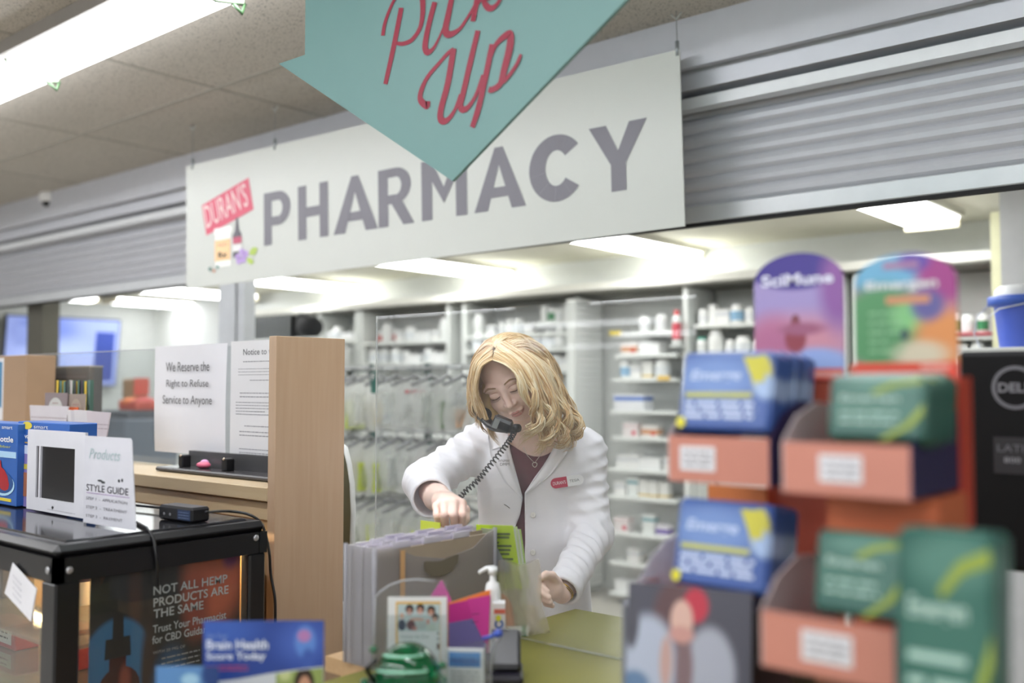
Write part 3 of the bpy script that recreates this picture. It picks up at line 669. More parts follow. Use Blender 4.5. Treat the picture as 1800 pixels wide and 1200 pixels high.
bp = [bag_proto(1, [('d6dad6', -.08, .06, 0, .16)], 'clear bag of white papers'), bag_proto(2, [('c6d36a', -.07, .07, .0, .15)], 'clear bag with a lime-green sheet'),
      bag_proto(3, [('d9dcd8', -.07, .05, 0, .12), ('c04858', -.05, .05, .165, .18)], 'clear bag with a red zip strip'), bag_proto(4, [('e0b48c', -.05, .04, 0, .09), ('d8dcdc', -.07, .0, .1, .17)], 'clear bag with a peach packet'),
      bag_proto(5, [('b9a23c', -.06, .05, .02, .14)], 'clear bag with a mustard packet'), bag_proto(6, [('d2c4c8', -.06, .06, 0, .15), ('d04858', -.06, .06, .17, .182)], 'clear bag with pink contents'),
      bag_proto(7, [('5f8a4c', -.06, .03, 0, .13)], 'clear bag with a green packet'), bag_proto(8, [('b0486a', -.06, .0, .04, .13), ('3a4468', -.02, .06, 0, .08)], 'clear bag with a crimson and navy packet')]
bdesc = ['clear bag of white papers', 'clear bag with a lime-green sheet', 'clear bag with a red zip strip', 'clear bag with a peach packet', 'clear bag with a mustard packet', 'clear bag with pink contents', 'clear bag with a green packet', 'clear bag with a crimson and navy packet']
used = [False] * 8
rk_x0, rk_x1 = P(560, 650, Y=YR).x, P(868, 650, Y=YR).x
rails = []
for i, (py, ord_, seq) in enumerate(((648, 'top', [7, 0, 1, 0, 4, 0, 2, 0, 6, 3, 2, 3, 1, 1, 5, 0, 0, 3]), (757, 'middle', [0, 6, 4, 1, 1, 0, 0, 5, 2, 0, 0, 1, 3, 5, 0, 2, 0, 1]), (866, 'bottom', [0, 0, 6, 0, 1, 0, 0, 1, 0, 5, 0, 0, 6, 0, 1, 0, 2, 0]))):
    zr = P(700, py, Y=YR).z; rails.append(zr); x = rk_x0 + .06; n = 0; r = random.Random(40 + i)
    while x < rk_x1 - .03 and n < 18:
        kk = seq[n % 18]; lab = '%s, %s along the %s rail' % (bdesc[kk], ORD[n], ord_); rz = r.uniform(-.22, .22)
        if not used[kk]:
            used[kk] = True; o_ = bp[kk]; o_.location = (x, YR, zr); o_.rotation_euler = (0, 0, rz); o_['label'] = lab; o_['group'] = 'prescription bags hanging on rails'
        else: o_ = dup(bp[kk], (x, YR, zr), rz, None, lab, 'prescription bags hanging on rails')
        x += r.uniform(.10, .13); n += 1
rk = thing('bag_rack', 'three-tier rail rack holding the hanging prescription bags', 'rack', ((rk_x0 + rk_x1) / 2, YR, 0))
for zr in rails:
    b = MB(); b.tube([(rk_x0, YR, zr), (rk_x1, YR, zr)], .008, M('b8bcbc', .35, metal=.5), 8); b.build('rail', rk, True)
    b = MB(); b.box(rk_x0, rk_x1, YR + .13, YR + .145, zr + .004, zr + .024, M('c4c8c6', .5)); b.build('crossbar', rk, True)
for x in (rk_x0, P(655, 700, Y=YR + .14).x, P(752, 800, Y=YR + .14).x, rk_x1):
    b = MB(); b.box(x - .012, x + .012, YR + .125, YR + .16, 0, rails[0] + .03, M('48605e', .5)); b.build('upright', rk, True)
    for zr in rails: b = MB(); b.box(x - .006, x + .006, YR - .01, YR + .13, zr - .012, zr - .006, M('48605e', .5)); b.build('arm', rk, True)
b = MB(); q = P(658, 672, Y=YR - .16); b.box(q.x - .02, q.x + .02, YR - .166, YR - .16, q.z - .055, q.z + .055, M('2f6a60', .5)); b.text('F', q.x - .012, q.z + .012, YR - .1675, white, w=.022, h=.034, bold=.03); tag(b.build('index_card'), 'dark green index card with a white letter among the hanging bags', 'card')
# ------------------------------------------------------------------ counters
ZC = .92
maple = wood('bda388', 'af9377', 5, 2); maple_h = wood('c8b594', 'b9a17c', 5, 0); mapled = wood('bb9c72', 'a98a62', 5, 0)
YP = 1.62                                   # clear screen plane
ba = P(905, 1062, Z=ZC); bbk = P(1110, 1087, Z=ZC)
ye = bbk.y
b = MB(); b.box(-1.42, .9, .50, ye, ZC - .03, ZC, M('73712a', .36, var=.03, vs=5)); o = b.build('worktop', bevel=.002); tag(o, 'yellow-green laminate worktop in front of the person', 'worktop')
b = MB(); b.box(-1.40, .88, .70, ye - .06, 0, ZC - .031, M('b09a78', .5)); tag(b.build('counter_base'), 'plain counter base under the yellow-green worktop', 'counter')
b = MB(); b.box(-1.55, -1.422, 1.27, 1.72, ZC - .03, ZC, wood('c0a17a', 'ae8e66', 5, 1)); b.box(-1.54, -1.44, 1.30, 1.70, 0, ZC - .03, M('b09a78', .5)); tag(b.build('side_shelf'), 'wooden side shelf under the file box, next to the yellow-green worktop', 'shelf')
# wooden end board and transaction ledge
BX = -2.03; yb0, yb1 = 1.50, P(605, 800, X=BX).y; zbt = P(490, 590, X=BX, ).z
b = MB(); b.box(BX - .030, BX, yb0, yb1, .0, zbt, maple); o = b.build('end_board', bevel=.0015); tag(o, 'tall maple wood end board closing the transaction ledge', 'board')
ZL = P(480, 850, X=BX - .03).z
ZL = 1.45 + (P(478, 858, Y=1.50).z - 1.45)
t = thing('ledge', 'maple transaction ledge holding the taped paper notices', 'ledge', (-3.2, 1.6, 0))
b = MB(); b.box(-6.0, BX - .031, 1.50, yb1 + .02, ZL - .035, ZL, maple_h, .002); b.build('top_board', t, True)
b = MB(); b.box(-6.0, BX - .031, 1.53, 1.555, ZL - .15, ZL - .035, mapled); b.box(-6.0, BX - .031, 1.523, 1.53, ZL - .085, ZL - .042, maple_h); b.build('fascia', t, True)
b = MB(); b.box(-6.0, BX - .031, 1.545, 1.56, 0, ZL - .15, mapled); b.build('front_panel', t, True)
# orange block whose colour stands in for lamplit shelves behind the case
lam = MB(); lam.box(BX - .33, BX - .05, 1.46, 1.50, 0.70, 1.02, M('cf9a5c', .5)); tag(lam.build('lit_shelf_block'), 'orange block coloured like lamplit shelves behind the display case', 'crate')
# clear screens
plexi = clear('f8fafa', .05, 'e8e8ec', 1.45, .01, 'screen_plastic'); plexi2 = clear('fafbfb', .035, 'e6e6ea', 1.38, .01, 'screen_plastic_b')
zt = P(300, 612, Y=1.70).z
scr = thing('clear_screen', 'low clear plastic screen standing along the wooden ledge', 'screen', (-3.4, 1.70, ZL))
b = MB(); b.box(-5.2, BX - .035, 1.698, 1.702, ZL, zt, plexi); b.build('pane', scr, True)
b = MB(); b.box(-5.2, BX - .035, 1.6975, 1.7025, zt - .002, zt + .0005, M('b8bcc0', .3)); b.build('polished_edge', scr, True)
xp = P(661, 800, Y=YP).x; xpr = P(1225, 700, Y=YP).x
scr = thing('clear_screen', 'tall clear sneeze guard between the counter and the person', 'screen', (-.6, YP, ZC))
b = MB(); b.box(xp, xpr, YP - .002, YP + .002, ZC + .001, 1.62, plexi2); b.build('pane', scr, True)
b = MB(); b.box(xp - .001, xp + .0008, YP - .002, YP + .002, ZC + .001, 1.62, clear('fafcfc', .35, 'f2f4f4')); b.box(xp, xpr, YP - .004, YP + .004, ZC + .0005, ZC + .003, clear('f4f6f6', .15, 'e8e8d8')); b.build('polished_edge', scr, True)
# base clamp of the notices
t = thing('acrylic_base', 'dark plastic tray at the foot of the paper notices on the ledge', 'tray', (P(385, 830, Y=1.62).x, 1.62, ZL))
xa, xb_ = P(283, 840, Y=1.60).x, BX - .04
b = MB(); b.box(xa, xb_, 1.58, 1.69, ZL + .001, ZL + .014, M('3c3a3c', .25), .004); b.build('tray', t, True)
b = MB(); b.box(xa + .06, xb_ - .20, 1.655, 1.675, ZL + .014, ZL + .06, clear('a8a8ac', .5, '8a8a8c', 1.5, .1)); b.build('upright', t, True)
for px in (322, 398): q = P(px, 822, Y=1.62); b = MB(); b.box(q.x - .012, q.x + .012, 1.61, 1.64, ZL + .014, ZL + .05, black, .003); b.tube([(q.x - .02, 1.625, ZL + .04), (q.x + .01, 1.605, ZL + .05)], .004, M('c8b8a8', .25, metal=.8), 6); b.build('clip', t, True)
b = MB(); q = P(355, 828, Y=1.625); b.ell((q.x, 1.63, ZL + .024), (.026, .018, .010), M('d86a86', .4)); b.ell((q.x - .01, 1.64, ZL + .03), (.014, .012, .009), M('d8a0c8', .4)); tag(b.build('candy'), 'pink wrapped sweet on the dark tray of the ledge', 'sweet')
# ---- cards and papers
def card(name, label, cat, pxl, pxr, pyt, pyb, D=None, Y=None, Z=None, rz=None, th=.0012, m=None, tilt=0., group=None):
    """a flat sheet standing at its own place; local x across, z up, face towards -y"""
    if rz is None: rz = YAW
    if Z is not None: c0 = P((pxl + pxr) / 2, pyb, Z=Z)
    else: c0 = P((pxl + pxr) / 2, pyb, D=D, Y=Y) if D is None else P((pxl + pxr) / 2, pyb, D=D)
    u = Vector((math.cos(rz), math.sin(rz), 0))
    # width: solve where the sight lines meet the sheet's upright plane
    n = Vector((-u.y, u.x, 0))
    def hit(px, py):
        d = ray(px, py); s = (c0 - CAM).dot(n) / d.dot(n); return CAM + d * s
    a, c = hit(pxl, pyb), hit(pxr, pyb); wd = (c - a).dot(u); top = hit((pxl + pxr) / 2, pyt)
    hgt = (top.z - c0.z) / math.cos(tilt); mid = (a + c) / 2
    t = thing(name, label, cat, (mid.x, mid.y, c0.z), rz, group, rx=-tilt)
    if m is not None:
        b = MB(); b.box(-wd / 2, wd / 2, 0, th, 0, hgt, m); b.build('sheet', t)
    return t, wd, hgt
W_ = M('e6e6ea', .55, var=.01)
t, wd, hg_ = card('paper_notice', 'white sheet reading We Reserve the Right to Refuse Service to Anyone', 'notice', 274, 398, 606, 797, Y=1.69, rz=0)
b = MB(); n = 14; vs = []
for i in range(n + 1):
    for j in range(n + 1):
        u, v = i / n, j / n; vs.append(((u - .5) * wd * (1 + .03 * v), -.004 - .004 * math.sin(u * 6 + v * 3) * (1 - v * .5), v * hg_))
b.add(vs, [(i * (n + 1) + j, (i + 1) * (n + 1) + j, (i + 1) * (n + 1) + j + 1, i * (n + 1) + j + 1) for i in range(n) for j in range(n)], W_, True); b.build('sheet', t)
b = MB(); gi = M('5c5c60', .7, var=0)
for i, s_ in enumerate(('We Reserve the', 'Right to Refuse', 'Service to Anyone')):
    wl_ = (.62, .60, .70)[i] * wd; b.text(s_, -wl_ / 2 - .005, hg_ * (.755 - i * .163), -.0105, gi, w=wl_, h=hg_ * (.088 if i < 2 else .105))
b.build('lettering', t)
t, wd, hg_ = card('paper_notice', 'white pharmacy notice full of small print, next to the wooden end board', 'notice', 403, 492, 598, 852, Y=1.685, rz=0)
b = MB(); b.box(-wd / 2, wd / 2, 0, .001, 0, hg_, M('dfdfe0', .55, var=.01)); b.build('sheet', t)
b = MB(); b.text('Notice to the Public', -wd * .24, hg_ * .90, -.001, gi, w=wd * .98, h=hg_ * .042)
for k_, (x, z, w2, n_, th) in enumerate(((-.24, .85, .7, 1, .0022), (-.34, .80, .8, 3, .0014), (-.1, .72, .55, 1, .002), (-.3, .63, .78, 2, .0022), (-.38, .565, .86, 5, .0018), (-.2, .40, .66, 1, .0024), (-.3, .36, .7, 2, .0024), (-.3, .24, .75, 4, .002), (-.3, .10, .75, 2, .001))):
    b.lines(x * wd, z * hg_, min(w2 * wd, wd * (.5 - x)), n_, .0085 if th < .002 else .0105, -.001, M('8c8c92', .7, var=0), th * 1.1, seed=k_ + 3)
b.build('lettering', t)
# white frame with a black opening and the style guide card
ZK = 1.15
t, wd, hg_ = card('picture_frame', 'white counter frame with a black window, standing on the black case', 'frame', 46, 143, 757, 902, Z=ZK + .004, rz=0)
b = MB(); wf = M('d2d3da', .5); a0, a1 = -wd / 2, wd / 2
f0, f1, g0, g1 = a0 + wd * .17, a0 + wd * .87, hg_ * .16, hg_ * .80
for (p, q, r_, s_) in ((a0, f0, 0, hg_), (f1, a1 + .012, 0, hg_), (f0, f1, 0, g0), (f0, f1, g1, hg_)): b.box(p, q, 0, .006, r_, s_, wf)
b.box(f0 + wd * .055, f0 + wd * .085, -.0005, .004, g0, g1, wf); b.build('surround', t)
b = MB(); b.box(f0, f1, .004, .019, g0, g1, M('1c1a1c', .3)); b.build('window', t)
b = MB(); b.ell((.0, -.0008, hg_ * .07), (.004, .0015, .0035), black); b.lines(-wd * .1, hg_ * .035, wd * .5, 1, .01, -.0005, M('9a9aa2', .6, var=0), .001); b.build('mark', t)
t, wd, hg_ = card('style_guide', 'white card headed STYLE GUIDE leaning on the white frame', 'card', 146, 239, 768, 925, Z=ZK + .004, rz=.04)
b = MB(); b.prism([(-wd / 2, 0), (wd / 2, 0), (wd * .40, hg_ * .97), (wd * .37, hg_), (-wd / 2, hg_)], 0, .0015, M('cfd0d8', .5)); b.build('sheet', t)
b = MB(); gk = M('4a4a52', .6, var=0); b.text('STYLE GUIDE', -wd * .44, hg_ * .37, -.001, gk, w=wd * .80, h=hg_ * .078, bold=.004)
b.box(-wd * .44, wd * .38, -.001, 0, hg_ * .345, hg_ * .352, M('a890b8', .6))
for i, s_ in enumerate(('STEP 1  -  APPLICATION', 'STEP 2  -  TREATMENT', 'STEP 3  -  PAYMENT')): b.text(s_, -wd * .44, hg_ * (.27 - i * .10), -.001, M('72727a', .6, var=0), w=wd * (.78 if i < 2 else .70), h=hg_ * .032)
lf = M('3a3e42', .6, var=0); b.text('Products', -wd * .40, hg_ * .74, -.001, M('a9bcc0', .6, var=0), w=wd * .6, h=hg_ * .12, shear=.3)
for (x, z, r1, r2) in ((-.18, .50, .05, .012), (-.12, .485, .04, .014), (.18, .52, .02, .018), (.24, .53, .018, .02)): b.ell((x * wd, -.0006, z * hg_), (r1 * wd, .0006, r2 * hg_), lf)
b.build('lettering', t)
# ------------------------------------------------------------------ black display case
cf = Vector((P(97, 985, Z=ZK - .03).x, P(97, 985, Z=ZK - .03).y)); CX, CY = cf.x, cf.y
cyb = P(470, 925, X=CX).y; cyb = min(cyb, 1.44); CW = 1.15
case = thing('display_case', 'black-framed glass display case with a hemp poster inside', 'display case', (CX - CW / 2, (CY + cyb) / 2, .70))
bf = M('17171a', .28, var=.02); cx0 = CX - CW
b = MB(); b.box(cx0, CX, CY, cyb, ZK - .028, ZK - .004, bf, .012); b.box(cx0 + .03, CX - .035, CY + .035, cyb - .03, ZK - .006, ZK, M('2a2a2e', .12), .003); b.build('top_frame', case, True)
b = MB()
for (xa, xb_, ya, yb_) in ((cx0, CX - .002, CY + .002, CY + .02), (CX - .02, CX - .002, CY + .002, cyb - .002), (cx0, CX, cyb - .02, cyb)): b.box(xa, xb_, ya, yb_, ZK - .075, ZK - .028, bf)
b.build('header_rail', case, True)
for (x, y, s1) in ((CX - .06, CY + .002, .058), (CX - .045, cyb - .045, .043), (cx0, CY + .002, .04)):
    b = MB(); b.box(x, x + s1, y, y + (.05 if s1 > .05 else .043), .70, ZK - .075, bf, .004); b.build('corner_post', case, True)
b = MB(); b.box(cx0, CX, CY, cyb, .64, .70, bf, .006); b.build('base', case, True)
gls = clear('eef2f2', .03, 'e0e0e0', 1.45, .01, 'case_glass')
b = MB(); b.box(CX - .012, CX - .009, CY + .05, cyb - .045, .70, ZK - .075, gls); b.box(cx0 + .04, CX - .06, CY + .012, CY + .015, .70, ZK - .075, gls); b.build('glass', case, True)
for (x, y, z, ax) in ((CX, CY + .028, ZK - .052, 0), (CX, cyb - .03, ZK - .040, 0), (CX - .03, CY, ZK - .052, 1), (CX - .032, CY, .83, 1)):
    b = MB(); b.ell((x, y, z), (.003 if ax == 0 else .007, .003 if ax else .007, .007), M('b8b8bc', .3, metal=.8)); b.build('screw', case, True)
b = MB(); b.box(CX - .022, CX - .001, cyb - .060, cyb - .050, .88, .92, black); b.build('latch', case, True)
for z in (.80, .93):
    b = MB(); b.box(cx0 + .02, CX - .05, CY + .04, cyb - .03, z, z + .008, clear('e8e8e4', .25, 'd8d4c8', 1.45, .05)); b.build('inner_shelf', case, True)
b = MB(); b.box(cx0 + .01, CX - .03, cyb - .028, cyb - .022, .70, ZK - .08, M('d8a468', .5)); b.build('back_panel', case, True)
# lamp strip inside the case
b = MB(); b.box(cx0 + .1, CX - .1, cyb - .10, cyb - .08, ZK - .085, ZK - .077, M('ffd9a0', .5, emit=60)); b.box(CX - .075, CX - .045, cyb - .10, cyb - .085, ZK - .085, ZK - .077, M('ffd9a0', .5, emit=60)); b.build('lamp_strip', case, True)
b = MB(); b.box(CX - .20, CX - .032, cyb - .046, cyb - .034, .70, ZK - .08, M('ecb878', .5)); b.build('wood_lining', case, True)
# poster inside the right face
def facex(px, py, X): return P(px, py, X=X)
PX = CX - .030; y0 = P(158, 1100, X=PX).y; y1 = P(421, 1100, X=PX).y; zt_ = ZK - .076; zb_ = .70
pw, ph = y1 - y0, zt_ - zb_
po = thing('poster', 'dark hemp poster with a dropper bottle, inside the black case', 'poster', (PX, y0, zb_), PI / 2)
def U(px, py): q = P(px, py, X=PX); return (q.y - y0, q.z - zb_)
c1 = U(205, 1170); c2 = U(372, 985); c3 = U(345, 1050); c4 = U(385, 985)
pm_ = printed('161416', [(c2[0] + .01, c2[1] - .01, .075, .13, 'e06a4a', .7), (c4[0] + .03, c4[1] + .01, .022, .028, '8a2f6c', 1.), (c3[0], c3[1] - .02, .03, .06, 'a84434', 1.2), (U(238, 1030)[0], U(238, 1030)[1], .014, .20, '4a2a22', 1.2), (c1[0], c1[1] - .03, .085, .125, '3d7fb0', .12), (U(262, 1170)[0], U(262, 1170)[1] - .02, .018, .12, '3a2420', .8), (U(300, 1200)[0], U(300, 1200)[1], .04, .07, '31608a', .8)])
b = MB(); b.box(0, pw, 0, .003, 0, ph, pm_); b.build('print', po)
b = MB(); dk = M('1a1718', .3); am = printed('4c1c18', [(U(215, 1195)[0] + .005, U(215, 1195)[1], .012, .03, 'a85040', 1.)], .25)
q = U(208, 1070); bx_ = q[0]; sc1 = .0011
def pr(poly, m, y): b.add([(x, y, z) for x, z in poly], [tuple(range(len(poly)))], m)
def el(cx, cz, rx, rz, n=20, a0=0, a1=2 * PI): return [(cx + rx * math.cos(a0 + (a1 - a0) * i / n), cz + rz * math.sin(a0 + (a1 - a0) * i / n)) for i in range(n)]
z1 = U(208, 1072)[1]; z2 = U(208, 1120)[1]; z3 = U(208, 1155)[1]; z4 = U(208, 1175)[1]
pr([(bx_ - .012, z2), (bx_ + .012, z2), (bx_ + .011, z1 - .012), (bx_ + .006, z1), (bx_ - .006, z1), (bx_ - .011, z1 - .012)], dk, -.001)
pr([(bx_ - .028, z3), (bx_ + .028, z3), (bx_ + .026, z2), (bx_ - .026, z2)], dk, -.0012); pr([(bx_ - .018, z4 - .01), (bx_ + .018, z4 - .01), (bx_ + .018, z3), (bx_ - .018, z3)], am, -.001)
pr(el(bx_ + .004, z4 - .04, .045, .045), am, -.0008); b.build('bottle_picture', po)
b = MB(); wt = M('e4dede', .6, var=0)
for s_, pa, pb_, bo in (('NOT ALL HEMP', (269, 1046), (399, 1009), .012), ('PRODUCTS ARE', (269, 1067), (401, 1033), .012), ('THE SAME', (269, 1087), (357, 1068), .012), ('Trust Your Pharmacist', (268, 1113), (397, 1080), .008), ('for CBD Guidance', (267, 1132), (375, 1104), .008)):
    a, c_ = U(*pa), U(*pb_); w2 = c_[0] - a[0]; h2 = .0185 if bo > .01 else .0165
    b.text(s_, a[0], a[1], -.0015, wt, w=w2, h=h2, bold=bo)
a = U(268, 1150); b.text('WITH 20 MG OF', a[0], a[1], -.0015, M('c0b8b8', .6, var=0), w=.075, h=.006)
b.lines(a[0] + .02, a[1] - .014, .09, 3, .011, -.0015, M('b0a8a8', .6, var=0), .003, 8); b.build('lettering', po)
# price ticket hanging on the case
q = P(36, 1040, Y=CY - .006)
t = thing('price_ticket', 'small white price ticket hung askew on the black case', 'ticket', (q.x, CY - .006, q.z))
b = MB(); pts = [P(*p, Y=CY - .004) for p in ((22, 989), (64, 1035), (54, 1092), (8, 1042))]; b.add([(p.x, p.y, p.z) for p in pts] + [(p.x, p.y + .0015, p.z) for p in pts], [(3, 2, 1, 0), (4, 5, 6, 7), (0, 1, 5, 4), (1, 2, 6, 5), (2, 3, 7, 6), (3, 0, 4, 7)], M('dcdce0', .5)); b.build('ticket', t, True)
b = MB(); a, c_ = pts[0], pts[1]; rt = math.atan2(c_.z - a.z, c_.x - a.x)
for i in range(4): b.text('9.99  12 OZ  ORAL CARE', a.x + .006, a.z - .026 - i * .012, CY - .0055, M('9a9aa4', .6, var=0), w=.042, h=.005, rot=rt)
b.build('lettering', t, True)
# goods inside the case
def goods(nm, label, cat, px, py, Y, w, d, h, col, z=None, seed=0):
    q = P(px, py, Y=Y); zz_ = z if z is not None else q.z
    t = thing(nm, label, cat, (q.x, Y, zz_)); b = MB(); b.box(-w / 2, w / 2, -d / 2, d / 2, 0, h, M(col, .45), .003); b.build('body', t)
    b = MB(); b.box(-w * .38, w * .38, -d / 2 - .0008, -d / 2, h * .2, h * .75, M('e4e0da', .5)); b.lines(-w * .33, h * .6, w * .6, 2, h * .2, -d / 2 - .0012, ink, h * .07, seed); b.build('printed_label', t); return t
goods('packet', 'red packet inside the black case, behind the corner post', 'packet', 142, 1135, CY + .24, .10, .07, .085, 'c43a44', .808)
t = thing('bottle', 'white bottle with a dark ring inside the black case', 'bottle', (P(143, 1030, Y=CY + .26).x, CY + .26, .938)); b = MB(); b.lathe([(.03, 0), (.032, .01), (.032, .09), (.02, .11), (.02, .13)], M('e8e2d8', .4), 16); b.build('body', t); b = MB(); b.lathe([(.0326, .055), (.0326, .068)], M('3a3450', .4), 16, caps=False); b.build('printed_band', t)
goods('packet', 'teal packet inside the case under the price ticket', 'packet', 10, 1190, CY + .10, .20, .08, .065, '5fa896', .708)
goods('packet', 'red and white packet inside the case under the price ticket', 'packet', 22, 1160, CY + .22, .16, .06, .06, 'b8404a', .808)
goods('packet', 'grey packet on the upper shelf inside the black case', 'packet', 12, 1085, CY + .20, .12, .08, .07, '5c5a5e', .938)
0 and goods('packet', 'tan packet on the upper shelf inside the black case', 'packet', 440, 1030, cyb - .09, .06, .05, .05, 'd8ac78', .938)
# power adaptor and cables
q = P(320, 915, Z=ZK); ad = thing('power_adaptor', 'small black power adaptor on the display case top', 'adaptor', (q.x, q.y, ZK), .06)
b = MB(); b.box(-.062, .062, -.02, .03, .001, .034, M('17171c', .3), .005); b.build('body', ad)
b = MB(); b.box(.012, .058, -.0206, -.0201, .006, .028, M('2c3c5c', .4)); b.lines(.016, .022, .038, 3, .006, -.021, M('7484a4', .5, var=0), .0016); b.build('rating_label', ad)
for x in (-.038, -.016): b = MB(); b.ell((x, -.0205, .015), (.0035, .001, .0035), M('8a8a90', .3)); b.build('indicator', ad)
cab = thing('power_cable', 'thin black cable from the adaptor down beside the wooden end board', 'cable', (CX, cyb, ZK))
b = MB(); pts = [P(362, 900, Y=q.y), P(400, 898, Y=1.33), P(440, 905, Y=1.37), P(462, 925, Y=1.40), P(473, 970, Y=1.46), P(476, 1010, Y=1.47), P(483, 1050, Y=1.47), P(484, 1090, Y=1.47), P(484, 1150, Y=1.47)]
sp = []
for i in range(len(pts) - 1):
    p0, p1, p2, p3 = pts[max(i - 1, 0)], pts[i], pts[i + 1], pts[min(i + 2, len(pts) - 1)]
    for k in range(6):
        t_ = k / 6; sp.append(.5 * ((2 * p1) + (p2 - p0) * t_ + (2 * p0 - 5 * p1 + 4 * p2 - p3) * t_ ** 2 + (3 * p1 - p0 - 3 * p2 + p3) * t_ ** 3))
b.tube(sp, .0035, black, 6); b.build('cable', cab, True)
cb2 = thing('power_cable', 'black cable draped over the front edge of the display case', 'cable', (CX, 1.1, ZK)); ps = [P(240, 918, Z=ZK + .004), P(258, 928, Z=ZK + .004), P(270, 945, X=CX + .006), P(276, 985, X=CX + .005), P(277, 1030, X=CX + .005)]
b = MB(); b.tube(ps, .0035, black, 6); b.build('cable', cb2, True); b = MB(); b.tube([P(240, 888, Z=ZK + .01), P(290, 893, Z=ZK + .01)], .003, black, 6); b.build('plug_lead', cb2, True)
# ---- blue boxes standing on the case
def bluebox(label, pxa, pxb, pyt, pyb, Y, dd, right=True):
    xa, xb_ = P(pxa, pyb, Y=Y).x, P(pxb, pyb, Y=Y).x; zb = ZK + .003; h = P((pxa + pxb) / 2, pyt, Y=Y).z - zb; w = xb_ - xa
    t = thing('water_bottle_box', label, 'box', ((xa + xb_) / 2, Y, zb)); B = M('2f62b0', .4)
    b = MB(); b.box(-w / 2, w / 2, 0, dd, 0, h, B, .002); b.build('carton', t); return t, w, h
ybx = P(60, 905, Z=ZK).y + .05
t, w, h = bluebox('blue water bottle box with a yellow sun logo, behind the white frame', 28, 118, 742, 900, ybx, .07)
b = MB(); yl_ = M('e4cf3c', .4); b.add([(x, -.001, z) for x, z in el(-w * .30, h * .955, w * .10, h * .045, 18)], [tuple(range(18))], yl_); b.box(-w / 2 + .001, w / 2 - .001, -.0012, 0, h * .0, h * .62, M('8478b4', .5)); b.box(-w / 2 + .001, w / 2 - .001, -.0016, 0, h * .62, h * .72, M('c8d4ea', .5)); b.box(-w / 2 + .004, -w * .2, -.0022, 0, h * .12, h * .40, M('a86a4a', .5)); b.box(-w * .47, -w * .2, -.002, 0, h * .44, h * .50, M('c8b83c', .5))
b.text('smart', -w * .16, h * .925, -.0014, white, w=w * .28, h=h * .035); b.text('water bottle', -w * .38, h * .80, -.0014, white, w=w * .6, h=h * .06, bold=.02); b.box(-w * .38, -w * .1, -.0014, 0, h * .745, h * .76, M('c8a03c', .5)); b.build('printing', t)
t, w, h = bluebox('blue water bottle box showing a red hot water bottle', -62, 27, 742, 902, ybx - .02, .07)
b = MB(); b.text('smart', w * .22, h * .93, -.0014, white, w=w * .2, h=h * .035); b.text('water bottle', w * .5 - w * .72, h * .77, -.0014, white, w=w * .66, h=h * .07, bold=.02); b.text('rubber', w * .1, h * .70, -.0014, M('c8c83c', .5), w=w * .3, h=h * .03)
b.box(-w / 2 + .002, w / 2 - .002, -.0012, 0, h * .58, h * .655, M('a8cce8', .5)); b.add([(x, -.0013, z) for x, z in el(w * .25, h * .25, w * .23, h * .14, 24)], [tuple(range(24))], M('b4dcf0', .5)); b.add([(x, -.0016, z) for x, z in el(w * .26, h * .27, w * .2, h * .13, 24)], [tuple(range(24))], M('24508c', .5))
rb = M('b0242c', .35); b.add([(x, -.002, z) for x, z in ((w * .20, h * .22), (w * .24, h * .185), (w * .31, h * .175), (w * .37, h * .20), (w * .385, h * .26), (w * .35, h * .36), (w * .29, h * .43), (w * .235, h * .455), (w * .22, h * .54), (w * .17, h * .54), (w * .175, h * .45), (w * .17, h * .36))], [tuple(range(12))], rb); b.box(w * .1, w * .42, -.002, 0, h * .05, h * .085, yl_); b.build('printing', t)
# cardboard boxes and dark organiser on the ledge
def plain(nm, label, cat, pxa, pxb, pyt, Y, dd, zb, m, h=None):
    xa, xb_ = P(pxa, pyt, Y=Y).x, P(pxb, pyt, Y=Y).x; h = h or P((pxa + pxb) / 2, pyt, Y=Y).z - zb; w = xb_ - xa
    t = thing(nm, label, cat, ((xa + xb_) / 2, Y, zb)); b = MB(); b.box(-w / 2, w / 2, 0, dd, 0, h, m, .002); b.build('body', t); return t, w, h
kr = M('a98d6f', .7, var=.04)
t, w, h = plain('cardboard_box', 'brown cardboard box with a blue picture label', 'box', -60, 47, 626, 1.575, .105, ZL, M('a5886c', .7, var=.04))
b = MB(); b.box(w * .0, w * .5 - w * .35, -.001, 0, h * .35, h * .98, W_); b.box(w * .0, w * .5 - w * .37, -.002, 0, h * .48, h * .94, M('3f83ae', .5)); b.build('printed_label', t)
t, w, h = plain('file_organiser', 'dark grey file organiser behind the clear screen, by the cardboard boxes', 'organiser', 90, 158, 643, 1.76, .05, ZL, M('55524f', .5))
b = MB(); b.box(-w / 2 - .001, w / 2 + .001, -.001, .05, h - .006, h, M('b8b0a4', .5))
for i in range(14): b.box(-w / 2 + .004, w / 2 - .03, -.004, 0, h * (.05 + i * .063), h * (.05 + i * .063) + .004, M('7a6a70', .5))
b.build('letter_slot', t)
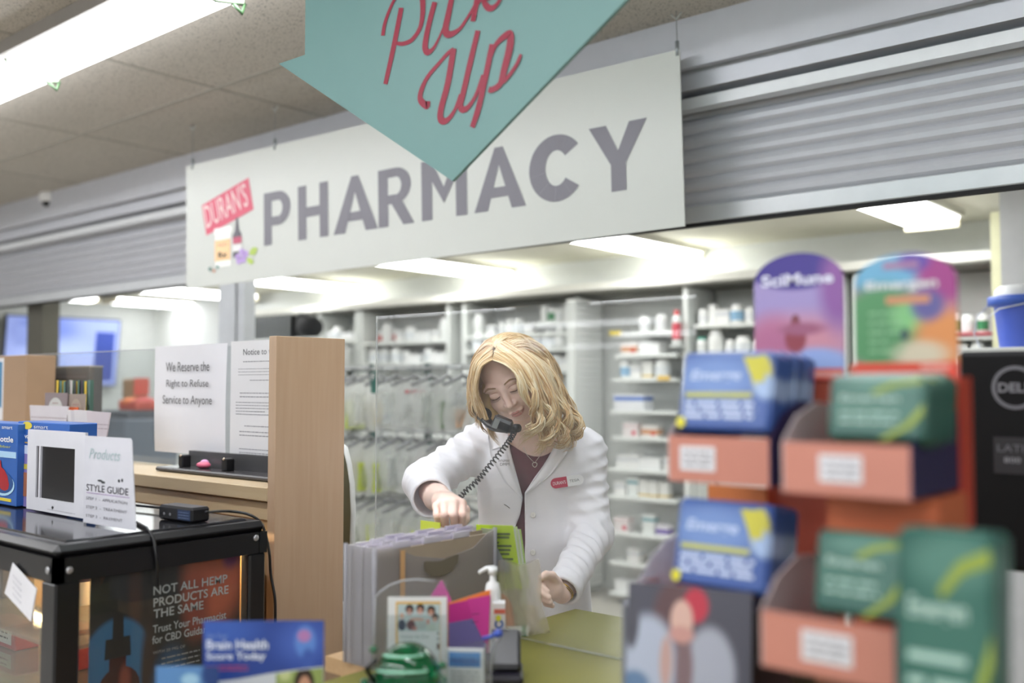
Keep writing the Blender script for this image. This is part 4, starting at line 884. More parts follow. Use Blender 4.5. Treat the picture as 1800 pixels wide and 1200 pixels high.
# pamphlets and envelopes standing on the blue box
yq = 1.50
ph_ = thing('leaflet_holder', 'clear stand of folded colour leaflets and white envelopes', 'leaflet stand', (P(140, 760, Y=yq).x, yq, ZL))
colr = ['3c4a44', 'd8b83c', '48404c', 'c8c4c0', '4c7068', 'e0c040', '3c3c40', '54786c', '607c78', '46685c']
for i in range(10):
    x0 = P(121 + i * 4.6, 690, Y=yq + .06).x; z1 = P(140, 668 + (i % 3), Y=yq + .06).z; b = MB()
    b.box(x0, x0 + .004, yq + .02 + i * .003, yq + .035 + i * .003, ZL + .05, z1, M(colr[i], .5)); b.box(x0, x0 + .012, yq + .018 + i * .003, yq + .0195 + i * .003, ZL + .06, z1, M(colr[(i * 3 + 1) % 10], .5)); b.build('leaflet', ph_, True)
for (pa, pb_, pt, m_, y_) in ((79, 118, 690, '8c7e80', .0), (119, 150, 692, '96887e', .005)):
    x0, x1_ = P(pa, 700, Y=yq + y_).x, P(pb_, 700, Y=yq + y_).x; z1 = P(pa, pt, Y=yq + y_).z; b = MB(); b.box(x0, x1_, yq + y_, yq + y_ + .002, ZL + .04, z1, M(m_, .5)); cxm = (x0 + x1_) / 2
    e_ = el(cxm, z1 - .06, (x1_ - x0) * .34, .045); b.add([(x, yq + y_ - .001, z) for x, z in e_], [tuple(range(20))], M('c8c8c4' if pa < 100 else 'a89a8c', .5)); b.lines(cxm - .02, z1 - .035, .04, 3, .011, yq + y_ - .002, M('a07a7a', .5, var=0), .003, pa); b.build('gift_card', ph_, True)
b = MB(); x0 = P(118, 715, Y=yq - .01).x; b.box(x0, x0 + .06, yq - .006, yq - .003, P(120, 722, Y=yq).z, P(120, 715, Y=yq).z, M('e0682c', .5)); b.build('orange_slip', ph_, True)
for i, (pa, pb_, pt, tl, c_) in enumerate(((52, 120, 712, 2, 'd4cfd4'), (118, 155, 720, 4, 'd8d4d6'), (124, 158, 721, 3, 'cac6ca'), (130, 160, 720, 2, 'd6d2d4'), (152, 194, 722, 3, 'd2c8cc'))):
    y_ = yq - .02 - i * .006; pl = [P(pa, pt, Y=y_), P(pb_, pt + tl, Y=y_), P(pb_ - 9, 780, Y=y_), P(pa + 4, 780, Y=y_)]
    b = MB(); b.add([tuple(p) for p in pl] + [(p.x, p.y + .003, p.z) for p in pl], [(3, 2, 1, 0), (4, 5, 6, 7), (0, 1, 5, 4), (1, 2, 6, 5), (2, 3, 7, 6), (3, 0, 4, 7)], M(c_, .6))
    b.lines(pl[0].x + .012, pl[0].z - .04, abs(pl[1].x - pl[0].x) - .02, 2, .012, y_ - .001, M('b0a0a6', .6, var=0), .003, i); b.build('envelope', ph_, True)
# ------------------------------------------------------------------ things deep in the dispensary, seen past the shutter post
tv_c = P(112, 618, X=XW + .12); tv = thing('wall_screen', 'large blue lit screen beyond the dark pillar', 'screen', (tv_c.x, tv_c.y, tv_c.z), math.radians(90), rx=math.radians(7))
scm = printed('8c9ad4', [(-.18, .22, .30, .16, '6a7cc0', 1.2), (-.05, -.1, .5, .2, 'a0b0e4', 1.2)], .25, emit=.28)
b = MB(); b.box(-.60, .60, 0, .05, -.36, .36, M('1a1c28', .3), .006); b.build('bezel', tv); b = MB(); b.box(-.585, .585, -.003, -.0005, -.345, .345, scm); b.build('display', tv)
b = MB(); b.box(.33, .54, -.006, -.0035, -.30, .22, M('34489a', .4, emit=.10)); b.build('window_panel', tv); b = MB(); b.box(-.5, -.1, -.006, -.0035, .05, .25, M('7f8fcc', .4, emit=.25)); b.build('window_panel', tv)
b = MB(); b.tube([(0, .04, 0), (0, .10, 0)], .04, M('26262a', .4), 8); b.build('mount', tv)
def gblock(nm, label, cat, px, pyb, Y, w, d, h, col, zb=None):
    q = P(px, pyb, Y=Y); t = thing(nm, label, cat, (q.x, Y, q.z if zb is None else zb)); b = MB(); b.box(-w / 2, w / 2, -d / 2, d / 2, 0, h, M(col, .5), .01); b.build('body', t); return t
zt1 = P(230, 830, Y=3.9).z
b = MB(); b.box(P(130, 830, Y=3.9).x, P(520, 830, Y=3.9).x, 3.34, 4.3, zt1 - .04, zt1, M('a8aaa8', .4)); b.box(P(150, 830, Y=3.9).x + .04, P(520, 830, Y=3.9).x - .04, 3.55, 4.25, 0, zt1 - .04, M('b8b8b4', .5)); tag(b.build('work_bench'), 'grey bench inside the dispensary carrying the printer', 'bench')
t = gblock('printer', 'bulky blue-grey printer behind the clear screen', 'printer', 236, 830, 3.8, .48, .42, .42, '6c7684', zt1)
b = MB(); b.box(-.20, .20, -.24, -.2, .05, .13, M('3c3438', .4)); b.box(-.22, .22, -.235, -.2, .17, .20, M('848c98', .4)); b.build('paper_tray', t)
b = MB(); b.box(-.2, .2, -.16, .16, .42, .48, M('585e68', .4), .01); b.box(-.23, -.15, -.215, -.205, .08, .40, M('8ca0b4', .4)); b.build('lid', t)
t = gblock('folded_cloth', 'crumpled red and orange cloth on top of the printer', 'cloth', 246, 700, 3.8, .26, .2, .07, 'cc5644', zt1 + .481)
b = MB(); b.ell((-.02, -.06, .06), (.06, .07, .03), M('e8824c', .6)); b.ell((.06, 0, .06), (.07, .08, .035), M('c84848', .6)); b.build('fold', t)
t = gblock('paper_parcel', 'brown paper parcel on the cloth above the printer', 'parcel', 238, 672, 3.86, .17, .12, .15, 'a8855e', zt1 + .56); b = MB(); b.box(.086, .11, -.06, .05, .03, .155, M('d8604c', .5)); b.build('flap', t)
t = gblock('low_box', 'dark maroon box at the foot of the printer', 'box', 228, 830, 3.52, .20, .08, .09, '54303c', zt1 + .001)
t = gblock('white_packet', 'small white packet on the bench below the printer', 'packet', 262, 828, 3.44, .07, .05, .05, 'd0d4e0', zt1 + .001); t = gblock('notepad', 'pale green notepad on the bench below the printer', 'notepad', 276, 830, 3.40, .10, .08, .012, '9cc88c', zt1 + .001)
# black binders on a high shelf
YBn = 5.0; zs_ = P(480, 596, Y=YBn).z
b = MB(); b.box(P(425, 596, Y=YBn).x, P(560, 596, Y=YBn).x, YBn - .02, YBn + .4, zs_ - .03, zs_, shw); b.box(P(440, 596, Y=YBn).x, P(545, 596, Y=YBn).x, YBn + .05, YBn + .38, 0, zs_ - .03, M('d0d2d0', .5)); tag(b.build('binder_shelf'), 'pale shelf carrying the row of black binders', 'shelf')
first = None
for i in range(8):
    px = 434 + i * 9.2; q = P(px, 590, Y=YBn)
    if first is None:
        first = thing('ring_binder', '', 'binder', (q.x, YBn + .05, zs_)); b = MB(); b.box(-.022, .022, 0, .24, 0, .20, M('1c1e22', .5), .003); b.build('cover', first); b = MB(); b.box(-.017, -.006, -.002, 0, .01, .19, M('a4a8a8', .4)); b.build('spine_strip', first); o = first
    else: o = dup(first, (q.x, YBn + .05, zs_))
    o['label'] = 'black ring binder on the high shelf, %s from the shutter post' % ORD[i]; o['group'] = 'black binders on the high shelf'
q = P(527, 590, Y=YBn); t = thing('duffel_bag', 'black bag slumped at the end of the black binders', 'bag', (q.x, YBn + .1, zs_)); b = MB(); b.ell((0, 0, .09), (.13, .1, .10), M('17191c', .8)); b.ell((-.05, 0, .14), (.07, .08, .07), M('17191c', .8)); b.build('body', t); b = MB(); b.tube([(-.1, -.05, .15), (-.03, -.07, .21), (.05, -.07, .17)], .008, M('222428', .7), 6); b.build('strap', t)
# white mirror / round cornered frame right behind the board
t = thing('cheval_mirror', 'white-rimmed rounded mirror edge peeking past the wooden end board', 'mirror', (P(600, 900, Y=1.86).x, 1.86, 0))
YM = 1.86; b = MB(); pts = [P(*p, Y=YM) for p in ((596, 778), (607, 787), (614, 815), (619, 850), (621, 900), (619, 960), (615, 1010), (611, 1060))]
b.tube(pts, .009, M('d9dcda', .35), 8, flat=.6); b.build('rim', t, True)
b = MB(); pl = [P(*p, Y=YM + .002) for p in ((596, 780), (606, 789), (613, 816), (618, 850), (620, 900), (618, 960), (614, 1010), (610, 1058), (560, 1058), (560, 780))]; b.add([tuple(p) for p in pl][::-1], [tuple(range(10))], M('7c7c68', .2, metal=.3)); b.add([(p.x, p.y + .01, p.z) for p in pl], [tuple(range(10))], M('9a9a8c', .4)); b.build('glass', t, True)
b = MB(); b.box(P(560, 1060, Y=YM).x, P(612, 1060, Y=YM).x, YM - .04, YM + .06, 0, P(600, 1056, Y=YM).z, M('b8b8b0', .4)); b.build('foot', t, True)
# ------------------------------------------------------------------ things on the front counter
# file tote
A = P(657, 1178, Z=ZC); fx1 = A.x; fy0 = A.y; fy1 = YP - .012; fx0 = P(606, 1170, Y=fy0).x; fh = P(657, 966, X=fx1, ).z - ZC
t = thing('file_box', 'frosted plastic file box with a handle hole, full of tabbed folders', 'file box', ((fx0 + fx1) / 2, (fy0 + fy1) / 2, ZC))
fro = clear('f4f4f6', .42, 'cfcdd0', 1.35, .3, 'frosted'); fro2 = clear('f6f4f4', .42, 'd2cfcf', 1.35, .3, 'frosted_b')
b = MB(Matrix.Translation((fx1, 0, ZC)) @ Matrix.Rotation(PI / 2, 4, 'Z'))
out = [(fy0, .004), (fy1, .004), (fy1, fh)]
dipc = (fy0 + fy1) / 2 + .02; out += [(dipc + .13, fh - .004), (dipc + .085, fh - .03), (dipc, fh - .042), (dipc - .085, fh - .026), (dipc - .15, fh), (fy0, fh)]
b.prism(out, -.0, .002, fro2); b.build('side_panel', t, True)
b = MB(); b.box(fx0, fx0 + .002, fy0, fy1, ZC + .004, ZC + fh, fro); b.build('side_panel', t, True)
b = MB()
prof = [];
for i in range(5): x0 = fx0 + (fx1 - fx0) * i / 5; x1 = fx0 + (fx1 - fx0) * (i + 1) / 5; b.box(x0, x1, fy0 + (i % 2) * .002, fy0 + .003 + (i % 2) * .002, ZC + .004, ZC + fh + .002, fro)
b.build('gusset', t, True)
b = MB(); b.box(fx0, fx1, fy0, fy1, ZC + .001, ZC + .004, fro2); b.box(fx0, fx1, fy1 - .002, fy1, ZC + .004, ZC + fh, fro); b.build('bottom', t, True)
b = MB(Matrix.Translation((fx1 + .001, 0, ZC)) @ Matrix.Rotation(PI / 2, 4, 'Z'))
ha, hb = P(744, 990, X=fx1), P(805, 985, X=fx1); hc_ = (ha.y + hb.y) / 2; hl = (hb.y - ha.y) / 2; hz = P(775, 994, X=fx1).z - ZC
b.add([(hc_ - hl, -.001, hz + .014), (hc_ - hl * .95, -.001, hz - .004), (hc_ - hl * .6, -.001, hz - .016), (hc_, -.001, hz - .020), (hc_ + hl * .6, -.001, hz - .014), (hc_ + hl * .95, -.001, hz), (hc_ + hl, -.001, hz + .016), (hc_ + hl * .8, -.001, hz + .017), (hc_ + hl * .4, -.001, hz + .014), (hc_, -.001, hz + .010), (hc_ - hl * .5, -.001, hz + .012), (hc_ - hl * .85, -.001, hz + .015)], [tuple(range(12))], M('6d6658', .6)); b.build('handle_hole', t, True)
for (x, y, r_) in ((fx1, fy0, .005), (fx1, fy1, .005), (fx0, fy0, .004)):
    b = MB(); b.tube([(x, y, ZC + .002), (x, y, ZC + fh + .004)], r_, clear('f4f4f8', .5, 'd8d8de', 1.4, .2), 8); b.build('edge_tube', t, True)
fcol = ['9c8c74', 'a89c8c', 'd2cdd8', '8e8270', 'c8c4cc', '9c8e78', 'cac6d4', 'a49684']
for i in range(8):
    x = fx0 + .006 + (fx1 - fx0 - .014) * i / 7; z1 = ZC + fh - .012 + (i % 3) * .005
    fo = thing('folder', 'tan and white tabbed folder, %s from the wooden end board, in the file box' % ORD[i], 'folder', (x, (fy0 + fy1) / 2, ZC + .006), group='folders in the file box')
    b = MB(); b.box(x - .0022, x + .0022, fy0 + .012, fy1 - .012, ZC + .006, z1, M(fcol[i], .6)); b.build('sleeve', fo, True)
    r = random.Random(i); y = fy0 + .02 + (i % 3) * .03
    while y < fy1 - .07:
        b = MB(); b.box(x - .0025, x + .0025, y, y + .05, z1, z1 + .014, clear('f8f6fa', .4, 'e4e2ea', 1.4, .15)); b.box(x - .0012, x + .0012, y + .004, y + .046, z1 + .001, z1 + .012, M(['dcd8e4', 'e2e2e6', 'cfc9de'][i % 3], .5)); b.build('index_tab', fo, True); y += .085
b = MB(); p0 = P(691, 1085, X=fx1 - .006); b.box(fx1 + .0022, fx1 + .0035, P(706, 1000, X=fx1).y - .006, P(706, 1000, X=fx1).y + .006, ZC + .01, ZC + fh - .01, M('c8a070', .5)); tag(b.build('pencil_strip'), 'light wood strip seen through the frosted file box', 'strip')
b = MB(); p = P(756, 926, Y=1.55); b.box(p.x - .03, p.x + .03, 1.55, 1.552, p.z - .03, p.z + .012, M('c4d04a', .5)); tag(b.build('sticky_note'), 'lime sticky note rising out of the file box by the hand', 'note')
# green booklet stack in a clear pocket, behind the clear screen
def sheet(mb, pts, th, m, Y=None, D=None):
    q = [P(*p, Y=Y) if D is None else P(*p, D=D) for p in pts]; n = len(q)
    back = [v + FWD * th for v in q]; mb.add([tuple(v) for v in q] + [tuple(v) for v in back], [tuple(range(n))[::-1], tuple(range(n, 2 * n))] + [(i, (i + 1) % n, (i + 1) % n + n, i + n) for i in range(n)], m)
    return q
DB = 2.14
q0 = P(885, 1040, D=DB); t = thing('booklet', 'lime-green printed booklet standing in front of the white coat', 'booklet', (q0.x, q0.y, ZC))
b = MB(); lime = M('b4cf2e', .45); sheet(b, [(838, 1038), (918, 1035), (902, 924), (837, 922)], .004, lime, D=DB); b.build('cover', t, True)
b = MB(); gd = M('5c6c34', .6, var=0)
for i, (y, w_) in enumerate(((936, 1), (942, .96), (951, .6), (957, 1), (964, .95), (971, .9), (980, 1), (988, .7), (994, .95), (1001, .9), (1016, .5))):
    f = (y - 922) / 116; xa_ = 844 + 3 * f; xb_ = 895 + 14 * f
    sheet(b, [(xa_, y + 4), (xa_ + (xb_ - xa_) * w_, y + 4.5), (xa_ + (xb_ - xa_) * w_, y + .5), (xa_, y)], .0004, gd, D=DB - .0012)
b.build('lettering', t, True)
for i in range(4):
    b = MB(); o_ = 3 + i * 3.2; sheet(b, [(845 + o_, 1038 - i), (918 + o_, 1036 - i), (903 + o_, 930 - (i == 1) * 5), (845 + o_, 930)], .0015, M(['e2e6e4', 'cfe0a8', 'e6e8e4', 'b8d878'][i], .5), D=DB + .004 + i * .004); b.build('page', t, True)
t = thing('booklet_stand', 'clear curved plastic stand holding up the lime-green booklet', 'stand', (q0.x, q0.y, ZC))
b = MB(); sheet(b, [(850, 1003), (894, 1004), (895, 992), (885, 984), (874, 962), (866, 950), (852, 944)], .006, clear('e8eaf0', .62, 'c4c6d0', 1.45, .2), D=DB - .02); b.build('side_wing', t, True)
b = MB(); c0 = P(850, 1040, D=DB - .01); c1 = P(925, 1040, D=DB - .01); b.T = Matrix(); b.add([(c0.x, c0.y, ZC), (c1.x, c1.y, ZC), (c1.x, c1.y, c1.z), (c0.x, c0.y, c0.z), (c0.x - .03, c0.y + .04, ZC), (c1.x - .03, c1.y + .04, ZC), (c1.x - .03, c1.y + .04, c1.z), (c0.x - .03, c0.y + .04, c0.z)], [(0, 1, 2, 3), (5, 4, 7, 6), (1, 5, 6, 2), (4, 0, 3, 7), (3, 2, 6, 7)], clear('eef2e6', .25, 'd6dcc0', 1.45, .1)); b.build('riser', t, True)
# clear bag of small items held by the person
DG = 2.12; q0 = P(918, 1120, Z=ZC + .002)
t = thing('zip_bag', 'clear plastic bag with an orange strip and a small jar, held by the hand', 'bag', tuple(q0))
bgm = clear('fbfaf8', .30, 'efe6da', 1.35, .12, 'clear_bag')
n = 14; m = 16; vs = []; fs = []
for side in (0, 1):
    for i in range(m + 1):
        for j in range(n + 1):
            u, v = j / n, i / m
            xl = 866 + 4 * v + 6 * v * v; xr = 968 - 22 * v ** .8 + 3 * math.sin(v * 9); py = 1128 - v * 140 - 14 * u * (1 - v) * 0 + 5 * math.sin(u * 7 + v * 4) * v
            puff = .030 * math.sin(PI * min(1, max(0, u))) * (1 - v * .55); base = P(xl + (xr - xl) * u, py, D=DG)
            p = base + FWD * (puff * (1 if side else -1)) + FWD * (.003 * math.sin(u * 23 + v * 11)); vs.append((p.x, p.y, max(p.z, ZC + .003)))
K = (m + 1) * (n + 1)
for s_ in (0, 1):
    for i in range(m):
        for j in range(n): a = s_ * K + i * (n + 1) + j; f = (a, a + 1, a + n + 2, a + n + 1); fs.append(f if s_ == 0 else f[::-1])
b = MB(); b.add(vs, fs, bgm, True); b.build('film', t, True)
b = MB(); sheet(b, [(884, 1098), (905, 1100), (898, 1060), (885, 1044), (878, 1048)], .006, M('d88a5c', .5), D=DG); b.build('orange_strip', t, True)
b = MB(); sheet(b, [(880, 1118), (950, 1122), (944, 1064), (884, 1060)], .004, M('e2d6c6', .6), D=DG + .012); b.build('paper', t, True)
q = P(905, 1112, D=DG - .008); b = MB(Matrix.Translation(q) @ Matrix.Rotation(YAW, 4, 'Z') @ Matrix.Rotation(PI / 2, 4, 'Y')); b.lathe([(.013, -.03), (.015, -.026), (.015, .022), (.015, .03)], M('d8dcd4', .4), 14); b.lathe([(.0155, .014), (.0155, .024)], M('5c8c6c', .4), 14, caps=False); b.build('jar', t, True)
# photo card in an acrylic holder
t, wd, hg_ = card('photo_card', 'white card with a picture of laughing people, behind the green box', 'card', 681, 785, 1049, 1219, D=1.70, rz=YAW)
b = MB(); b.box(-wd / 2, wd / 2, 0, .0015, 0, hg_, M('dededc', .5, var=.01)); b.build('sheet', t)
b = MB(); kx = wd / 104; kz = hg_ / 170
def fr(px, py): return (-wd / 2 + (px - 681) * kx, (1219 - py) * kz)
def rect(mb, p0, p1, m, y=-.001): x0, z0 = fr(p0[0], p1[1]); x1, z1 = fr(p1[0], p0[1]); mb.add([(x0, y, z0), (x1, y, z0), (x1, y, z1), (x0, y, z1)], [(0, 1, 2, 3)], m)
rect(b, (695, 1057), (774, 1180), M('d8a838', .5), -.0008); rect(b, (698, 1061), (773, 1109), M('b4c4c4', .5), -.0012); rect(b, (699, 1109), (773, 1200), M('d8dedc', .5), -.0012)
def blob(cx, cy, rx, ry, col, y): b.add([(x, y, z) for x, z in el(fr(cx, cy)[0], fr(cx, cy)[1], rx * kx, ry * kz, 16)], [tuple(range(16))], M(col, .5))
for i, (cx, cy) in enumerate(((719, 1072), (738, 1071), (757, 1074), (764, 1086), (706, 1080))):
    hair_ = i < 4; r_ = 8 if i < 3 else 6.5
    if hair_: blob(cx + .5, cy - 2, r_ * .95, r_ * 1.05, '1c1818', -.0016)
    blob(cx, cy + 2, r_ * .62, r_ * .78, ['a87c6c', 'c08c78', 'b8846c', 'c89880', 'd0a488'][i], -.0019)
    blob(cx, cy + 5, r_ * .25, r_ * .10, 'f0ece8', -.0021); blob(cx - 2, cy + 1, .8, .7, '2a2020', -.0021); blob(cx + 2, cy + 1, .8, .7, '2a2020', -.0021)
for (cx, cy, rx, ry, c_) in ((706, 1098, 7, 10, '2c3850'), (722, 1098, 8, 9, '5c2a34'), (740, 1098, 10, 8, 'a8b4b0'), (758, 1102, 9, 7, 'b8c4b8'), (733, 1088, 14, 3, 'c8a08c'), (752, 1092, 3, 5, 'c88c7c'), (768, 1102, 5, 8, 'c0ccc4'), (728, 1104, 5, 4, 'b87c70')): blob(cx, cy, rx, ry, c_, -.0014)
for cy in (1113, 1122): blob(770, cy, 1.8, 2, '1a1a1a', -.0018)
rect(b, (768, 1130), (772, 1141), M('4a1420', .5), -.0018); x0, z0 = fr(704, 1121); b.text('Choose the Shot', x0, z0, -.0018, M('7c8888', .6, var=0), w=50 * kx, h=6 * kz); b.build('printed_picture', t)
b = MB(); b.box(-wd / 2 - .003, wd / 2 + .003, -.006, -.004, 0, hg_ * .82, plexi); b.box(-wd / 2 - .003, wd / 2 + .003, .003, .0045, 0, hg_ + .002, plexi); b.box(-wd / 2, wd / 2, -.006, .04, 0, .003, plexi); b.build('clear_sleeve', t)
# curved clear leaflet holder with pink cards
DPK = 1.78; q0 = P(825, 1130, D=DPK)
t = thing('leaflet_holder', 'clear curved-sided holder of pink, orange and purple cards', 'leaflet stand', (q0.x, q0.y, ZC))
b = MB(); arc = [P(660 + 0, 1050, D=DPK), P(668, 1040, D=DPK), P(685, 1028, D=DPK), P(708, 1020, D=DPK), P(732, 1018, D=DPK), P(765, 1021, D=DPK)]
b.tube(arc, .0022, clear('f0f2f4', .5, 'd8dadc', 1.45, .1), 6); b.tube([P(660, 1050, D=DPK), P(658, 1100, D=DPK), P(655, 1180, D=DPK)], .0018, clear('f0f2f4', .5, 'd8dadc', 1.45, .1), 6)
sheet(b, [(661, 1190), (785, 1190), (785, 1021), (765, 1021), (732, 1018), (708, 1020), (685, 1028), (668, 1040), (661, 1050)], .0015, clear('fafafa', .05, 'e8e8ec', 1.45, .05), D=DPK); b.build('wing', t, True)
b = MB(); sheet(b, [(784, 1180), (872, 1180), (872, 1120), (784, 1140)], .002, plexi, D=DPK - .03); b.build('front_pocket', t, True)
for k_, (pl, col) in enumerate(((((756, 1100), (797, 1100), (793, 1053), (777, 1020), (775, 1020), (757, 1047)), 'd654a8'), (((787, 1190), (861, 1170), (865, 1036), (855, 1038), (787, 1060)), 'e4823c'), (((789, 1150), (858, 1168), (862, 1046), (789, 1062)), 'bc2c84'), (((789, 1150), (858, 1168), (850, 1088), (831, 1087), (789, 1095)), '6c649c'), (((831, 1087), (851, 1128), (858, 1128), (862, 1046), (821, 1053)), 'c83a92'), (((855, 1160), (861, 1160), (868, 1035), (862, 1036)), 'e4e2e0'))):
    b = MB(); sheet(b, pl, .0012, M(col, .5), D=DPK + (.01, .006, .003, .0, -.002, .004)[k_]); b.build('card', t, True)
b = MB(); sheet(b, [(829, 1080), (843, 1079), (843, 1078), (829, 1079)], .0005, ink, D=DPK - .0035); sheet(b, [(829, 1094), (840, 1093), (840, 1092), (829, 1093)], .0005, ink, D=DPK - .0035); b.build('lettering', t, True)
# small white card with a blue banner
t, wd, hg_ = card('notice_card', 'small white notice card with a blue banner, beside the green box', 'card', 786, 850, 1139, 1236, D=1.64, rz=YAW - .10)
b = MB(); b.box(-wd / 2, wd / 2, 0, .0015, 0, hg_, M('d8dadc', .5)); b.box(-wd * .46, wd * .42, -.001, 0, hg_ * .66, hg_ * .93, printed('4a8cd0', [(0, hg_ * .75, wd * .5, hg_ * .08, '2f6cb0', 1.2)], .5)); b.text('Mailing Rx', -wd * .4, hg_ * .74, -.0016, M('2a5894', .5, var=0), w=wd * .75, h=hg_ * .08, bold=.02); b.lines(-wd * .42, hg_ * .56, wd * .8, 5, hg_ * .075, -.001, M('8a8c92', .6, var=0), hg_ * .022, 5); b.build('sheet', t)
b = MB(); b.box(-wd / 2 - .001, wd / 2 + .006, -.004, -.002, 0, hg_ * .98, plexi); b.box(wd / 2 + .001, wd / 2 + .0025, -.004, .03, 0, hg_ * 1.02, clear('f0f2f4', .4, 'd8dadc')); b.build('clear_sleeve', t)
# hand sanitiser pump
q = P(866, 1170, Z=ZC); t = thing('pump_bottle', 'clear bottle with a white pump head, below the lime booklet', 'pump bottle', (q.x, q.y, ZC), YAW)
D_ = (q - CAM).dot(FWD); k = D_ / FPX
hh = lambda py: P(866, py, D=D_).z - ZC
b = MB(); b.lathe([(.022, .001), (.025, .006), (.025, hh(1085)), (.018, hh(1070)), (.010, hh(1062))], clear('f4f8fa', .15, 'e4ecf0', 1.4, .05), 20); b.build('body', t)
b = MB(); b.lathe([(.015, hh(1064)), (.016, hh(1062)), (.015, hh(1040)), (.012, hh(1026)), (.006, hh(1022)), (.005, hh(1004))], M('dfe2e2', .4), 18); b.tube([(0, 0, hh(1010)), (0, 0, hh(998))], .009, M('dfe2e2', .4), 12); b.tube([(.004, 0, hh(999)), (-.012, 0, hh(1000)), (-.024, 0, hh(1006)), (-.026, 0, hh(1009))], [.005, .0042, .0034, .003], M('dfe2e2', .4), 8); b.build('pump_head', t)
# narrow printed carton beside it
t, wd, hg_ = card('carton', 'narrow white carton printed with blue letters, beside the pump bottle', 'box', 864, 888, 1060, 1190, D=1.84, rz=YAW)
b = MB(); b.box(-wd / 2, wd / 2, 0, .03, 0, hg_, M('d8dadc', .5), .001); b.box(-wd / 2, wd / 2, -.0008, 0, hg_ * .86, hg_ * .92, M('c86a5a', .5)); b.box(-wd * .5, -wd * .32, -.001, 0, 0, hg_, M('e8e8e6', .5))
bl_ = M('2f66b0', .5)
for i, ch in enumerate('OTTO'): b.text(ch, -wd * .28, hg_ * (.66 - i * .15), -.0012, bl_, w=wd * .66, h=hg_ * .12, bold=.03)
b.add([(x, -.002, z) for x, z in el(0, hg_ * .80, wd * .2, hg_ * .045, 14)], [tuple(range(14))], M('d0d840', .5)); b.build('carton_body', t)
# card terminal, black
q = P(866, 1190, Z=ZC); t = thing('card_terminal', 'black card payment terminal on the yellow-green worktop', 'card terminal', (q.x + .035, q.y + .01, ZC), YAW)
b = MB(); b.box(-.045, .022, -.06, .05, .001, .022, M('1c1a24', .35), .006); b.build('base', t)
b = MB(Matrix.Translation((0, .02, .038)) @ Matrix.Rotation(.5, 4, 'X')); b.box(-.05, .018, -.05, .05, 0, .022, M('17171c', .35), .006); b.build('keypad', t)
b = MB(); b.tube([(-.03, .03, .02), (-.03, .035, .06)], .012, M('1c1a20', .4), 8); b.build('neck', t)
b = MB(); b.tube([P(848, 1122, D=1.66) - Vector((0, 0, 0)), P(862, 1119, D=1.66), P(872, 1113, D=1.66)], .0035, M('2a4aa8', .35), 8); b.ell(tuple(P(876, 1113, D=1.66)), (.008, .008, .007), M('3450b0', .35)); o = b.build('pen'); tag(o, 'blue counter pen resting on top of the small notice card', 'pen')
b = MB(); b.tube([P(880, 1118, D=1.67), P(870, 1132, D=1.67), P(862, 1155, D=1.67), P(862, 1200, D=1.67), P(864, 1240, D=1.67)], .003, clear('e8eaee', .5, 'c8cad0'), 8); cdo = b.build('cord', o); cdo.location = (0, 0, 0)
# green translucent container
q = P(712, 1262, Z=ZC); Dg = (q - CAM).dot(FWD); t = thing('green_container', 'translucent green plastic container with a ribbed domed lid', 'container', (q.x, q.y, ZC), YAW)
gm = bpy.data.materials.new('green_plastic'); gm.use_nodes = True; g_ = gm.node_tree.nodes['Principled BSDF']; g_.inputs['Base Color'].default_value = lin('078a50'); g_.inputs['Roughness'].default_value = .08; g_.inputs['Transmission Weight'].default_value = .8; g_.inputs['IOR'].default_value = 1.45; g_.inputs['Coat Weight'].default_value = .5
k = Dg / FPX; W2 = 72 * k; H = (1262 - 1130) * k
b = MB(); b.box(-W2, W2, -.045, .05, .001, H * .52, gm, .012); b.build('base', t)
b = MB(); vs = []; fs = []; n = 16; m = 10
for i in range(m + 1):
    for j in range(n * 2):
        a = PI * j / n; ph = PI / 2 * i / m; r_ = math.cos(ph); rib = 1 + .03 * math.cos(a * 8)
        vs.append((W2 * .80 * (abs(math.cos(a)) ** .7) * math.copysign(1, math.cos(a)) * r_ * rib + .004, .042 * (abs(math.sin(a)) ** .7) * math.copysign(1, math.sin(a)) * r_ * rib, H * .5 + H * .5 * math.sin(ph)))
for i in range(m):
    for j in range(2 * n): fs.append((i * 2 * n + j, i * 2 * n + (j + 1) % (2 * n), (i + 1) * 2 * n + (j + 1) % (2 * n), (i + 1) * 2 * n + j))
b.add(vs, fs, gm, True); b.build('domed_lid', t)
for (x, z) in ((-.05, H * .93), (-W2 * .98, H * .5), (W2 * .92, H * .72)): b = MB(); b.ell((x, -.01, z), (.007, .010, .006), gm); b.build('knob', t)
for z_, w_ in ((.86, .7), (.66, .95)):
    b = MB(); pts = [(W2 * w_ * math.cos(a) * .8, -.046 * math.sin(a) - .002, H * z_ + .006 * math.sin(a)) for a in [PI * i / 12 for i in range(2, 11)]]; b.tube(pts, .0022, M('9adcc0', .25), 6); b.build('rib', t)
b = MB(); b.tube([(-W2 * .7, -.03, H * .55), (-W2 * .85, -.045, H * .75), (-W2 * .6, -.048, H * .88)], .004, black, 6); b.tube([(-W2 * .8, -.05, H * .42), (-W2 * .4, -.052, H * .48), (-.01, -.05, H * .46)], .004, black, 6); b.build('strap', t)
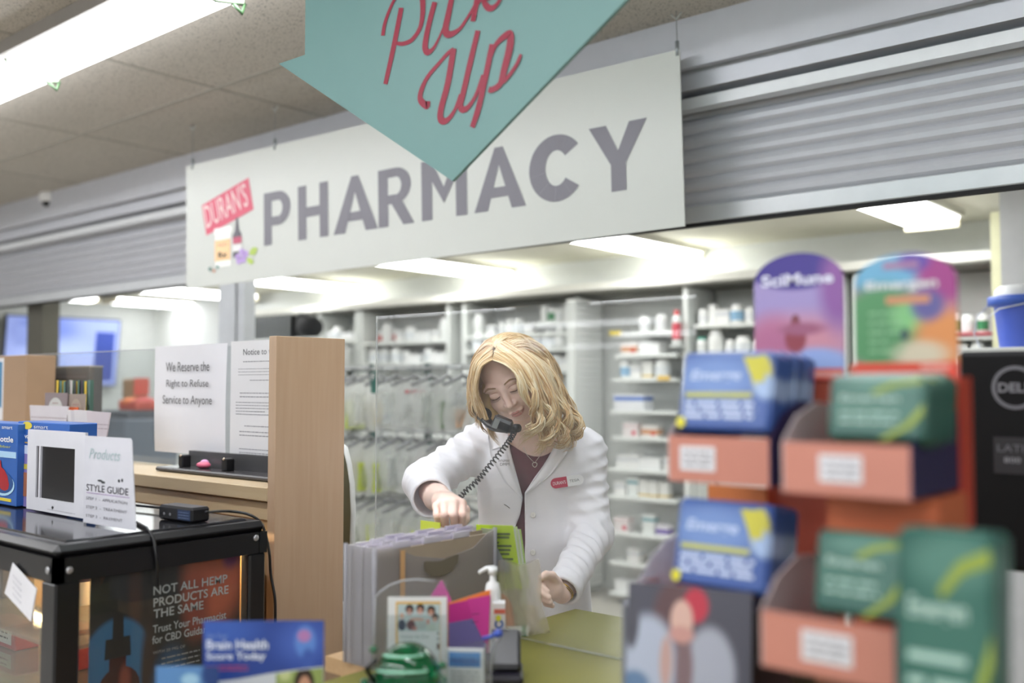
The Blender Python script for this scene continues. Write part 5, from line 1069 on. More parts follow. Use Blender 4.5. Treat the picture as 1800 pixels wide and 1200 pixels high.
# leaflets at the front
q = P(460, 1200, D=1.36); yl2 = q.y
b = MB(); 0 and b.box(-1.80, -.70, .40, .79, .80, .83, M('b59a74', .5))
t, wd, hg_ = card('leaflet', 'blue leaflet printed Brain Health Score Today', 'leaflet', 355, 568, 1091, 1289, D=1.50, rz=YAW + .02)
cmx = lambda px: -wd / 2 + (px - 355) / 213 * wd
cmz = lambda py: hg_ * (1290 - py) / 199
pmat = printed('2a4490', [(cmx(380), cmz(1110), wd * .3, hg_ * .15, '3a5cae', 1.4), (cmx(530), cmz(1130), wd * .2, hg_ * .18, '4460b4', 1.4), (cmx(535), cmz(1128), wd * .085, hg_ * .14, '5c86d0', .5), (cmx(533), cmz(1118), wd * .055, hg_ * .055, 'b07ab0', .7), (cmx(540), cmz(1160), wd * .05, hg_ * .1, '3c58a8', .8)])
b = MB(); b.box(-wd / 2, wd / 2, 0, .0015, 0, hg_, pmat)
wv = [(cmx(355), 0), (cmx(568), 0), (cmx(568), cmz(1172)), (cmx(520), cmz(1177)), (cmx(470), cmz(1184)), (cmx(420), cmz(1193)), (cmx(355), cmz(1200))]; b.add([(x, -.0006, z) for x, z in wv], [tuple(range(7))], M('c8ccd4', .5))
b.add([(x, -.001, z) for x, z in [(cmx(484), 0), (cmx(567), 0), (cmx(567), cmz(1174)), (cmx(520), cmz(1179)), (cmx(484), cmz(1184))]], [(0, 1, 2, 3, 4)], printed('8c9c5c', [(cmx(500), cmz(1185), wd * .05, hg_ * .06, 'c0c890', 1.), (cmx(534), cmz(1205), wd * .085, hg_ * .16, '2c1c1a', .2), (cmx(535), cmz(1214), wd * .055, hg_ * .13, 'c09078', .2)]))
b.text('Get Your', cmx(362), cmz(1122), -.0008, M('7c94c8', .5, var=0), w=wd * .17, h=hg_ * .05); b.text('Brain Health', cmx(361), cmz(1141), -.0008, M('dfe4f0', .5, var=0), w=wd * .51, h=hg_ * .085, bold=.02); b.text('Score Today', cmx(361), cmz(1163), -.0008, M('dfe4f0', .5, var=0), w=wd * .49, h=hg_ * .085, bold=.02)
b.lines(cmx(362), cmz(1172), wd * .34, 2, hg_ * .03, -.0008, M('b04a70', .5, var=0), hg_ * .012, 3); b.build('sheet', t)
t, wd, hg_ = card('leaflet', 'pale blue leaflet corner in front of the hemp poster', 'leaflet', 272, 382, 1171, 1310, D=1.44, rz=YAW)
b = MB(); b.box(-wd / 2, wd / 2, 0, .0015, 0, hg_, printed('5a88c0', [(wd * .45, hg_ * .9, wd * .22, hg_ * .2, '24407c', .5), (wd * .05, hg_ * .83, wd * .14, hg_ * .08, '9cc4e0', .6)])); b.build('sheet', t)
# wooden riser under the two leaflets so that they stand
# ------------------------------------------------------------------ sachet displays at the right
def pb(mb, a, c_, pt, pbm, Y, d, m, bev=0.):
    x0, x1 = P(a, (pt + pbm) / 2, Y=Y).x, P(c_, (pt + pbm) / 2, Y=Y).x; z1, z0 = P((a + c_) / 2, pt, Y=Y).z, P((a + c_) / 2, pbm, Y=Y).z
    mb.box(x0, x1, Y, Y + d, z0, z1, m, bev); return x0, x1, z0, z1
coral = M('c08070', .5); cor2 = M('b0563a', .5); navy = M('1c1f48', .45); maroon = M('8a2420', .45)
def header(par, a, c_, pt, pbm, Y, mat_fn, name='header_card'):
    x0, x1 = P(a, 560, Y=Y).x, P(c_, 560, Y=Y).x; z1, z0 = P((a + c_) / 2, pt, Y=Y).z, P((a + c_) / 2, pbm, Y=Y).z
    w = (x1 - x0) / 2; cx = (x0 + x1) / 2; zs = z1 - w * .62
    poly = [(-w, 0), (w, 0)] + [(w * math.cos(t_), zs - z0 + w * .62 * math.sin(t_)) for t_ in [PI * i / 20 for i in range(21)]]
    o = MB(); m_, ex = mat_fn(w, z1 - z0); o.prism(poly, 0, .004, m_); ex(o, w, z1 - z0)
    ob = o.build(name, par); ob.location = (cx - par.location.x, Y - par.location.y, z0 - par.location.z); return x0, x1, z0, z1
def head1(w, h):
    m_ = printed('9d8fc0', [(0, h * .30, w * 1.2, h * .2, 'c88c9c', 1.2), (-w * .6, h * .25, w * .6, h * .25, 'b06a8c', 1.), (0, h * .97, w * 1.3, h * .26, '3c2f86', .18), (w * .9, h * .7, w * .4, h * .3, '8a5a9c', 1.), (w * .4, h * .12, w * .75, h * .13, '8fa8dc', .6), (-w * .05, h * .46, w * .10, h * .055, '7c4048', .5), (-w * .05, h * .33, w * .24, h * .12, '8e3c48', .5), (w * .1, h * .4, w * .5, h * .05, '9c5c78', .9)])
    def ex(o, w, h): o.text('SciMune', -w * .82, h * .745, -.001, M('dcdcec', .5, var=0), w=w * 1.62, h=h * .095, bold=.03); o.box(-w * .98, w * .98, -.0008, 0, .0, h * .09, M('cc5a50', .5)); o.box(w * .0, w * .9, -.001, 0, h * .03, h * .06, M('e0a8a0', .5))
    return m_, ex
def head2(w, h):
    m_ = printed('a87a98', [(-w * .4, h * .86, w * .95, h * .16, '6aa6c8', .8), (w * .75, h * .82, w * .5, h * .24, '983a80', .7), (w * .2, h * .93, w * .3, h * .08, '5c48a0', .8), (-w * .45, h * .42, w * .95, h * .34, '4e8a5c', .5), (w * .1, h * .50, w * .35, h * .12, '7cbc7c', 1.), (w * .75, h * .30, w * .55, h * .26, 'd08a50', .8), (w * .45, h * .58, w * .32, h * .12, '5c5a94', .8), (w * .3, h * .2, w * .5, h * .10, 'c8c0a8', 1.), (w * .0, h * .36, w * .08, h * .05, '28404c', .6)])
    def ex(o, w, h): o.text('Emergen', -w * .75, h * .70, -.001, M('d8dcdc', .5, var=0), w=w * 1.4, h=h * .09, bold=.03); o.box(-w * .35, w * .5, -.001, 0, h * .60, h * .66, M('c88c68', .5)); o.box(-w * .4, w * .3, -.0008, 0, h * .88, h * .93, M('a07898', .5)); o.lines(-w * .7, h * .52, w * .7, 5, h * .075, -.001, M('8cb890', .6, var=0), h * .02, 4); o.box(-w * .99, w * .99, -.0008, 0, 0, h * .14, M('cf4c38', .5)); o.box(w * .3, w * .85, -.001, 0, h * .09, h * .12, M('e0a89c', .5))
    return m_, ex
def tray(par, a, c_, pt, pbm, Y, d, lab, side_px=None):
    b = MB(); x0, x1, z0, z1 = pb(b, a, c_, pt, pbm, Y, .004, coral); b.box(x0, x1, Y + .004, Y + d, z0, z0 + .003, cor2); b.build('tray_front', par, True)
    b = MB(); w = (x1 - x0); hh = (z1 - z0)
    for (xx0, mm) in ((x0 - .0015, cor2), (x1, navy)):
        prof = [(Y, z0), (Y, z1), (Y + d * .18, z1 + hh * .5), (Y + d * .45, z1 + hh * .78), (Y + d * .7, z1 + hh * .7), (Y + d, z1 + hh * .3), (Y + d, z0)]
        b.extrude_x(prof, xx0, xx0 + .0015, M('c0b2b4', .5) if mm is cor2 else printed('221a48', [(0, 0, .01, .01, '7a1c5c', 1.)], .5), closed=True); b.build('side_wing', par, True); b = MB()
    if lab:
        b = MB(); xa, xb2 = x0 + w * lab[0], x0 + w * lab[1]; b.box(xa, xb2, Y - .001, Y, z0 + hh * .25, z0 + hh * .78, M('dcdce0', .3)); b.lines(xa + .006, z0 + hh * .62, (xb2 - xa) * .8, 3, hh * .13, Y - .0016, M('8c8c94', .6, var=0), hh * .05, 4); b.build('price_label', par, True)
    return x0, x1, z0, z1
def sachet(label, a, c_, pt, pbm, Y, d, kind, group=None, seed=0, lean=.20):
    x0, x1 = P(a, (pt + pbm) / 2, Y=Y).x, P(c_, (pt + pbm) / 2, Y=Y).x; z1, z0 = P((a + c_) / 2, pt, Y=Y).z, P((a + c_) / 2, pbm, Y=Y).z
    w, h = (x1 - x0) * .96, z1 - z0; t = thing('sachet_box', label, 'box', ((x0 + x1) / 2 - h * .10, Y, z0 + .004), group=group, rx=-lean)
    if kind == 'blue': m_ = printed('3c5a9c', [(-w * .1, h * .66, w * .45, h * .26, '6a88c0', 1.1), (w * .38, h * .72, w * .10, h * .22, 'c4be4c', .3), (w * .44, h * .55, w * .12, h * .14, '9cb4d8', .8)], .3)
    else: m_ = printed('28584e', [(w * .05, h * .5, w * .5, h * .3, '3c6a5e', 1.), (w * .1, h * .85, w * .45, h * .12, '507c70', 1.)], .3)
    b = MB(); b.box(-w / 2, w / 2, 0, d, 0, h, m_, .006); b.build('carton', t)
    b = MB()
    if kind == 'blue':
        b.text('Emerge', -w * .38, h * .60, -.001, M('c4d4f0', .5, var=0), w=w * .55, h=h * .16, shear=.2, bold=.02); b.box(-w * .42, w * .30, -.001, 0, h * .42, h * .48, M('b8b858', .5)); b.lines(-w * .42, h * .32, w * .78, 3, h * .08, -.001, M('c8d4ec', .5, var=0), h * .045, seed)
        b.add([(-w * .02 + w * .2, -.0012, h * .92), (w * .3, -.0012, h * .62), (w * .42, -.0012, h * .60), (w * .40, -.0012, h * .92)], [(0, 1, 2, 3)], M('c0ba40', .5)); b.add([(x, -.002, z) for x, z in el(-w * .44, h * .10, w * .05, h * .07, 14)], [tuple(range(14))], M('d8d030', .5))
    else:
        b.text('Emergen', -w * .36, h * .55, -.001, M('b0ccc0', .5, var=0), w=w * .6, h=h * .13, bold=.02); b.lines(-w * .36, h * .38, w * .6, 2, h * .12, -.001, M('a8c8bc', .5, var=0), h * .04, seed)
        sw = [(-w * .05, h * .72), (w * .15, h * .86), (w * .45, h * .93), (w * .48, h * .86), (w * .2, h * .80), (w * .0, h * .68)]; b.add([(x, -.0012, z) for x, z in sw], [tuple(range(6))], M('8a9c3c', .5)); sw = [(w * .48, h * .55), (w * .30, h * .25), (w * .05, h * .02), (w * .14, h * .02), (w * .38, h * .22), (w * .49, h * .42)]; b.add([(x, -.0012, z) for x, z in sw], [tuple(range(6))], M('8a9c3c', .5))
    b.build('printing', t); return t
YL, YR2 = 1.14, 1.02
qL = P(1300, 1000, Y=YL); stl = thing('display_stand', 'coral cardboard sachet display topped by the purple arched card', 'display stand', (qL.x, YL + .1, ZC))
header(stl, 1326, 1483, 444, 668, YL + .22, head1)
b = MB(); xq0 = P(1345, 700, Y=YL + .225).x; xq1 = P(1478, 700, Y=YL + .225).x; b.box(xq0, xq1, YL + .225, YL + .229, ZC + .001, P(1400, 650, Y=YL + .22).z, M('c0604c', .5)); b.build('back_panel', stl, True)
tray(stl, 1176, 1352, 768, 850, YL, .20, (.12, .48)); tray(stl, 1115, 1312, 1046, 1064, YL - .02, .20, None)
b = MB(); x0 = P(1230, 900, Y=YL + .18).x; b.box(x0, xq0 + .01, YL + .205, YL + .209, ZC + .001, P(1350, 860, Y=YL + .2).z, M('c8743c', .5)); b.build('back_panel', stl, True)
b = MB(); b.box(P(1180, 1100, Y=YL).x, P(1352, 1100, Y=YL).x, YL + .06, YL + .20, ZC + .001, P(1300, 1068, Y=YL).z - .004, M('3a2426', .5)); b.build('base', stl, True)
sachet('blue sachet box in the upper coral tray, topped by yellow flash', 1196, 1368, 618, 764, YL + .008, .05, 'blue', seed=1)
for i in range(3): sachet('blue sachet box standing %s behind the upper front one' % ORD[i], 1196 + (i + 1) * 17, 1368 + (i + 1) * 19, 616 + (i + 1) * 3, 764 + (i + 1) * 0, YL + .010 + (i + 1) * .042, .036, 'blue', seed=2 + i)
sachet('blue sachet box in the lower coral tray, above the magazine', 1188, 1365, 886, 1044, YL - .012, .05, 'blue', seed=6)
sachet('second blue sachet box behind the one above the magazine', 1205, 1385, 888, 1044, YL + .032, .05, 'blue', seed=7)
qR = P(1500, 1100, Y=YR2); st2 = thing('display_stand', 'coral cardboard sachet display topped by the green arched card', 'display stand', (qR.x, YR2 + .1, ZC))
header(st2, 1502, 1683, 444, 668, YR2 + .20, head2)
b = MB(); x0 = P(1494, 900, Y=YR2 + .2).x; x1 = P(1684, 900, Y=YR2 + .2).x; b.box(x0, x1, YR2 + .205, YR2 + .21, ZC + .001, P(1590, 640, Y=YR2 + .2).z, printed('c04c2c', [(.06, .3, .05, .1, '8a1c1c', 1.)], .5)); b.build('back_panel', st2, True)
b = MB(); pb(b, 1640, 1690, 662, 930, YR2 + .16, .045, printed('b8402c', [(.0, .2, .06, .1, '7c2430', 1.)], .5)); b.build('side_panel', st2, True)
tray(st2, 1377, 1600, 780, 872, YR2, .20, (.30, .64)); tray(st2, 1340, 1572, 1090, 1192, YR2 - .04, .20, (.32, .70))
b = MB(); pb(b, 1455, 1650, 872, 940, YR2 + .06, .10, M('c0643c', .5)); b.build('riser', st2, True)
b = MB(); b.box(P(1420, 1100, Y=YR2).x, P(1640, 1100, Y=YR2).x, YR2 + .02, YR2 + .19, ZC + .001, P(1500, 1196, Y=YR2 - .04).z - .004, M('7c4a2c', .5)); b.build('base', st2, True)
sachet('green sachet box in the upper coral tray, beside the monitor', 1458, 1640, 660, 782, YR2 + .008, .05, 'green', seed=11)
sachet('second green sachet box behind the upper front one', 1480, 1662, 658, 782, YR2 + .062, .04, 'green', seed=12)
sachet('third green sachet box at the back of the upper tray', 1498, 1678, 657, 782, YR2 + .106, .04, 'green', seed=13)
sachet('green sachet box with a bright strip, in the lower coral tray', 1436, 1606, 944, 1095, YR2 - .03, .05, 'green', seed=14)
q = P(1700, 1300, D=1.13)
t = sachet('largest green sachet packet, nearest to the black monitor', 1602, 1790, 946, 1330, .90, .06, 'green', seed=15, lean=.08)
b = MB(); b.box(P(1590, 1300, Y=.9).x, .35, .88, 1.0, ZC + .001, P(1700, 1330, Y=.9).z + .002, M('8c7a60', .5)); 
bb_ = b.build('packet_stand'); tag(bb_, 'low wooden block under the largest green packet', 'block'); bb_.data.transform(Matrix())
# magazine
t, wd, hg_ = card('magazine', 'dark magazine with a person in white covering their mouth', 'magazine', 1092, 1316, 1040, 1437, D=1.20, rz=.25, tilt=.12)
hfull = hg_; hz0 = hg_ * .52; hg_ = hg_ * .48
mg = printed('4c4c58', [(-wd * .12, hg_ * .62, wd * .17, hg_ * .42, '5c4448', .4), (wd * .06, hg_ * .83, wd * .10, hg_ * .16, 'b83448', .4), (-wd * .32, hg_ * .25, wd * .24, hg_ * .45, 'aab2c4', .35), (wd * .18, hg_ * .22, wd * .20, hg_ * .42, 'a4a8b6', .35), (0 - wd * .02, hg_ * .24, wd * .07, hg_ * .30, '7a6468', .6), (-wd * .05, hg_ * .68, wd * .09, hg_ * .19, 'd0aca0', .3), (-wd * .05, hg_ * .55, wd * .10, hg_ * .08, 'c09088', .5), (-wd * .17, hg_ * .28, wd * .05, hg_ * .24, 'b89890', .4), (-wd * .42, hg_ * .05, wd * .12, hg_ * .12, '5f7a9c', .6), (-wd * .46, hg_ * .62, wd * .06, hg_ * .25, '4c4c56', .4)])
b = MB(); b.box(-wd / 2, wd / 2, 0, .004, -hz0, hg_, mg); co_ = b.build('cover', t); co_.location = (0, 0, hz0)
b = MB(); b.box(-wd / 2 + .002, wd / 2 - .002, .0045, .012, .001, hfull - .002, M('c8c8cc', .6)); b.build('pages', t)
t = thing('leaflet_dispenser', 'grey rounded leaflet dispenser behind the dark magazine', 'leaflet stand', tuple(P(1150, 1130, Z=ZC)))
b = MB(); q = [P(*p, D=1.36) for p in ((1108, 1360), (1150, 1360), (1190, 1360), (1190, 940), (1172, 950), (1150, 975), (1130, 1010), (1116, 1035))]
b.add([tuple(v) for v in q] + [tuple(v + FWD * .01) for v in q], [tuple(range(8))[::-1], tuple(range(8, 16))] + [(i, (i + 1) % 8, (i + 1) % 8 + 8, i + 8) for i in range(8)], M('97939e', .5)); b.build('side_wing', t, True)
b = MB(); q = [P(*p, D=1.32) for p in ((1096, 1374), (1196, 1374), (1200, 1074), (1140, 1062), (1098, 1064))]; b.add([tuple(v) for v in q] + [tuple(v + FWD * .03) for v in q], [tuple(range(5))[::-1], tuple(range(5, 10))] + [(i, (i + 1) % 5, (i + 1) % 5 + 5, i + 5) for i in range(5)], M('7c808a', .5)); b.build('leaflets', t, True)
# black monitor seen from behind
YMn = 1.78; x0, x1 = P(1686, 780, Y=YMn).x, P(1686, 780, Y=YMn).x + .46; z1, z0 = P(1740, 617, Y=YMn).z, P(1740, 1000, Y=YMn).z
t = thing('monitor', 'black computer monitor seen from behind, with a ring logo', 'monitor', ((x0 + x1) / 2, YMn, z0 - .10))
b = MB(); b.box(x0, x1, YMn, YMn + .035, z0, z1, M('0e0e10', .6, spec=.2), .008); b.build('housing', t, True)
q = P(1784, 681, Y=YMn - .002); b = MB(); R_ = 31 * 2.0 / FPX; rr = .036
for poly in ring(q.x, q.z, rr, rr, .006, .006, 0, 2 * PI, 32): b.add([(x, YMn - .001, z) for x, z in poly], [(0, 1, 2, 3)], M('6c6c72', .4))
b.text('DELL', q.x - .026, q.z - .008, YMn - .0015, M('7c7c82', .4, var=0), w=.052, h=.016, bold=.03); b.build('ring_logo', t, True)
b = MB(); q = P(1770, 800, Y=YMn); b.box(q.x - .02, q.x + .05, YMn - .0012, YMn, q.z - .03, q.z + .03, M('242428', .5)); b.text('LATI', q.x - .014, q.z + .006, YMn - .002, M('6a6a70', .5, var=0), w=.04, h=.012); b.text('800', q.x - .004, q.z - .012, YMn - .002, M('9a9aa0', .5, var=0), w=.025, h=.009); b.build('label_plate', t, True)
b = MB(); b.box((x0 + x1) / 2 - .04, (x0 + x1) / 2 + .04, YMn + .01, YMn + .03, ZC + .01, z0 + .02, M('1a1a1d', .4)); b.box((x0 + x1) / 2 - .12, (x0 + x1) / 2 + .12, YMn - .08, YMn + .12, ZC + .001, ZC + .012, M('1a1a1d', .4)); b.build('stand', t, True)
# ------------------------------------------------------------------ the person
root_p = P(945, 800, D=2.66)
person = thing('person', 'person with wavy blonde hair and white lab coat, phone tucked at the ear', 'person', (root_p.x, root_p.y, 0), YAW)
PM = person.matrix_basis.copy(); PI_ = PM.inverted(); CL = PI_ @ CAM
def L(px, py, D): return PI_ @ P(px, py, D=D)
NL = np.float32
class Field:
    def __init__(s, lo, hi, h):
        s.lo = np.array(lo, float); s.h = h; s.n = np.ceil((np.array(hi) - s.lo) / h).astype(int) + 1
        s.F = np.full(s.n, .06, NL)
    def sub(s, lo, hi):
        a = np.clip(np.floor((np.array(lo) - s.lo) / s.h).astype(int), 0, s.n); b = np.clip(np.ceil((np.array(hi) - s.lo) / s.h).astype(int) + 1, 0, s.n)
        sl = tuple(slice(a[i], b[i]) for i in range(3))
        ax = [(s.lo[i] + s.h * np.arange(a[i], b[i])).astype(NL) for i in range(3)]
        return sl, ax[0][:, None, None], ax[1][None, :, None], ax[2][None, None, :]
    def mix(s, sl, d, k, op='u'):
        A = s.F[sl]
        if op == 'u':
            if k > 0: h = np.clip(.5 + .5 * (A - d) / k, 0, 1); s.F[sl] = (A * (1 - h) + d * h) - k * h * (1 - h)
            else: s.F[sl] = np.minimum(A, d)
        else:
            d = -d
            if k > 0: h = np.clip(.5 - .5 * (A - d) / k, 0, 1); s.F[sl] = (A * (1 - h) + d * h) + k * h * (1 - h)
            else: s.F[sl] = np.maximum(A, d)
    def cap(s, a, b, ra, rb, k=.01, op='u', wr=None):
        a = np.array(a, float); b = np.array(b, float); R = max(ra, rb) + k + .012
        sl, X, Y, Z = s.sub(np.minimum(a, b) - R, np.maximum(a, b) + R)
        ab = b - a; L2 = max(float(ab @ ab), 1e-9)
        t = np.clip(((X - a[0]) * ab[0] + (Y - a[1]) * ab[1] + (Z - a[2]) * ab[2]) / L2, 0, 1)
        d = np.sqrt((X - a[0] - ab[0] * t) ** 2 + (Y - a[1] - ab[1] * t) ** 2 + (Z - a[2] - ab[2] * t) ** 2) - (ra + (rb - ra) * t)
        if wr is not None: d = d + wr(X, Y, Z, t)
        s.mix(sl, d, k, op)
    def chain(s, pts, rs, k=.006, op='u'):
        for i in range(len(pts) - 1): s.cap(pts[i], pts[i + 1], rs[i], rs[i + 1], k, op)
    def ell(s, c, r, k=.01, R=None, op='u'):
        c = np.array(c, float); m = max(r) + k + .012; sl, X, Y, Z = s.sub(c - m, c + m)
        x, y, z = X - c[0], Y - c[1], Z - c[2]
        if R is not None: R = np.array(R); x, y, z = (R[0, 0] * x + R[1, 0] * y + R[2, 0] * z), (R[0, 1] * x + R[1, 1] * y + R[2, 1] * z), (R[0, 2] * x + R[1, 2] * y + R[2, 2] * z)
        k0 = np.sqrt((x / r[0]) ** 2 + (y / r[1]) ** 2 + (z / r[2]) ** 2) + 1e-6; k1 = np.sqrt((x / r[0] ** 2) ** 2 + (y / r[1] ** 2) ** 2 + (z / r[2] ** 2) ** 2) + 1e-6
        s.mix(sl, (k0 * (k0 - 1) / k1).astype(NL), k, op)
    def mesh(s):
        F = s.F; S = F < 0; n = s.n
        c = np.zeros(n - 1, np.int8)
        for i in (0, 1):
            for j in (0, 1):
                for k in (0, 1): c += S[i:n[0] - 1 + i, j:n[1] - 1 + j, k:n[2] - 1 + k]
        act = np.argwhere((c > 0) & (c < 8)); idx = np.full(n - 1, -1, np.int64); idx[tuple(act.T)] = np.arange(len(act))
        ps = np.zeros((len(act), 3)); cnt = np.zeros(len(act))
        cor = [(0, 0, 0), (1, 0, 0), (0, 1, 0), (1, 1, 0), (0, 0, 1), (1, 0, 1), (0, 1, 1), (1, 1, 1)]
        V = [F[act[:, 0] + a, act[:, 1] + b, act[:, 2] + cc].astype(float) for a, b, cc in cor]
        for i in range(8):
            for j in range(i + 1, 8):
                dd = np.array(cor[j]) - np.array(cor[i])
                if abs(dd).sum() != 1: continue
                m = (V[i] < 0) != (V[j] < 0); t = V[i][m] / (V[i][m] - V[j][m]); ps[m] += np.array(cor[i]) + t[:, None] * dd; cnt[m] += 1
        P_ = s.lo + s.h * (act + ps / cnt[:, None]); faces = []
        for ax in range(3):
            sl0 = [slice(None)] * 3; sl1 = [slice(None)] * 3; sl0[ax] = slice(0, -1); sl1[ax] = slice(1, None)
            ch = S[tuple(sl0)] != S[tuple(sl1)]; e = np.argwhere(ch); o1, o2 = [(1, 2), (2, 0), (0, 1)][ax]
            e = e[(e[:, o1] > 0) & (e[:, o2] > 0) & (e[:, o1] < n[o1] - 1) & (e[:, o2] < n[o2] - 1)]
            def at(a, b): q = e.copy(); q[:, o1] -= a; q[:, o2] -= b; return idx[tuple(q.T)]
            q = np.stack([at(1, 1), at(0, 1), at(0, 0), at(1, 0)], 1); ins = S[tuple(e.T)]; q[~ins] = q[~ins][:, ::-1]; faces.append(q)
        return P_, np.concatenate(faces)
def relax(Pv, Fq, it, lam=.5):
    a = np.concatenate([Fq[:, [0, 1]], Fq[:, [1, 2]], Fq[:, [2, 3]], Fq[:, [3, 0]]]); n = len(Pv)
    deg = np.bincount(a.ravel(), minlength=n).astype(float)
    for _ in range(it):
        acc = np.zeros_like(Pv)
        for c in range(3): acc[:, c] = np.bincount(a[:, 0], Pv[a[:, 1], c], n) + np.bincount(a[:, 1], Pv[a[:, 0], c], n)
        Pv = Pv + lam * (acc / deg[:, None] - Pv)
    return Pv
def np_mesh(name, Pv, Fq, mats, parent, mi=None):
    me = bpy.data.meshes.new(name); me.vertices.add(len(Pv)); me.vertices.foreach_set('co', Pv.ravel()); me.loops.add(len(Fq) * 4); me.loops.foreach_set('vertex_index', Fq.ravel().astype(np.int32))
    me.polygons.add(len(Fq)); me.polygons.foreach_set('loop_start', np.arange(0, len(Fq) * 4, 4, dtype=np.int32)); me.polygons.foreach_set('loop_total', np.full(len(Fq), 4, np.int32)); me.polygons.foreach_set('use_smooth', np.ones(len(Fq), bool))
    if mi is not None: me.polygons.foreach_set('material_index', mi.astype(np.int32))
    me.update(calc_edges=True); me.validate()
    for m in mats: me.materials.append(m)
    o = bpy.data.objects.new(name, me); C.objects.link(o); o.parent = parent; return o
# --- head frame: image-side axis HX, face direction HF, crown axis HU, in (right, away, up) of the person's own frame
HU = Vector((-.50, -.44, .74)).normalized()
HF = Vector((-.07, -.83, -.55)); HF = (HF - HU * HF.dot(HU)).normalized()
HX = HF.cross(HU).normalized()
if HX.x < 0: HX = -HX
HS = .94
HC = L(886, 691, 2.45) - HF * .078 * HS          # head centre: eyes lie .078 in front
def H(x, y, z): return HC + (HX * x + HF * y + HU * z) * HS
HR = [[HX[i], HF[i], HU[i]] for i in range(3)]
def hell(f, c, r, k=.01, op='u'): f.ell(H(*c), [v * HS for v in r], k, HR, op)
sh_r, el_r, cu_r = L(846, 778, 2.70), L(748, 848, 2.56), L(758, 874, 2.38)
sh_l, el_l, cu_l = L(1030, 792, 2.70), L(1042, 940, 2.64), L(992, 1034, 2.44)
nb = L(944, 768, 2.66); hip_l, hip_r = L(985, 1090, 2.80), L(905, 1090, 2.80)
lo = L(700, 1130, 2.1); hi = L(1100, 570, 2.9)
lo3 = (min(L(700, 900, 2.6).x, -.38), L(800, 900, 2.08).y, L(900, 1130, 2.5).z); hi3 = (.26, .20, L(900, 575, 2.5).z + .02)
f = Field(lo3, hi3, .0026)
# cranium and face
hell(f, (.010, -.014, .034), (.070, .084, .073), .0); hell(f, (0, .022, -.030), (.060, .058, .082), .02); hell(f, (0, .045, -.088), (.030, .028, .022), .022)
for s_ in (-1, 1):
    hell(f, (s_ * .033, .052, -.036), (.026, .024, .026), .016); hell(f, (s_ * .045, .020, -.070), (.020, .034, .022), .018)
    hell(f, (s_ * .030, .062, .020), (.024, .014, .010), .012); hell(f, (s_ * .074, -.008, -.015), (.008, .018, .030), .006)
for s_ in (-1, 1): hell(f, (s_ * .031, .086, .000), (.016, .012, .010), .010, 's')
for s_ in (-1, 1): hell(f, (s_ * .031, .064, .000), (.0145, .0145, .0125), .003)
f.chain([H(0, .072, .012), H(0, .082, -.010), H(0, .094, -.032)], [.0075 * HS, .0075 * HS, .0098 * HS], .008)
for s_ in (-1, 1): hell(f, (s_ * .0115, .082, -.036), (.0072, .010, .007), .005); hell(f, (s_ * .006, .090, -.044), (.003, .004, .003), .002, 's')
hell(f, (0, .076, -.054), (.016, .010, .012), .008)
hell(f, (0, .0795, -.0625), (.023, .010, .0052), .004); hell(f, (0, .0780, -.0725), (.019, .0105, .0062), .004)
f.chain([H(-.022, .076, -.0672), H(-.010, .0885, -.0668), H(0, .0892, -.0675), H(.010, .0885, -.0668), H(.022, .076, -.0672)], [.0008, .0013, .0013, .0013, .0008], .0015, 's')
# neck, trunk, arms
f.cap(H(0, -.03, -.06), nb + Vector((0, .01, -.02)), .050, .056, .02)
f.cap(L(905, 800, 2.74), L(985, 800, 2.74), .070, .070, .03); f.cap(L(915, 820, 2.75), L(925, 1080, 2.80), .070, .070, .03); f.cap(L(975, 820, 2.75), L(965, 1080, 2.80), .070, .070, .03)
f.cap(nb, sh_r, .045, .046, .03); f.cap(nb, sh_l, .045, .046, .03)
wr_r = L(779, 880, 2.26); wr_l = L(987, 1042, 2.43)
f.cap(sh_r, el_r, .045, .038, .02); f.cap(el_r, L(768, 874, 2.36), .037, .031, .015); f.cap(L(768, 874, 2.36), wr_r, .031, .0245, .01)
f.cap(sh_l, el_l, .045, .038, .02); f.cap(el_l, L(1005, 1020, 2.49), .036, .030, .015); f.cap(L(1005, 1020, 2.49), wr_l, .030, .0235, .01)
# right hand: back of the hand towards us, fingers hooked down over the folders
kn = [L(768, 890, 2.185), L(781, 885, 2.17), L(797, 883, 2.17), L(812, 885, 2.18)]
mid = [L(768, 905, 2.165), L(781, 903, 2.15), L(797, 903, 2.15), L(813, 903, 2.16)]
tipf = [L(771, 920, 2.195), L(783, 922, 2.185), L(799, 922, 2.185), L(813, 920, 2.195)]
tip2 = [L(772, 922, 2.225), L(785, 925, 2.22), L(800, 925, 2.22), L(813, 922, 2.225)]
f.cap(wr_r, L(790, 886, 2.21), .0235, .021, .012)
for i in range(4): f.cap(L(784 + i * 3, 881, 2.245), kn[i], .015, .0112, .012)
for i in range(4):
    r_ = (.0085, .0092, .0094, .0090)[i]; f.chain([kn[i], mid[i]], [r_ + .0010, r_], .0035); f.chain([mid[i], tipf[i], tip2[i]], [r_, r_ - .0006, r_ - .0014], .0015)
f.chain([L(800, 886, 2.25), L(817, 896, 2.23), L(818, 912, 2.215), L(812, 924, 2.215)], [.014, .0115, .0100, .0085], .005)
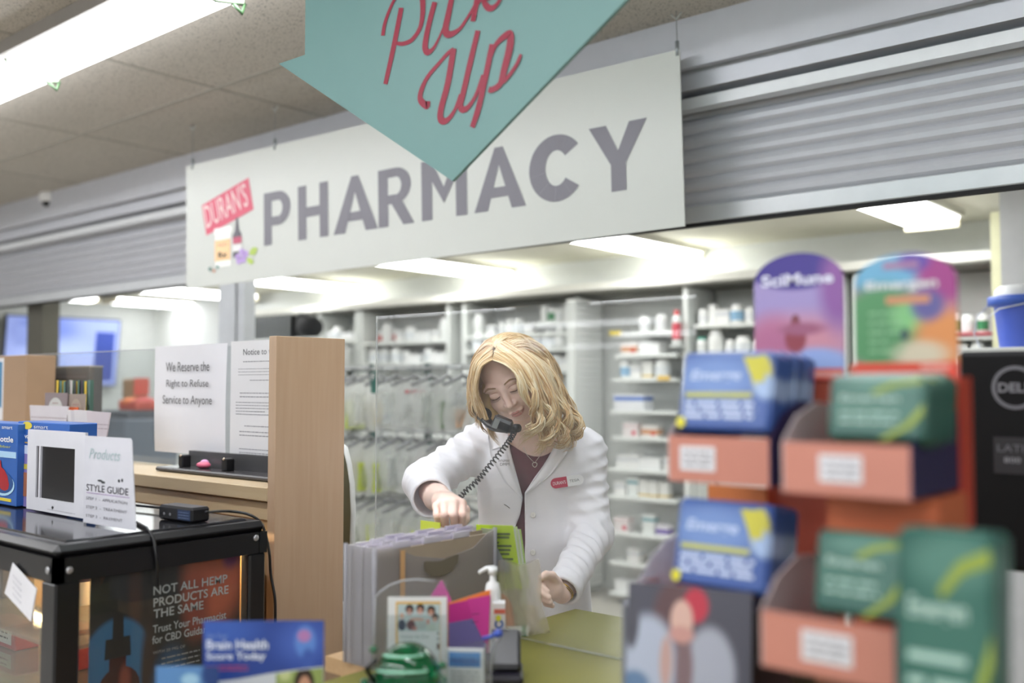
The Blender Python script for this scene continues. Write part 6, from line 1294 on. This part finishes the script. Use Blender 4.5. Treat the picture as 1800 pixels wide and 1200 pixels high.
# left hand: palm inward, fingers curled round the bag's neck
f.cap(wr_l, L(972, 1034, 2.40), .0225, .022, .012)
lk = [L(958, 1016, 2.375), L(953, 1026, 2.365), L(953, 1038, 2.365), L(957, 1049, 2.37)]
lm = [L(951, 1030, 2.345), L(951, 1041, 2.338), L(954, 1052, 2.338), L(960, 1060, 2.345)]
lt = [L(962, 1040, 2.335), L(964, 1050, 2.33), L(967, 1058, 2.33), L(971, 1064, 2.338)]
for i in range(4):
    f.cap(L(975 - i, 1030 + i * 5, 2.40), lk[i], .015, .0105, .010); r_ = (.0090, .0092, .0088, .0080)[i]; f.chain([lk[i], lm[i]], [r_ + .001, r_], .003); f.chain([lm[i], lt[i]], [r_, r_ - .0014], .0015)
f.chain([L(980, 1024, 2.40), L(970, 1012, 2.375), L(960, 1010, 2.355), L(951, 1015, 2.34)], [.013, .0115, .0098, .0082], .004)
Pv, Fq = f.mesh(); Pv = relax(Pv, Fq, 2); del f
skin = M('fad9cb', .46, var=.035, vs=35, sss=.06, bump=.03, bs=400)
body = np_mesh('body', Pv, Fq, [skin], person)
bvh = BVHTree.FromPolygons([Vector(v) for v in Pv], [tuple(int(i) for i in q) for q in Fq])
def onface(x, z, off=.0006):
    o = H(x, .20, z); h = bvh.ray_cast(o, -HF, .3)
    return (h[0] + HF * off) if h[0] is not None else H(x, .08, z)
# lips, brows, lashes
def patch(name, outline_top, outline_bot, mat, off, rows=4):
    n = len(outline_top); b = MB(); vs = []
    for i in range(n):
        for j in range(rows + 1):
            t_ = j / rows; x = outline_top[i][0] * (1 - t_) + outline_bot[i][0] * t_; z = outline_top[i][1] * (1 - t_) + outline_bot[i][1] * t_; vs.append(onface(x, z, off))
    b.add(vs, [(i * (rows + 1) + j, i * (rows + 1) + j + 1, (i + 1) * (rows + 1) + j + 1, (i + 1) * (rows + 1) + j) for i in range(n - 1) for j in range(rows)], mat, True); return b.build(name, person)
lipm = M('d4928a', .40, var=.04, vs=80, sss=.1)
ut = [(-.024, -.0665), (-.017, -.0625), (-.009, -.0592), (-.004, -.0585), (0, -.0598), (.004, -.0585), (.009, -.0592), (.017, -.0625), (.024, -.0665)]
patch('upper_lip', ut, [(x, -.0668 - .0006 * (1 - abs(x) / .024)) for x, z in ut], lipm, .0007)
patch('lower_lip', [(x, -.0680 - .0004 * (1 - abs(x) / .022)) for x in np.linspace(-.021, .021, 9)], [(x, -.0682 - .0105 * max(0, 1 - (x / .022) ** 2) ** .7) for x in np.linspace(-.021, .021, 9)], lipm, .0007)
for s_ in (-1, 1):
    b = MB(); pts = [onface(s_ * x, z, .0012) for x, z in ((.0145, -.0045), (.021, -.0075), (.030, -.0095), (.039, -.0080), (.0465, -.0045))]; b.tube(pts, [.0004, .0008, .0010, .0010, .0005], M('6a4c3c', .6), 6)
    for i in range(15):
        u = i / 14; x = .0165 + .029 * u; z = -.0058 - .0040 * math.sin(PI * u); p = onface(s_ * x, z, .0014); q = p + (HF * .0055 - HU * .0050 + HX * s_ * (.001 + .004 * u)) * HS; b.tube([p, (p + q) / 2 - HU * .0012, q], [.0003, .00025, .00015], M('54403a', .6), 4)
    b.build('eyelashes', person)
    b = MB()
    pts = [onface(s_ * x, z, .0006) for x, z in ((.015, .006), (.022, .0095), (.031, .0105), (.040, .0085), (.046, .004))]; b.tube(pts, [.0004, .0008, .0009, .0008, .0004], M('c49484', .6), 5); b.build('eyelid_crease', person)
    b = MB()
    for k_ in range(3):
        pts = [onface(s_ * x, z + k_ * .0013, .0010) for x, z in ((.013, .0205), (.022, .0240), (.033, .0262), (.042, .0238), (.050, .0180))]; b.tube(pts, [.0007, .0011, .0012, .0009, .0004], M('b4906a', .8, var=.15, vs=200), 5, flat=.6)
    b.build('eyebrow', person)
# --- shirt
g = Field((-.20, -.25, lo3[2]), (.20, .2, L(900, 740, 2.6).z), .005)
g.cap(L(905, 805, 2.71), L(985, 805, 2.71), .093, .093, .03); g.cap(L(920, 820, 2.72), L(925, 1080, 2.80), .094, .092, .03); g.cap(L(962, 820, 2.72), L(955, 1080, 2.80), .094, .088, .03)
Pv, Fq = g.mesh(); Pv = relax(Pv, Fq, 3); np_mesh('shirt', Pv, Fq, [M('5c1f30', .7, var=.08, vs=30, sheen=.3)], person)
# --- lab coat
g = Field((-.40, -.42, lo3[2]), (.28, .30, L(900, 715, 2.6).z), .0042)
def arm_wr(a, b, fr, amp, seed):
    d = np.array(b - a); d /= np.linalg.norm(d); o = np.array(a); sd = np.array([math.sin(seed * 3.1), math.cos(seed * 1.7), math.sin(seed * 5.3)])
    sd = sd - d * (sd @ d); sd /= np.linalg.norm(sd); s2 = np.cross(d, sd)
    def w(X, Y, Z, t):
        u = (X - o[0]) * d[0] + (Y - o[1]) * d[1] + (Z - o[2]) * d[2]; v = (X - o[0]) * sd[0] + (Y - o[1]) * sd[1] + (Z - o[2]) * sd[2]; q = (X - o[0]) * s2[0] + (Y - o[1]) * s2[1] + (Z - o[2]) * s2[2]
        return (amp * (1 - .75 * t ** 3) * (np.abs(np.sin(fr * u + 38 * v + seed)) ** 1.5 * .9 + .8 * np.abs(np.sin(fr * .63 * u - 45 * q + 2 * seed)) - .6 + .4 * np.sin(70 * q + 50 * v + seed))).astype(NL)
    return w
g.cap(L(900, 808, 2.70), L(988, 808, 2.70), .100, .100, .03)
tw = lambda X, Y, Z, t: (.0025 * np.sin(26 * Z + 20 * X) * np.sin(31 * X - 14 * Z) + .0018 * np.sin(60 * X + 25 * Z)).astype(NL)
g.cap(L(905, 820, 2.71), L(908, 950, 2.74), .106, .098, .03, wr=tw); g.cap(L(980, 820, 2.71), L(968, 940, 2.74), .106, .094, .03, wr=tw)
g.cap(L(908, 950, 2.74), L(885, 1130, 2.80), .098, .13, .04, wr=tw); g.cap(L(968, 940, 2.74), L(968, 1130, 2.80), .094, .125, .04, wr=tw)
g.cap(L(935, 765, 2.70), sh_r + Vector((.012, .0, -.004)), .050, .052, .03); g.cap(L(950, 768, 2.70), sh_l + Vector((-.010, 0, -.006)), .050, .052, .03)
g.cap(sh_r, el_r, .058, .054, .03, wr=arm_wr(sh_r, el_r, 85, .0075, 1)); g.cap(el_r, cu_r, .053, .051, .03, wr=arm_wr(el_r, cu_r, 120, .005, 2))
g.cap(sh_l, el_l, .058, .052, .03, wr=arm_wr(sh_l, el_l, 90, .0075, 3)); g.cap(el_l, cu_l, .053, .0455, .03, wr=arm_wr(el_l, cu_l, 110, .0070, 4))
# hollow cuffs: flat cut and bore
for a, b_, r_ in ((el_r, cu_r, .042), (el_l, cu_l, .034)):
    d = (b_ - a).normalized(); c0 = np.array(b_); dd = np.array(d); sl, X, Y, Z = g.sub(c0 - .10, c0 + .10)
    pl = ((X - c0[0]) * dd[0] + (Y - c0[1]) * dd[1] + (Z - c0[2]) * dd[2] - .012).astype(NL)
    rad = np.sqrt((X - c0[0]) ** 2 + (Y - c0[1]) ** 2 + (Z - c0[2]) ** 2)
    g.F[sl] = np.where(rad < .078, np.maximum(g.F[sl], pl), g.F[sl]); g.cap(b_ - d * .03, b_ + d * .06, r_, r_, .003, 's')
# front opening
def px_arr(X, Y, Z):
    Q = PM.to_3x3(); wx = Q[0][0] * X + Q[0][1] * Y + Q[0][2] * Z + PM.translation.x; wy = Q[1][0] * X + Q[1][1] * Y + Q[1][2] * Z + PM.translation.y; wz = Z + PM.translation.z - CAM.z
    dep = wx * FWD.x + wy * FWD.y + wz * FWD.z; r_ = wx * RGT.x + wy * RGT.y + wz * RGT.z; u_ = wx * UPV.x + wy * UPV.y + wz * UPV.z
    return 900 + FPX * r_ / dep, 600 - FPX * u_ / dep
sl, X, Y, Z = g.sub((-.2, -.3, lo3[2]), (.2, L(900, 800, 2.72).y, g.lo[2] + g.h * g.n[2]))
X, Y, Z = np.broadcast_arrays(X, Y, Z); qx, qy = px_arr(X, Y, Z)
opening = [(893, 740), (896, 790), (912, 850), (919, 876), (914, 905), (904, 930), (893, 1010), (880, 1140), (905, 1140), (921, 1010), (923, 950), (922, 866), (940, 838), (968, 800), (990, 762), (990, 735)]
def poly_sdf(px, py, poly):
    d = np.full(px.shape, 1e9); ins = np.zeros(px.shape, bool); n = len(poly)
    for i in range(n):
        (x0, y0), (x1, y1) = poly[i], poly[(i + 1) % n]; ex, ey = x1 - x0, y1 - y0; wx, wy = px - x0, py - y0
        t_ = np.clip((wx * ex + wy * ey) / (ex * ex + ey * ey), 0, 1); d = np.minimum(d, (wx - ex * t_) ** 2 + (wy - ey * t_) ** 2)
        c_ = ((y0 <= py) & (y1 > py)) | ((y1 <= py) & (y0 > py)); xi = x0 + (py - y0) / (ey if ey else 1e-9) * ex; ins ^= c_ & (px < xi)
    return np.where(ins, -np.sqrt(d), np.sqrt(d))
g.F[sl] = np.maximum(g.F[sl], (-poly_sdf(qx, qy, opening) * .0015).astype(NL))
Pv, Fq = g.mesh(); Pv = relax(Pv, Fq, 1)
coatm = M('f1f0f6', .75, var=.015, vs=20, bump=.05, bs=700, sheen=.15)
np_mesh('lab_coat', Pv, Fq, [coatm], person)
cb_ = BVHTree.FromPolygons([Vector(v) for v in Pv], [tuple(int(i) for i in q) for q in Fq])
def oncoat(px, py, off=.004, D0=2.62):
    d = (L(px, py, 1.0) - CL).normalized(); h = cb_.ray_cast(CL + d * 2.0, d, 1.2)
    return (h[0] - d * off) if h[0] is not None else L(px, py, D0)
def sheet_between(name, A_, B_, off, mat, n=14, m=5, lift=0., thick=.002, maxj=.012):
    def ev(pl, t_):
        k_ = t_ * (len(pl) - 1); i = min(int(k_), len(pl) - 2); fr_ = k_ - i; return (pl[i][0] * (1 - fr_) + pl[i + 1][0] * fr_, pl[i][1] * (1 - fr_) + pl[i + 1][1] * fr_)
    g_ = []
    for i in range(n + 1):
        a, c_ = ev(A_, i / n), ev(B_, i / n); row = []
        for j in range(m + 1):
            t_ = j / m; px, py = a[0] + (c_[0] - a[0]) * t_, a[1] + (c_[1] - a[1]) * t_; p = oncoat(px, py, off + lift * math.sin(PI * t_)); row.append((p - CL).length)
        g_.append([(a, c_), row])
    dm = np.array([r[1] for r in g_]); med = np.median(dm, axis=1, keepdims=True); dm = np.clip(dm, med - maxj, med + maxj)
    for _ in range(3): dm[1:-1] = (dm[:-2] + dm[1:-1] * 2 + dm[2:]) / 4
    vs = []; 
    for side in (0, 1):
        for i in range(n + 1):
            a, c_ = g_[i][0]
            for j in range(m + 1):
                t_ = j / m; d = (L(a[0] + (c_[0] - a[0]) * t_, a[1] + (c_[1] - a[1]) * t_, 1.0) - CL).normalized(); vs.append(CL + d * (dm[i, j] + side * thick))
    K = (n + 1) * (m + 1); fs = []
    for s_ in (0, 1):
        for i in range(n):
            for j in range(m): a = s_ * K + i * (m + 1) + j; q = (a, a + 1, a + m + 2, a + m + 1); fs.append(q if s_ else q[::-1])
    ed = [i * (m + 1) for i in range(n + 1)] + [n * (m + 1) + j for j in range(1, m + 1)] + [i * (m + 1) + m for i in range(n - 1, -1, -1)] + [j for j in range(m - 1, 0, -1)]
    for i in range(len(ed)): a, b2 = ed[i], ed[(i + 1) % len(ed)]; fs.append((a, b2, b2 + K, a + K))
    b = MB(); b.add(vs, fs, mat, True); return b.build(name, person)
sheet_between('lapel', [(985, 762), (966, 800), (942, 838), (923, 866)], [(1012, 768), (994, 800), (966, 836), (925, 868)], .0065, coatm, lift=.003)
sheet_between('lapel', [(893, 762), (897, 792), (912, 848), (919, 874)], [(858, 766), (862, 800), (886, 846), (917, 876)], .0065, coatm, lift=.003)
sheet_between('collar', [(968, 748), (985, 760), (992, 780)], [(1004, 742), (1016, 757), (1006, 790)], .012, coatm, lift=.003)
sheet_between('collar', [(905, 748), (893, 765), (892, 782)], [(872, 745), (858, 762), (864, 790)], .012, coatm, lift=.003)
def disc(name, px, py, r_, mat, off=.004, th=.0025, rx=None, extra=None):
    c = oncoat(px, py, off); b = MB(Matrix.Translation(c) @ Matrix.Rotation(PI / 2, 4, 'X')); b.lathe([(r_, -th), (r_, 0), (r_ * .85, th * .5)], mat, 18, sy=rx or 1)
    if extra: extra(b)
    return b.build(name, person)
def btn(b):
    for x, y in ((-.0016, -.0016), (.0016, .0016), (-.0016, .0016), (.0016, -.0016)): b.lathe([(.0007, .001), (.0007, .0016)], M('8c8a88', .6), 6, cx=x, cy=y)
disc('button', 937, 905, .0075, M('e6e4de', .35), extra=btn); disc('button', 937, 971, .0075, M('e6e4de', .35), extra=btn)
disc('round_pin', 964, 793, .0115, M('3f5c58', .4), .015, extra=lambda b: (b.lathe([(.0085, .001), (.0085, .0018)], M('7c9c94', .4), 16), b.add([(-.004, -.003, .0022), (.004, -.003, .0022), (0, .004, .0022)], [(0, 1, 2)], M('2f6a64', .4))))
b = MB(); q = [oncoat(886, 886, .002), oncoat(891, 889, .002), oncoat(896, 893, .002)]; b.tube(q, .0009, M('3a3840', .7), 5); b.build('buttonhole', person)
c = oncoat(887, 812, .014); b = MB(Matrix.Translation(c)); b.text('WNMW', -.017, .0, 0, M('5c5a62', .7, var=0), w=.030, h=.007); b.text('DMM', -.012, -.009, 0, M('5c5a62', .7, var=0), w=.024, h=.007); b.build('embroidery', person)
c = oncoat(997, 846, .010); bw, bh = .044, .0135; rot = math.radians(9)
nm = thing('name_tag_tmp', 'x', 'x', (0, 0, 0)); bpy.data.objects.remove(nm)
b = MB(Matrix.Translation(c) @ Matrix.Rotation(-rot, 4, 'Y'))
pill = [(bw * .69 + bh * math.cos(a), bh * math.sin(a)) for a in np.linspace(-PI / 2, PI / 2, 12)] + [(0, bh), (0, -bh)]
pl2 = [(-bw * .69 + bh * math.cos(a), bh * math.sin(a)) for a in np.linspace(PI / 2, 3 * PI / 2, 12)] + [(0, -bh), (0, bh)]
b.prism(pill, 0, .002, M('e6e6e8', .3)); b.prism(pl2, 0, .002, M('b8244a', .3))
b.text("DURAN'S", -.038, -.0045, -.0005, M('ecd0d8', .5, var=0), w=.034, h=.009, bold=.01); b.text('TESIA', .006, -.0035, -.0005, M('5c5c62', .5, var=0), w=.026, h=.007); b.build('name_badge', person)
# necklace
b = MB(); ch = [L(920, 786, 2.585), L(926, 799, 2.578), L(934, 808, 2.575), L(940, 813, 2.575), L(946, 805, 2.575), L(955, 793, 2.58), L(962, 780, 2.59)]
b.tube(ch, .0008, M('c8c0b4', .3, metal=.8), 5); c = L(940, 817, 2.572); b.tube([c + Vector((.006 * math.sin(a), 0, .006 * math.cos(a) + .002 * abs(math.sin(a)))) for a in np.linspace(0, 2 * PI, 13)], .0011, M('d0c8bc', .3, metal=.8), 5); b.build('necklace', person)
# bracelet
ax = (cu_l - wr_l).normalized(); c = wr_l + ax * .004; u = ax.cross(Vector((0, 0, 1))).normalized(); v = ax.cross(u)
b = MB(); gold = M('c8a030', .25, metal=.9)
for k_ in (0, .005): b.tube([c + ax * k_ + (u * math.cos(a) + v * math.sin(a)) * .0275 for a in np.linspace(0, 2 * PI, 29)], .0016, gold, 6)
b.ell(tuple(c + (-u * .2 - v).normalized() * .028 + Vector((0, -.006, .004))), (.004, .004, .004), gold); b.build('bracelet', person)
# --- hair
hm = [M(c_, .42, var=.10, vs=60, spec=.45, sheen=.1) for c_ in ('e6cba0', 'd8b888', 'efddba', 'c2996a')]
g = Field(tuple(HC - Vector((.16, .16, .17))), tuple(HC + Vector((.17, .16, .16))), .0036)
hell(g, (.022, -.022, .034), (.080, .080, .075), 0); hell(g, (0, -.050, -.03), (.080, .070, .085), .03)
hell(g, (0, .105, -.040), (.064, .085, .084), .010, 's')
g.chain([L(955, 640, 2.58), L(972, 700, 2.60), L(975, 745, 2.62)], [.026, .028, .018], .03); g.chain([L(955, 650, 2.52), L(962, 700, 2.52), L(965, 750, 2.55)], [.024, .024, .016], .03)
g.chain([L(860, 685, 2.50), L(862, 735, 2.53)], [.022, .022], .02); g.chain([L(845, 655, 2.54), L(840, 690, 2.56), L(848, 725, 2.58)], [.020, .018, .010], .02)
Pv, Fq = g.mesh(); Pv = relax(Pv, Fq, 3)
Hv = [tuple(p) for p in Pv]; b = MB(); b.add(Hv, [tuple(int(i) for i in q) for q in Fq], hm[1], True)
rr = random.Random(3)
def spline(pts, n):
    out = []; m_ = len(pts) - 1
    for i in range(n):
        u = i / (n - 1) * m_; k_ = min(int(u), m_ - 1); t_ = u - k_; p0, p1, p2, p3 = pts[max(k_ - 1, 0)], pts[k_], pts[k_ + 1], pts[min(k_ + 2, m_)]
        out.append(.5 * ((2 * p1) + (p2 - p0) * t_ + (2 * p0 - 5 * p1 + 4 * p2 - p3) * t_ ** 2 + (3 * p1 - p0 - 3 * p2 + p3) * t_ ** 3))
    return out
def lock(pts, r0, mi, wave=0., ph=0., cut=1.):
    q = spline(pts, 40)[:max(12, int(40 * cut))]; q = [q[int(round(i * (len(q) - 1) / 21))] for i in range(22)]; out = []
    for i, p in enumerate(q):
        t_ = i / 21; tg = (q[min(i + 1, 21)] - q[max(i - 1, 0)]).normalized(); sd = tg.cross(Vector((0, -1, 0))).normalized(); fw = Vector((0, -1, 0))
        am = wave * max(0, t_ - .2) ** 1.1; out.append(p + sd * am * math.sin(ph + t_ * 14) + fw * am * .9 * math.cos(ph + t_ * 14))
    rad = [r0 * (.45 + .9 * math.sin(PI * min(1, .12 + .95 * i / 21)) ** .6) * (1 if i < 18 else (22 - i) / 5) for i in range(22)]
    b.tube(out, rad, hm[mi], 5, flat=.6)
def bundle(G, N, r0=.0036, wave=.010, jit=.004):
    for i in range(N):
        u = rr.random() * (len(G) - 1); k_ = min(int(u), len(G) - 2); t_ = u - k_; n_ = min(len(G[k_]), len(G[k_ + 1]))
        A_, B_ = spline(G[k_], 6), spline(G[k_ + 1], 6); off = Vector((rr.gauss(0, jit), rr.gauss(0, jit), rr.gauss(0, jit)))
        nc = 4; tc_ = (math.floor(t_ * nc) + .5) / nc
        pts = []
        for q in range(6):
            c_ = (q / 5) ** 1.2 * .75; te = t_ * (1 - c_) + tc_ * c_; pts.append(A_[q] * (1 - te) + B_[q] * te + off * (.3 + .35 * q / 5))
        cl = k_ * nc + math.floor(t_ * nc)
        lock(pts, r0 * rr.uniform(.35, 1.0), rr.choice((0, 0, 1, 1, 2, 2, 3)), wave * rr.uniform(.5, 1.3), cl * 1.37 + rr.gauss(0, .16), (.84 + .12 * math.sin(cl * 2.3)) * rr.uniform(.93, 1.04))
def G_(*p): return [L(*q) for q in p]
gr = [G_((866, 633, 2.40), (889, 641, 2.38), (909, 665, 2.37), (928, 704, 2.37), (939, 742, 2.39), (922, 772, 2.40), (893, 792, 2.41)),
      G_((874, 608, 2.425), (908, 634, 2.39), (934, 678, 2.38), (950, 722, 2.40), (958, 755, 2.42), (948, 782, 2.43), (925, 798, 2.43)),
      G_((882, 601, 2.44), (930, 632, 2.42), (958, 684, 2.42), (975, 728, 2.44), (984, 758, 2.46), (972, 782, 2.47), (950, 795, 2.48)),
      G_((892, 595, 2.47), (948, 632, 2.46), (978, 686, 2.48), (998, 732, 2.50), (1006, 758, 2.52), (994, 778, 2.53), (972, 788, 2.54)),
      G_((905, 592, 2.51), (962, 636, 2.52), (990, 690, 2.54), (1012, 734, 2.57), (1018, 755, 2.58), (1004, 772, 2.60), (988, 780, 2.60))]
bundle(gr, 560, .0031, .027, .0035)
gl_ = [G_((866, 633, 2.40), (848, 643, 2.39), (839, 667, 2.405), (842, 700, 2.43), (853, 733, 2.45), (872, 765, 2.47), (893, 797, 2.48)),
       G_((865, 611, 2.43), (840, 634, 2.42), (831, 670, 2.44), (840, 712, 2.46), (852, 742, 2.48), (868, 768, 2.50), (886, 788, 2.51)),
       G_((866, 604, 2.45), (834, 634, 2.46), (825, 678, 2.49), (830, 716, 2.51), (840, 738, 2.53), (852, 757, 2.54)),
       G_((874, 597, 2.49), (838, 632, 2.51), (824, 676, 2.54), (824, 704, 2.56), (832, 730, 2.57), (838, 745, 2.58))]
bundle(gl_, 240, .0030, .009, .003)
top = [G_((870, 610, 2.43), (885, 597, 2.45), (912, 592, 2.50), (945, 606, 2.55), (975, 640, 2.58), (990, 690, 2.60)), G_((868, 608, 2.44), (880, 594, 2.48), (905, 588, 2.54), (940, 600, 2.59), (975, 640, 2.62), (995, 690, 2.63))]
bundle(top, 170, .0032, .006, .003)
bundle([G_((868, 608, 2.44), (852, 608, 2.46), (838, 628, 2.49), (829, 660, 2.52), (826, 700, 2.55)), G_((880, 597, 2.48), (858, 598, 2.50), (840, 618, 2.53), (829, 655, 2.56), (826, 700, 2.58)), G_((900, 591, 2.53), (868, 594, 2.56), (846, 614, 2.58), (834, 650, 2.60), (830, 695, 2.62))], 150, .0032, .004, .003)
bundle([G_((905, 591, 2.52), (942, 604, 2.57), (972, 640, 2.59), (992, 692, 2.61), (1014, 738, 2.63), (1006, 762, 2.64)), G_((905, 591, 2.55), (938, 602, 2.60), (966, 640, 2.62), (986, 695, 2.65), (1004, 745, 2.68), (998, 765, 2.68))], 170, .0032, .014, .004)
bb2 = BVHTree.FromPolygons([Vector(v) for v in Pv], [tuple(int(i) for i in q) for q in Fq])
def onb(px, py, off):
    d = (L(px, py, 1.0) - CL).normalized(); h = bb2.ray_cast(CL + d * 1.8, d, 1.3)
    return h[0] - d * off if h[0] is not None else None
fan = [((866, 628), (856, 608), (846, 610), (838, 624), (832, 645), (829, 665)), ((866, 624), (861, 606), (855, 598), (850, 597), (846, 600), (842, 606)), ((867, 622), (867, 603), (868, 597), (871, 593), (875, 590), (880, 588)), ((868, 622), (878, 601), (887, 594), (896, 590), (905, 588), (912, 588)),
       ((869, 622), (892, 601), (910, 596), (926, 595), (938, 598), (945, 602)), ((870, 622), (905, 604), (930, 604), (948, 612), (960, 625), (968, 640)), ((870, 625), (915, 610), (943, 620), (960, 637), (972, 660), (980, 685)), ((871, 630), (922, 620), (948, 640), (964, 665), (975, 690), (984, 712))]
for i in range(300):
    u = rr.random() * 7; k_ = min(int(u), 6); t_ = u - k_; jx, jy = rr.gauss(0, 1.5), rr.gauss(0, 1.2); off = .001 + rr.random() * .004; pts = []
    for q in range(6):
        p = onb(fan[k_][q][0] * (1 - t_) + fan[k_ + 1][q][0] * t_ + jx * q / 3, fan[k_][q][1] * (1 - t_) + fan[k_ + 1][q][1] * t_ + jy * q / 3, off)
        if p is not None: pts.append(p)
    if len(pts) > 3: lock(pts, .0026 * rr.uniform(.4, 1), rr.choice((0, 0, 1, 1, 2, 3)), .002, rr.random() * 6, rr.uniform(.85, 1))
for px0, dx in ((940, 1), (948, -1), (960, 1), (985, -1), (1000, 1)):      # loose curled ends
    for k_ in range(7):
        a0 = L(px0 + rr.uniform(-8, 8), 735 + rr.uniform(-8, 8), 2.40 + (px0 - 900) * .0014); pts = [a0 + Vector((dx * .006 * math.sin(i * 1.1) * i * .5, -.006 * math.cos(i * 1.3), -.012 * i + .0012 * i * i)) for i in range(7)]; lock(pts, .0026, rr.choice((0, 2, 1)), .006, rr.random() * 6)
b.build('hair', person)
# --- phone, held between ear and shoulder
ph = thing('telephone_handset', 'black corded telephone handset tucked under the jaw', 'telephone', tuple(P(892, 746, D=2.36)), YAW)
pk_ = M('17181c', .38); e0, e1 = P(850, 728, D=2.50), P(912, 752, D=2.37); dv = (e1 - e0).normalized(); out_ = (CAM - e1).normalized(); out_ = (out_ - dv * out_.dot(dv)).normalized(); dn = dv.cross(out_)
if dn.z > 0: dn = -dn
b = MB()
hp = [e0, e0 + dv * .03 + dn * .012 + out_ * .006, e0 * .5 + e1 * .5 + dn * .020 + out_ * .012, e1 - dv * .03 + dn * .012 + out_ * .008, e1]
b.tube(spline(hp, 14), [.013, .014, .014, .0135, .013, .013, .013, .013, .013, .0135, .014, .0145, .0145, .013], pk_, 12, flat=.75); b.build('handle', ph, True)
b = MB(); c = P(883, 745, D=2.335); R_ = Matrix.Translation(c) @ Matrix.Rotation(YAW, 4, 'Z') @ Matrix.Rotation(math.radians(22), 4, 'Y') @ Matrix.Rotation(.25, 4, 'X'); b.T = R_; b.box(-.024, .024, -.012, .022, -.016, .014, pk_, .006); b.box(-.021, -.008, -.0126, -.012, -.013, .011, M('8c9090', .2)); b.build('mouthpiece', ph, True)
b = MB(); b.T = Matrix.Translation(e0); b.ell((0, 0, 0), (.022, .022, .018), pk_); b.build('earpiece', ph, True)
cord = [P(905, 757, D=2.33), P(897, 772, D=2.31), P(880, 795, D=2.29), P(858, 822, D=2.27), P(836, 848, D=2.26), P(812, 870, D=2.25), P(800, 895, D=2.27), P(790, 960, D=2.3)]
ax_ = spline(cord, 240); b = MB(); hl_ = []
for i, p in enumerate(ax_):
    tg = (ax_[min(i + 1, 239)] - ax_[max(i - 1, 0)]).normalized(); s1 = tg.cross(Vector((0, 0, 1))).normalized(); s2 = tg.cross(s1); a = i / 240 * 2 * PI * 34; r_ = .0058 if i > 6 else .001; hl_.append(p + (s1 * math.cos(a) + s2 * math.sin(a)) * r_)
hs = []
for i in range(len(hl_) - 1):
    hs.append(hl_[i]); p = ax_[i] * .5 + ax_[i + 1] * .5; tg = (ax_[i + 1] - ax_[i]).normalized(); s1 = tg.cross(Vector((0, 0, 1))).normalized(); s2 = tg.cross(s1); a = (i + .5) / 240 * 2 * PI * 34; r_ = .0058 if i > 6 else .001; hs.append(p + (s1 * math.cos(a) + s2 * math.sin(a)) * r_)
b.tube(hs, .0017, pk_, 5); b.build('coiled_cord', ph, True)
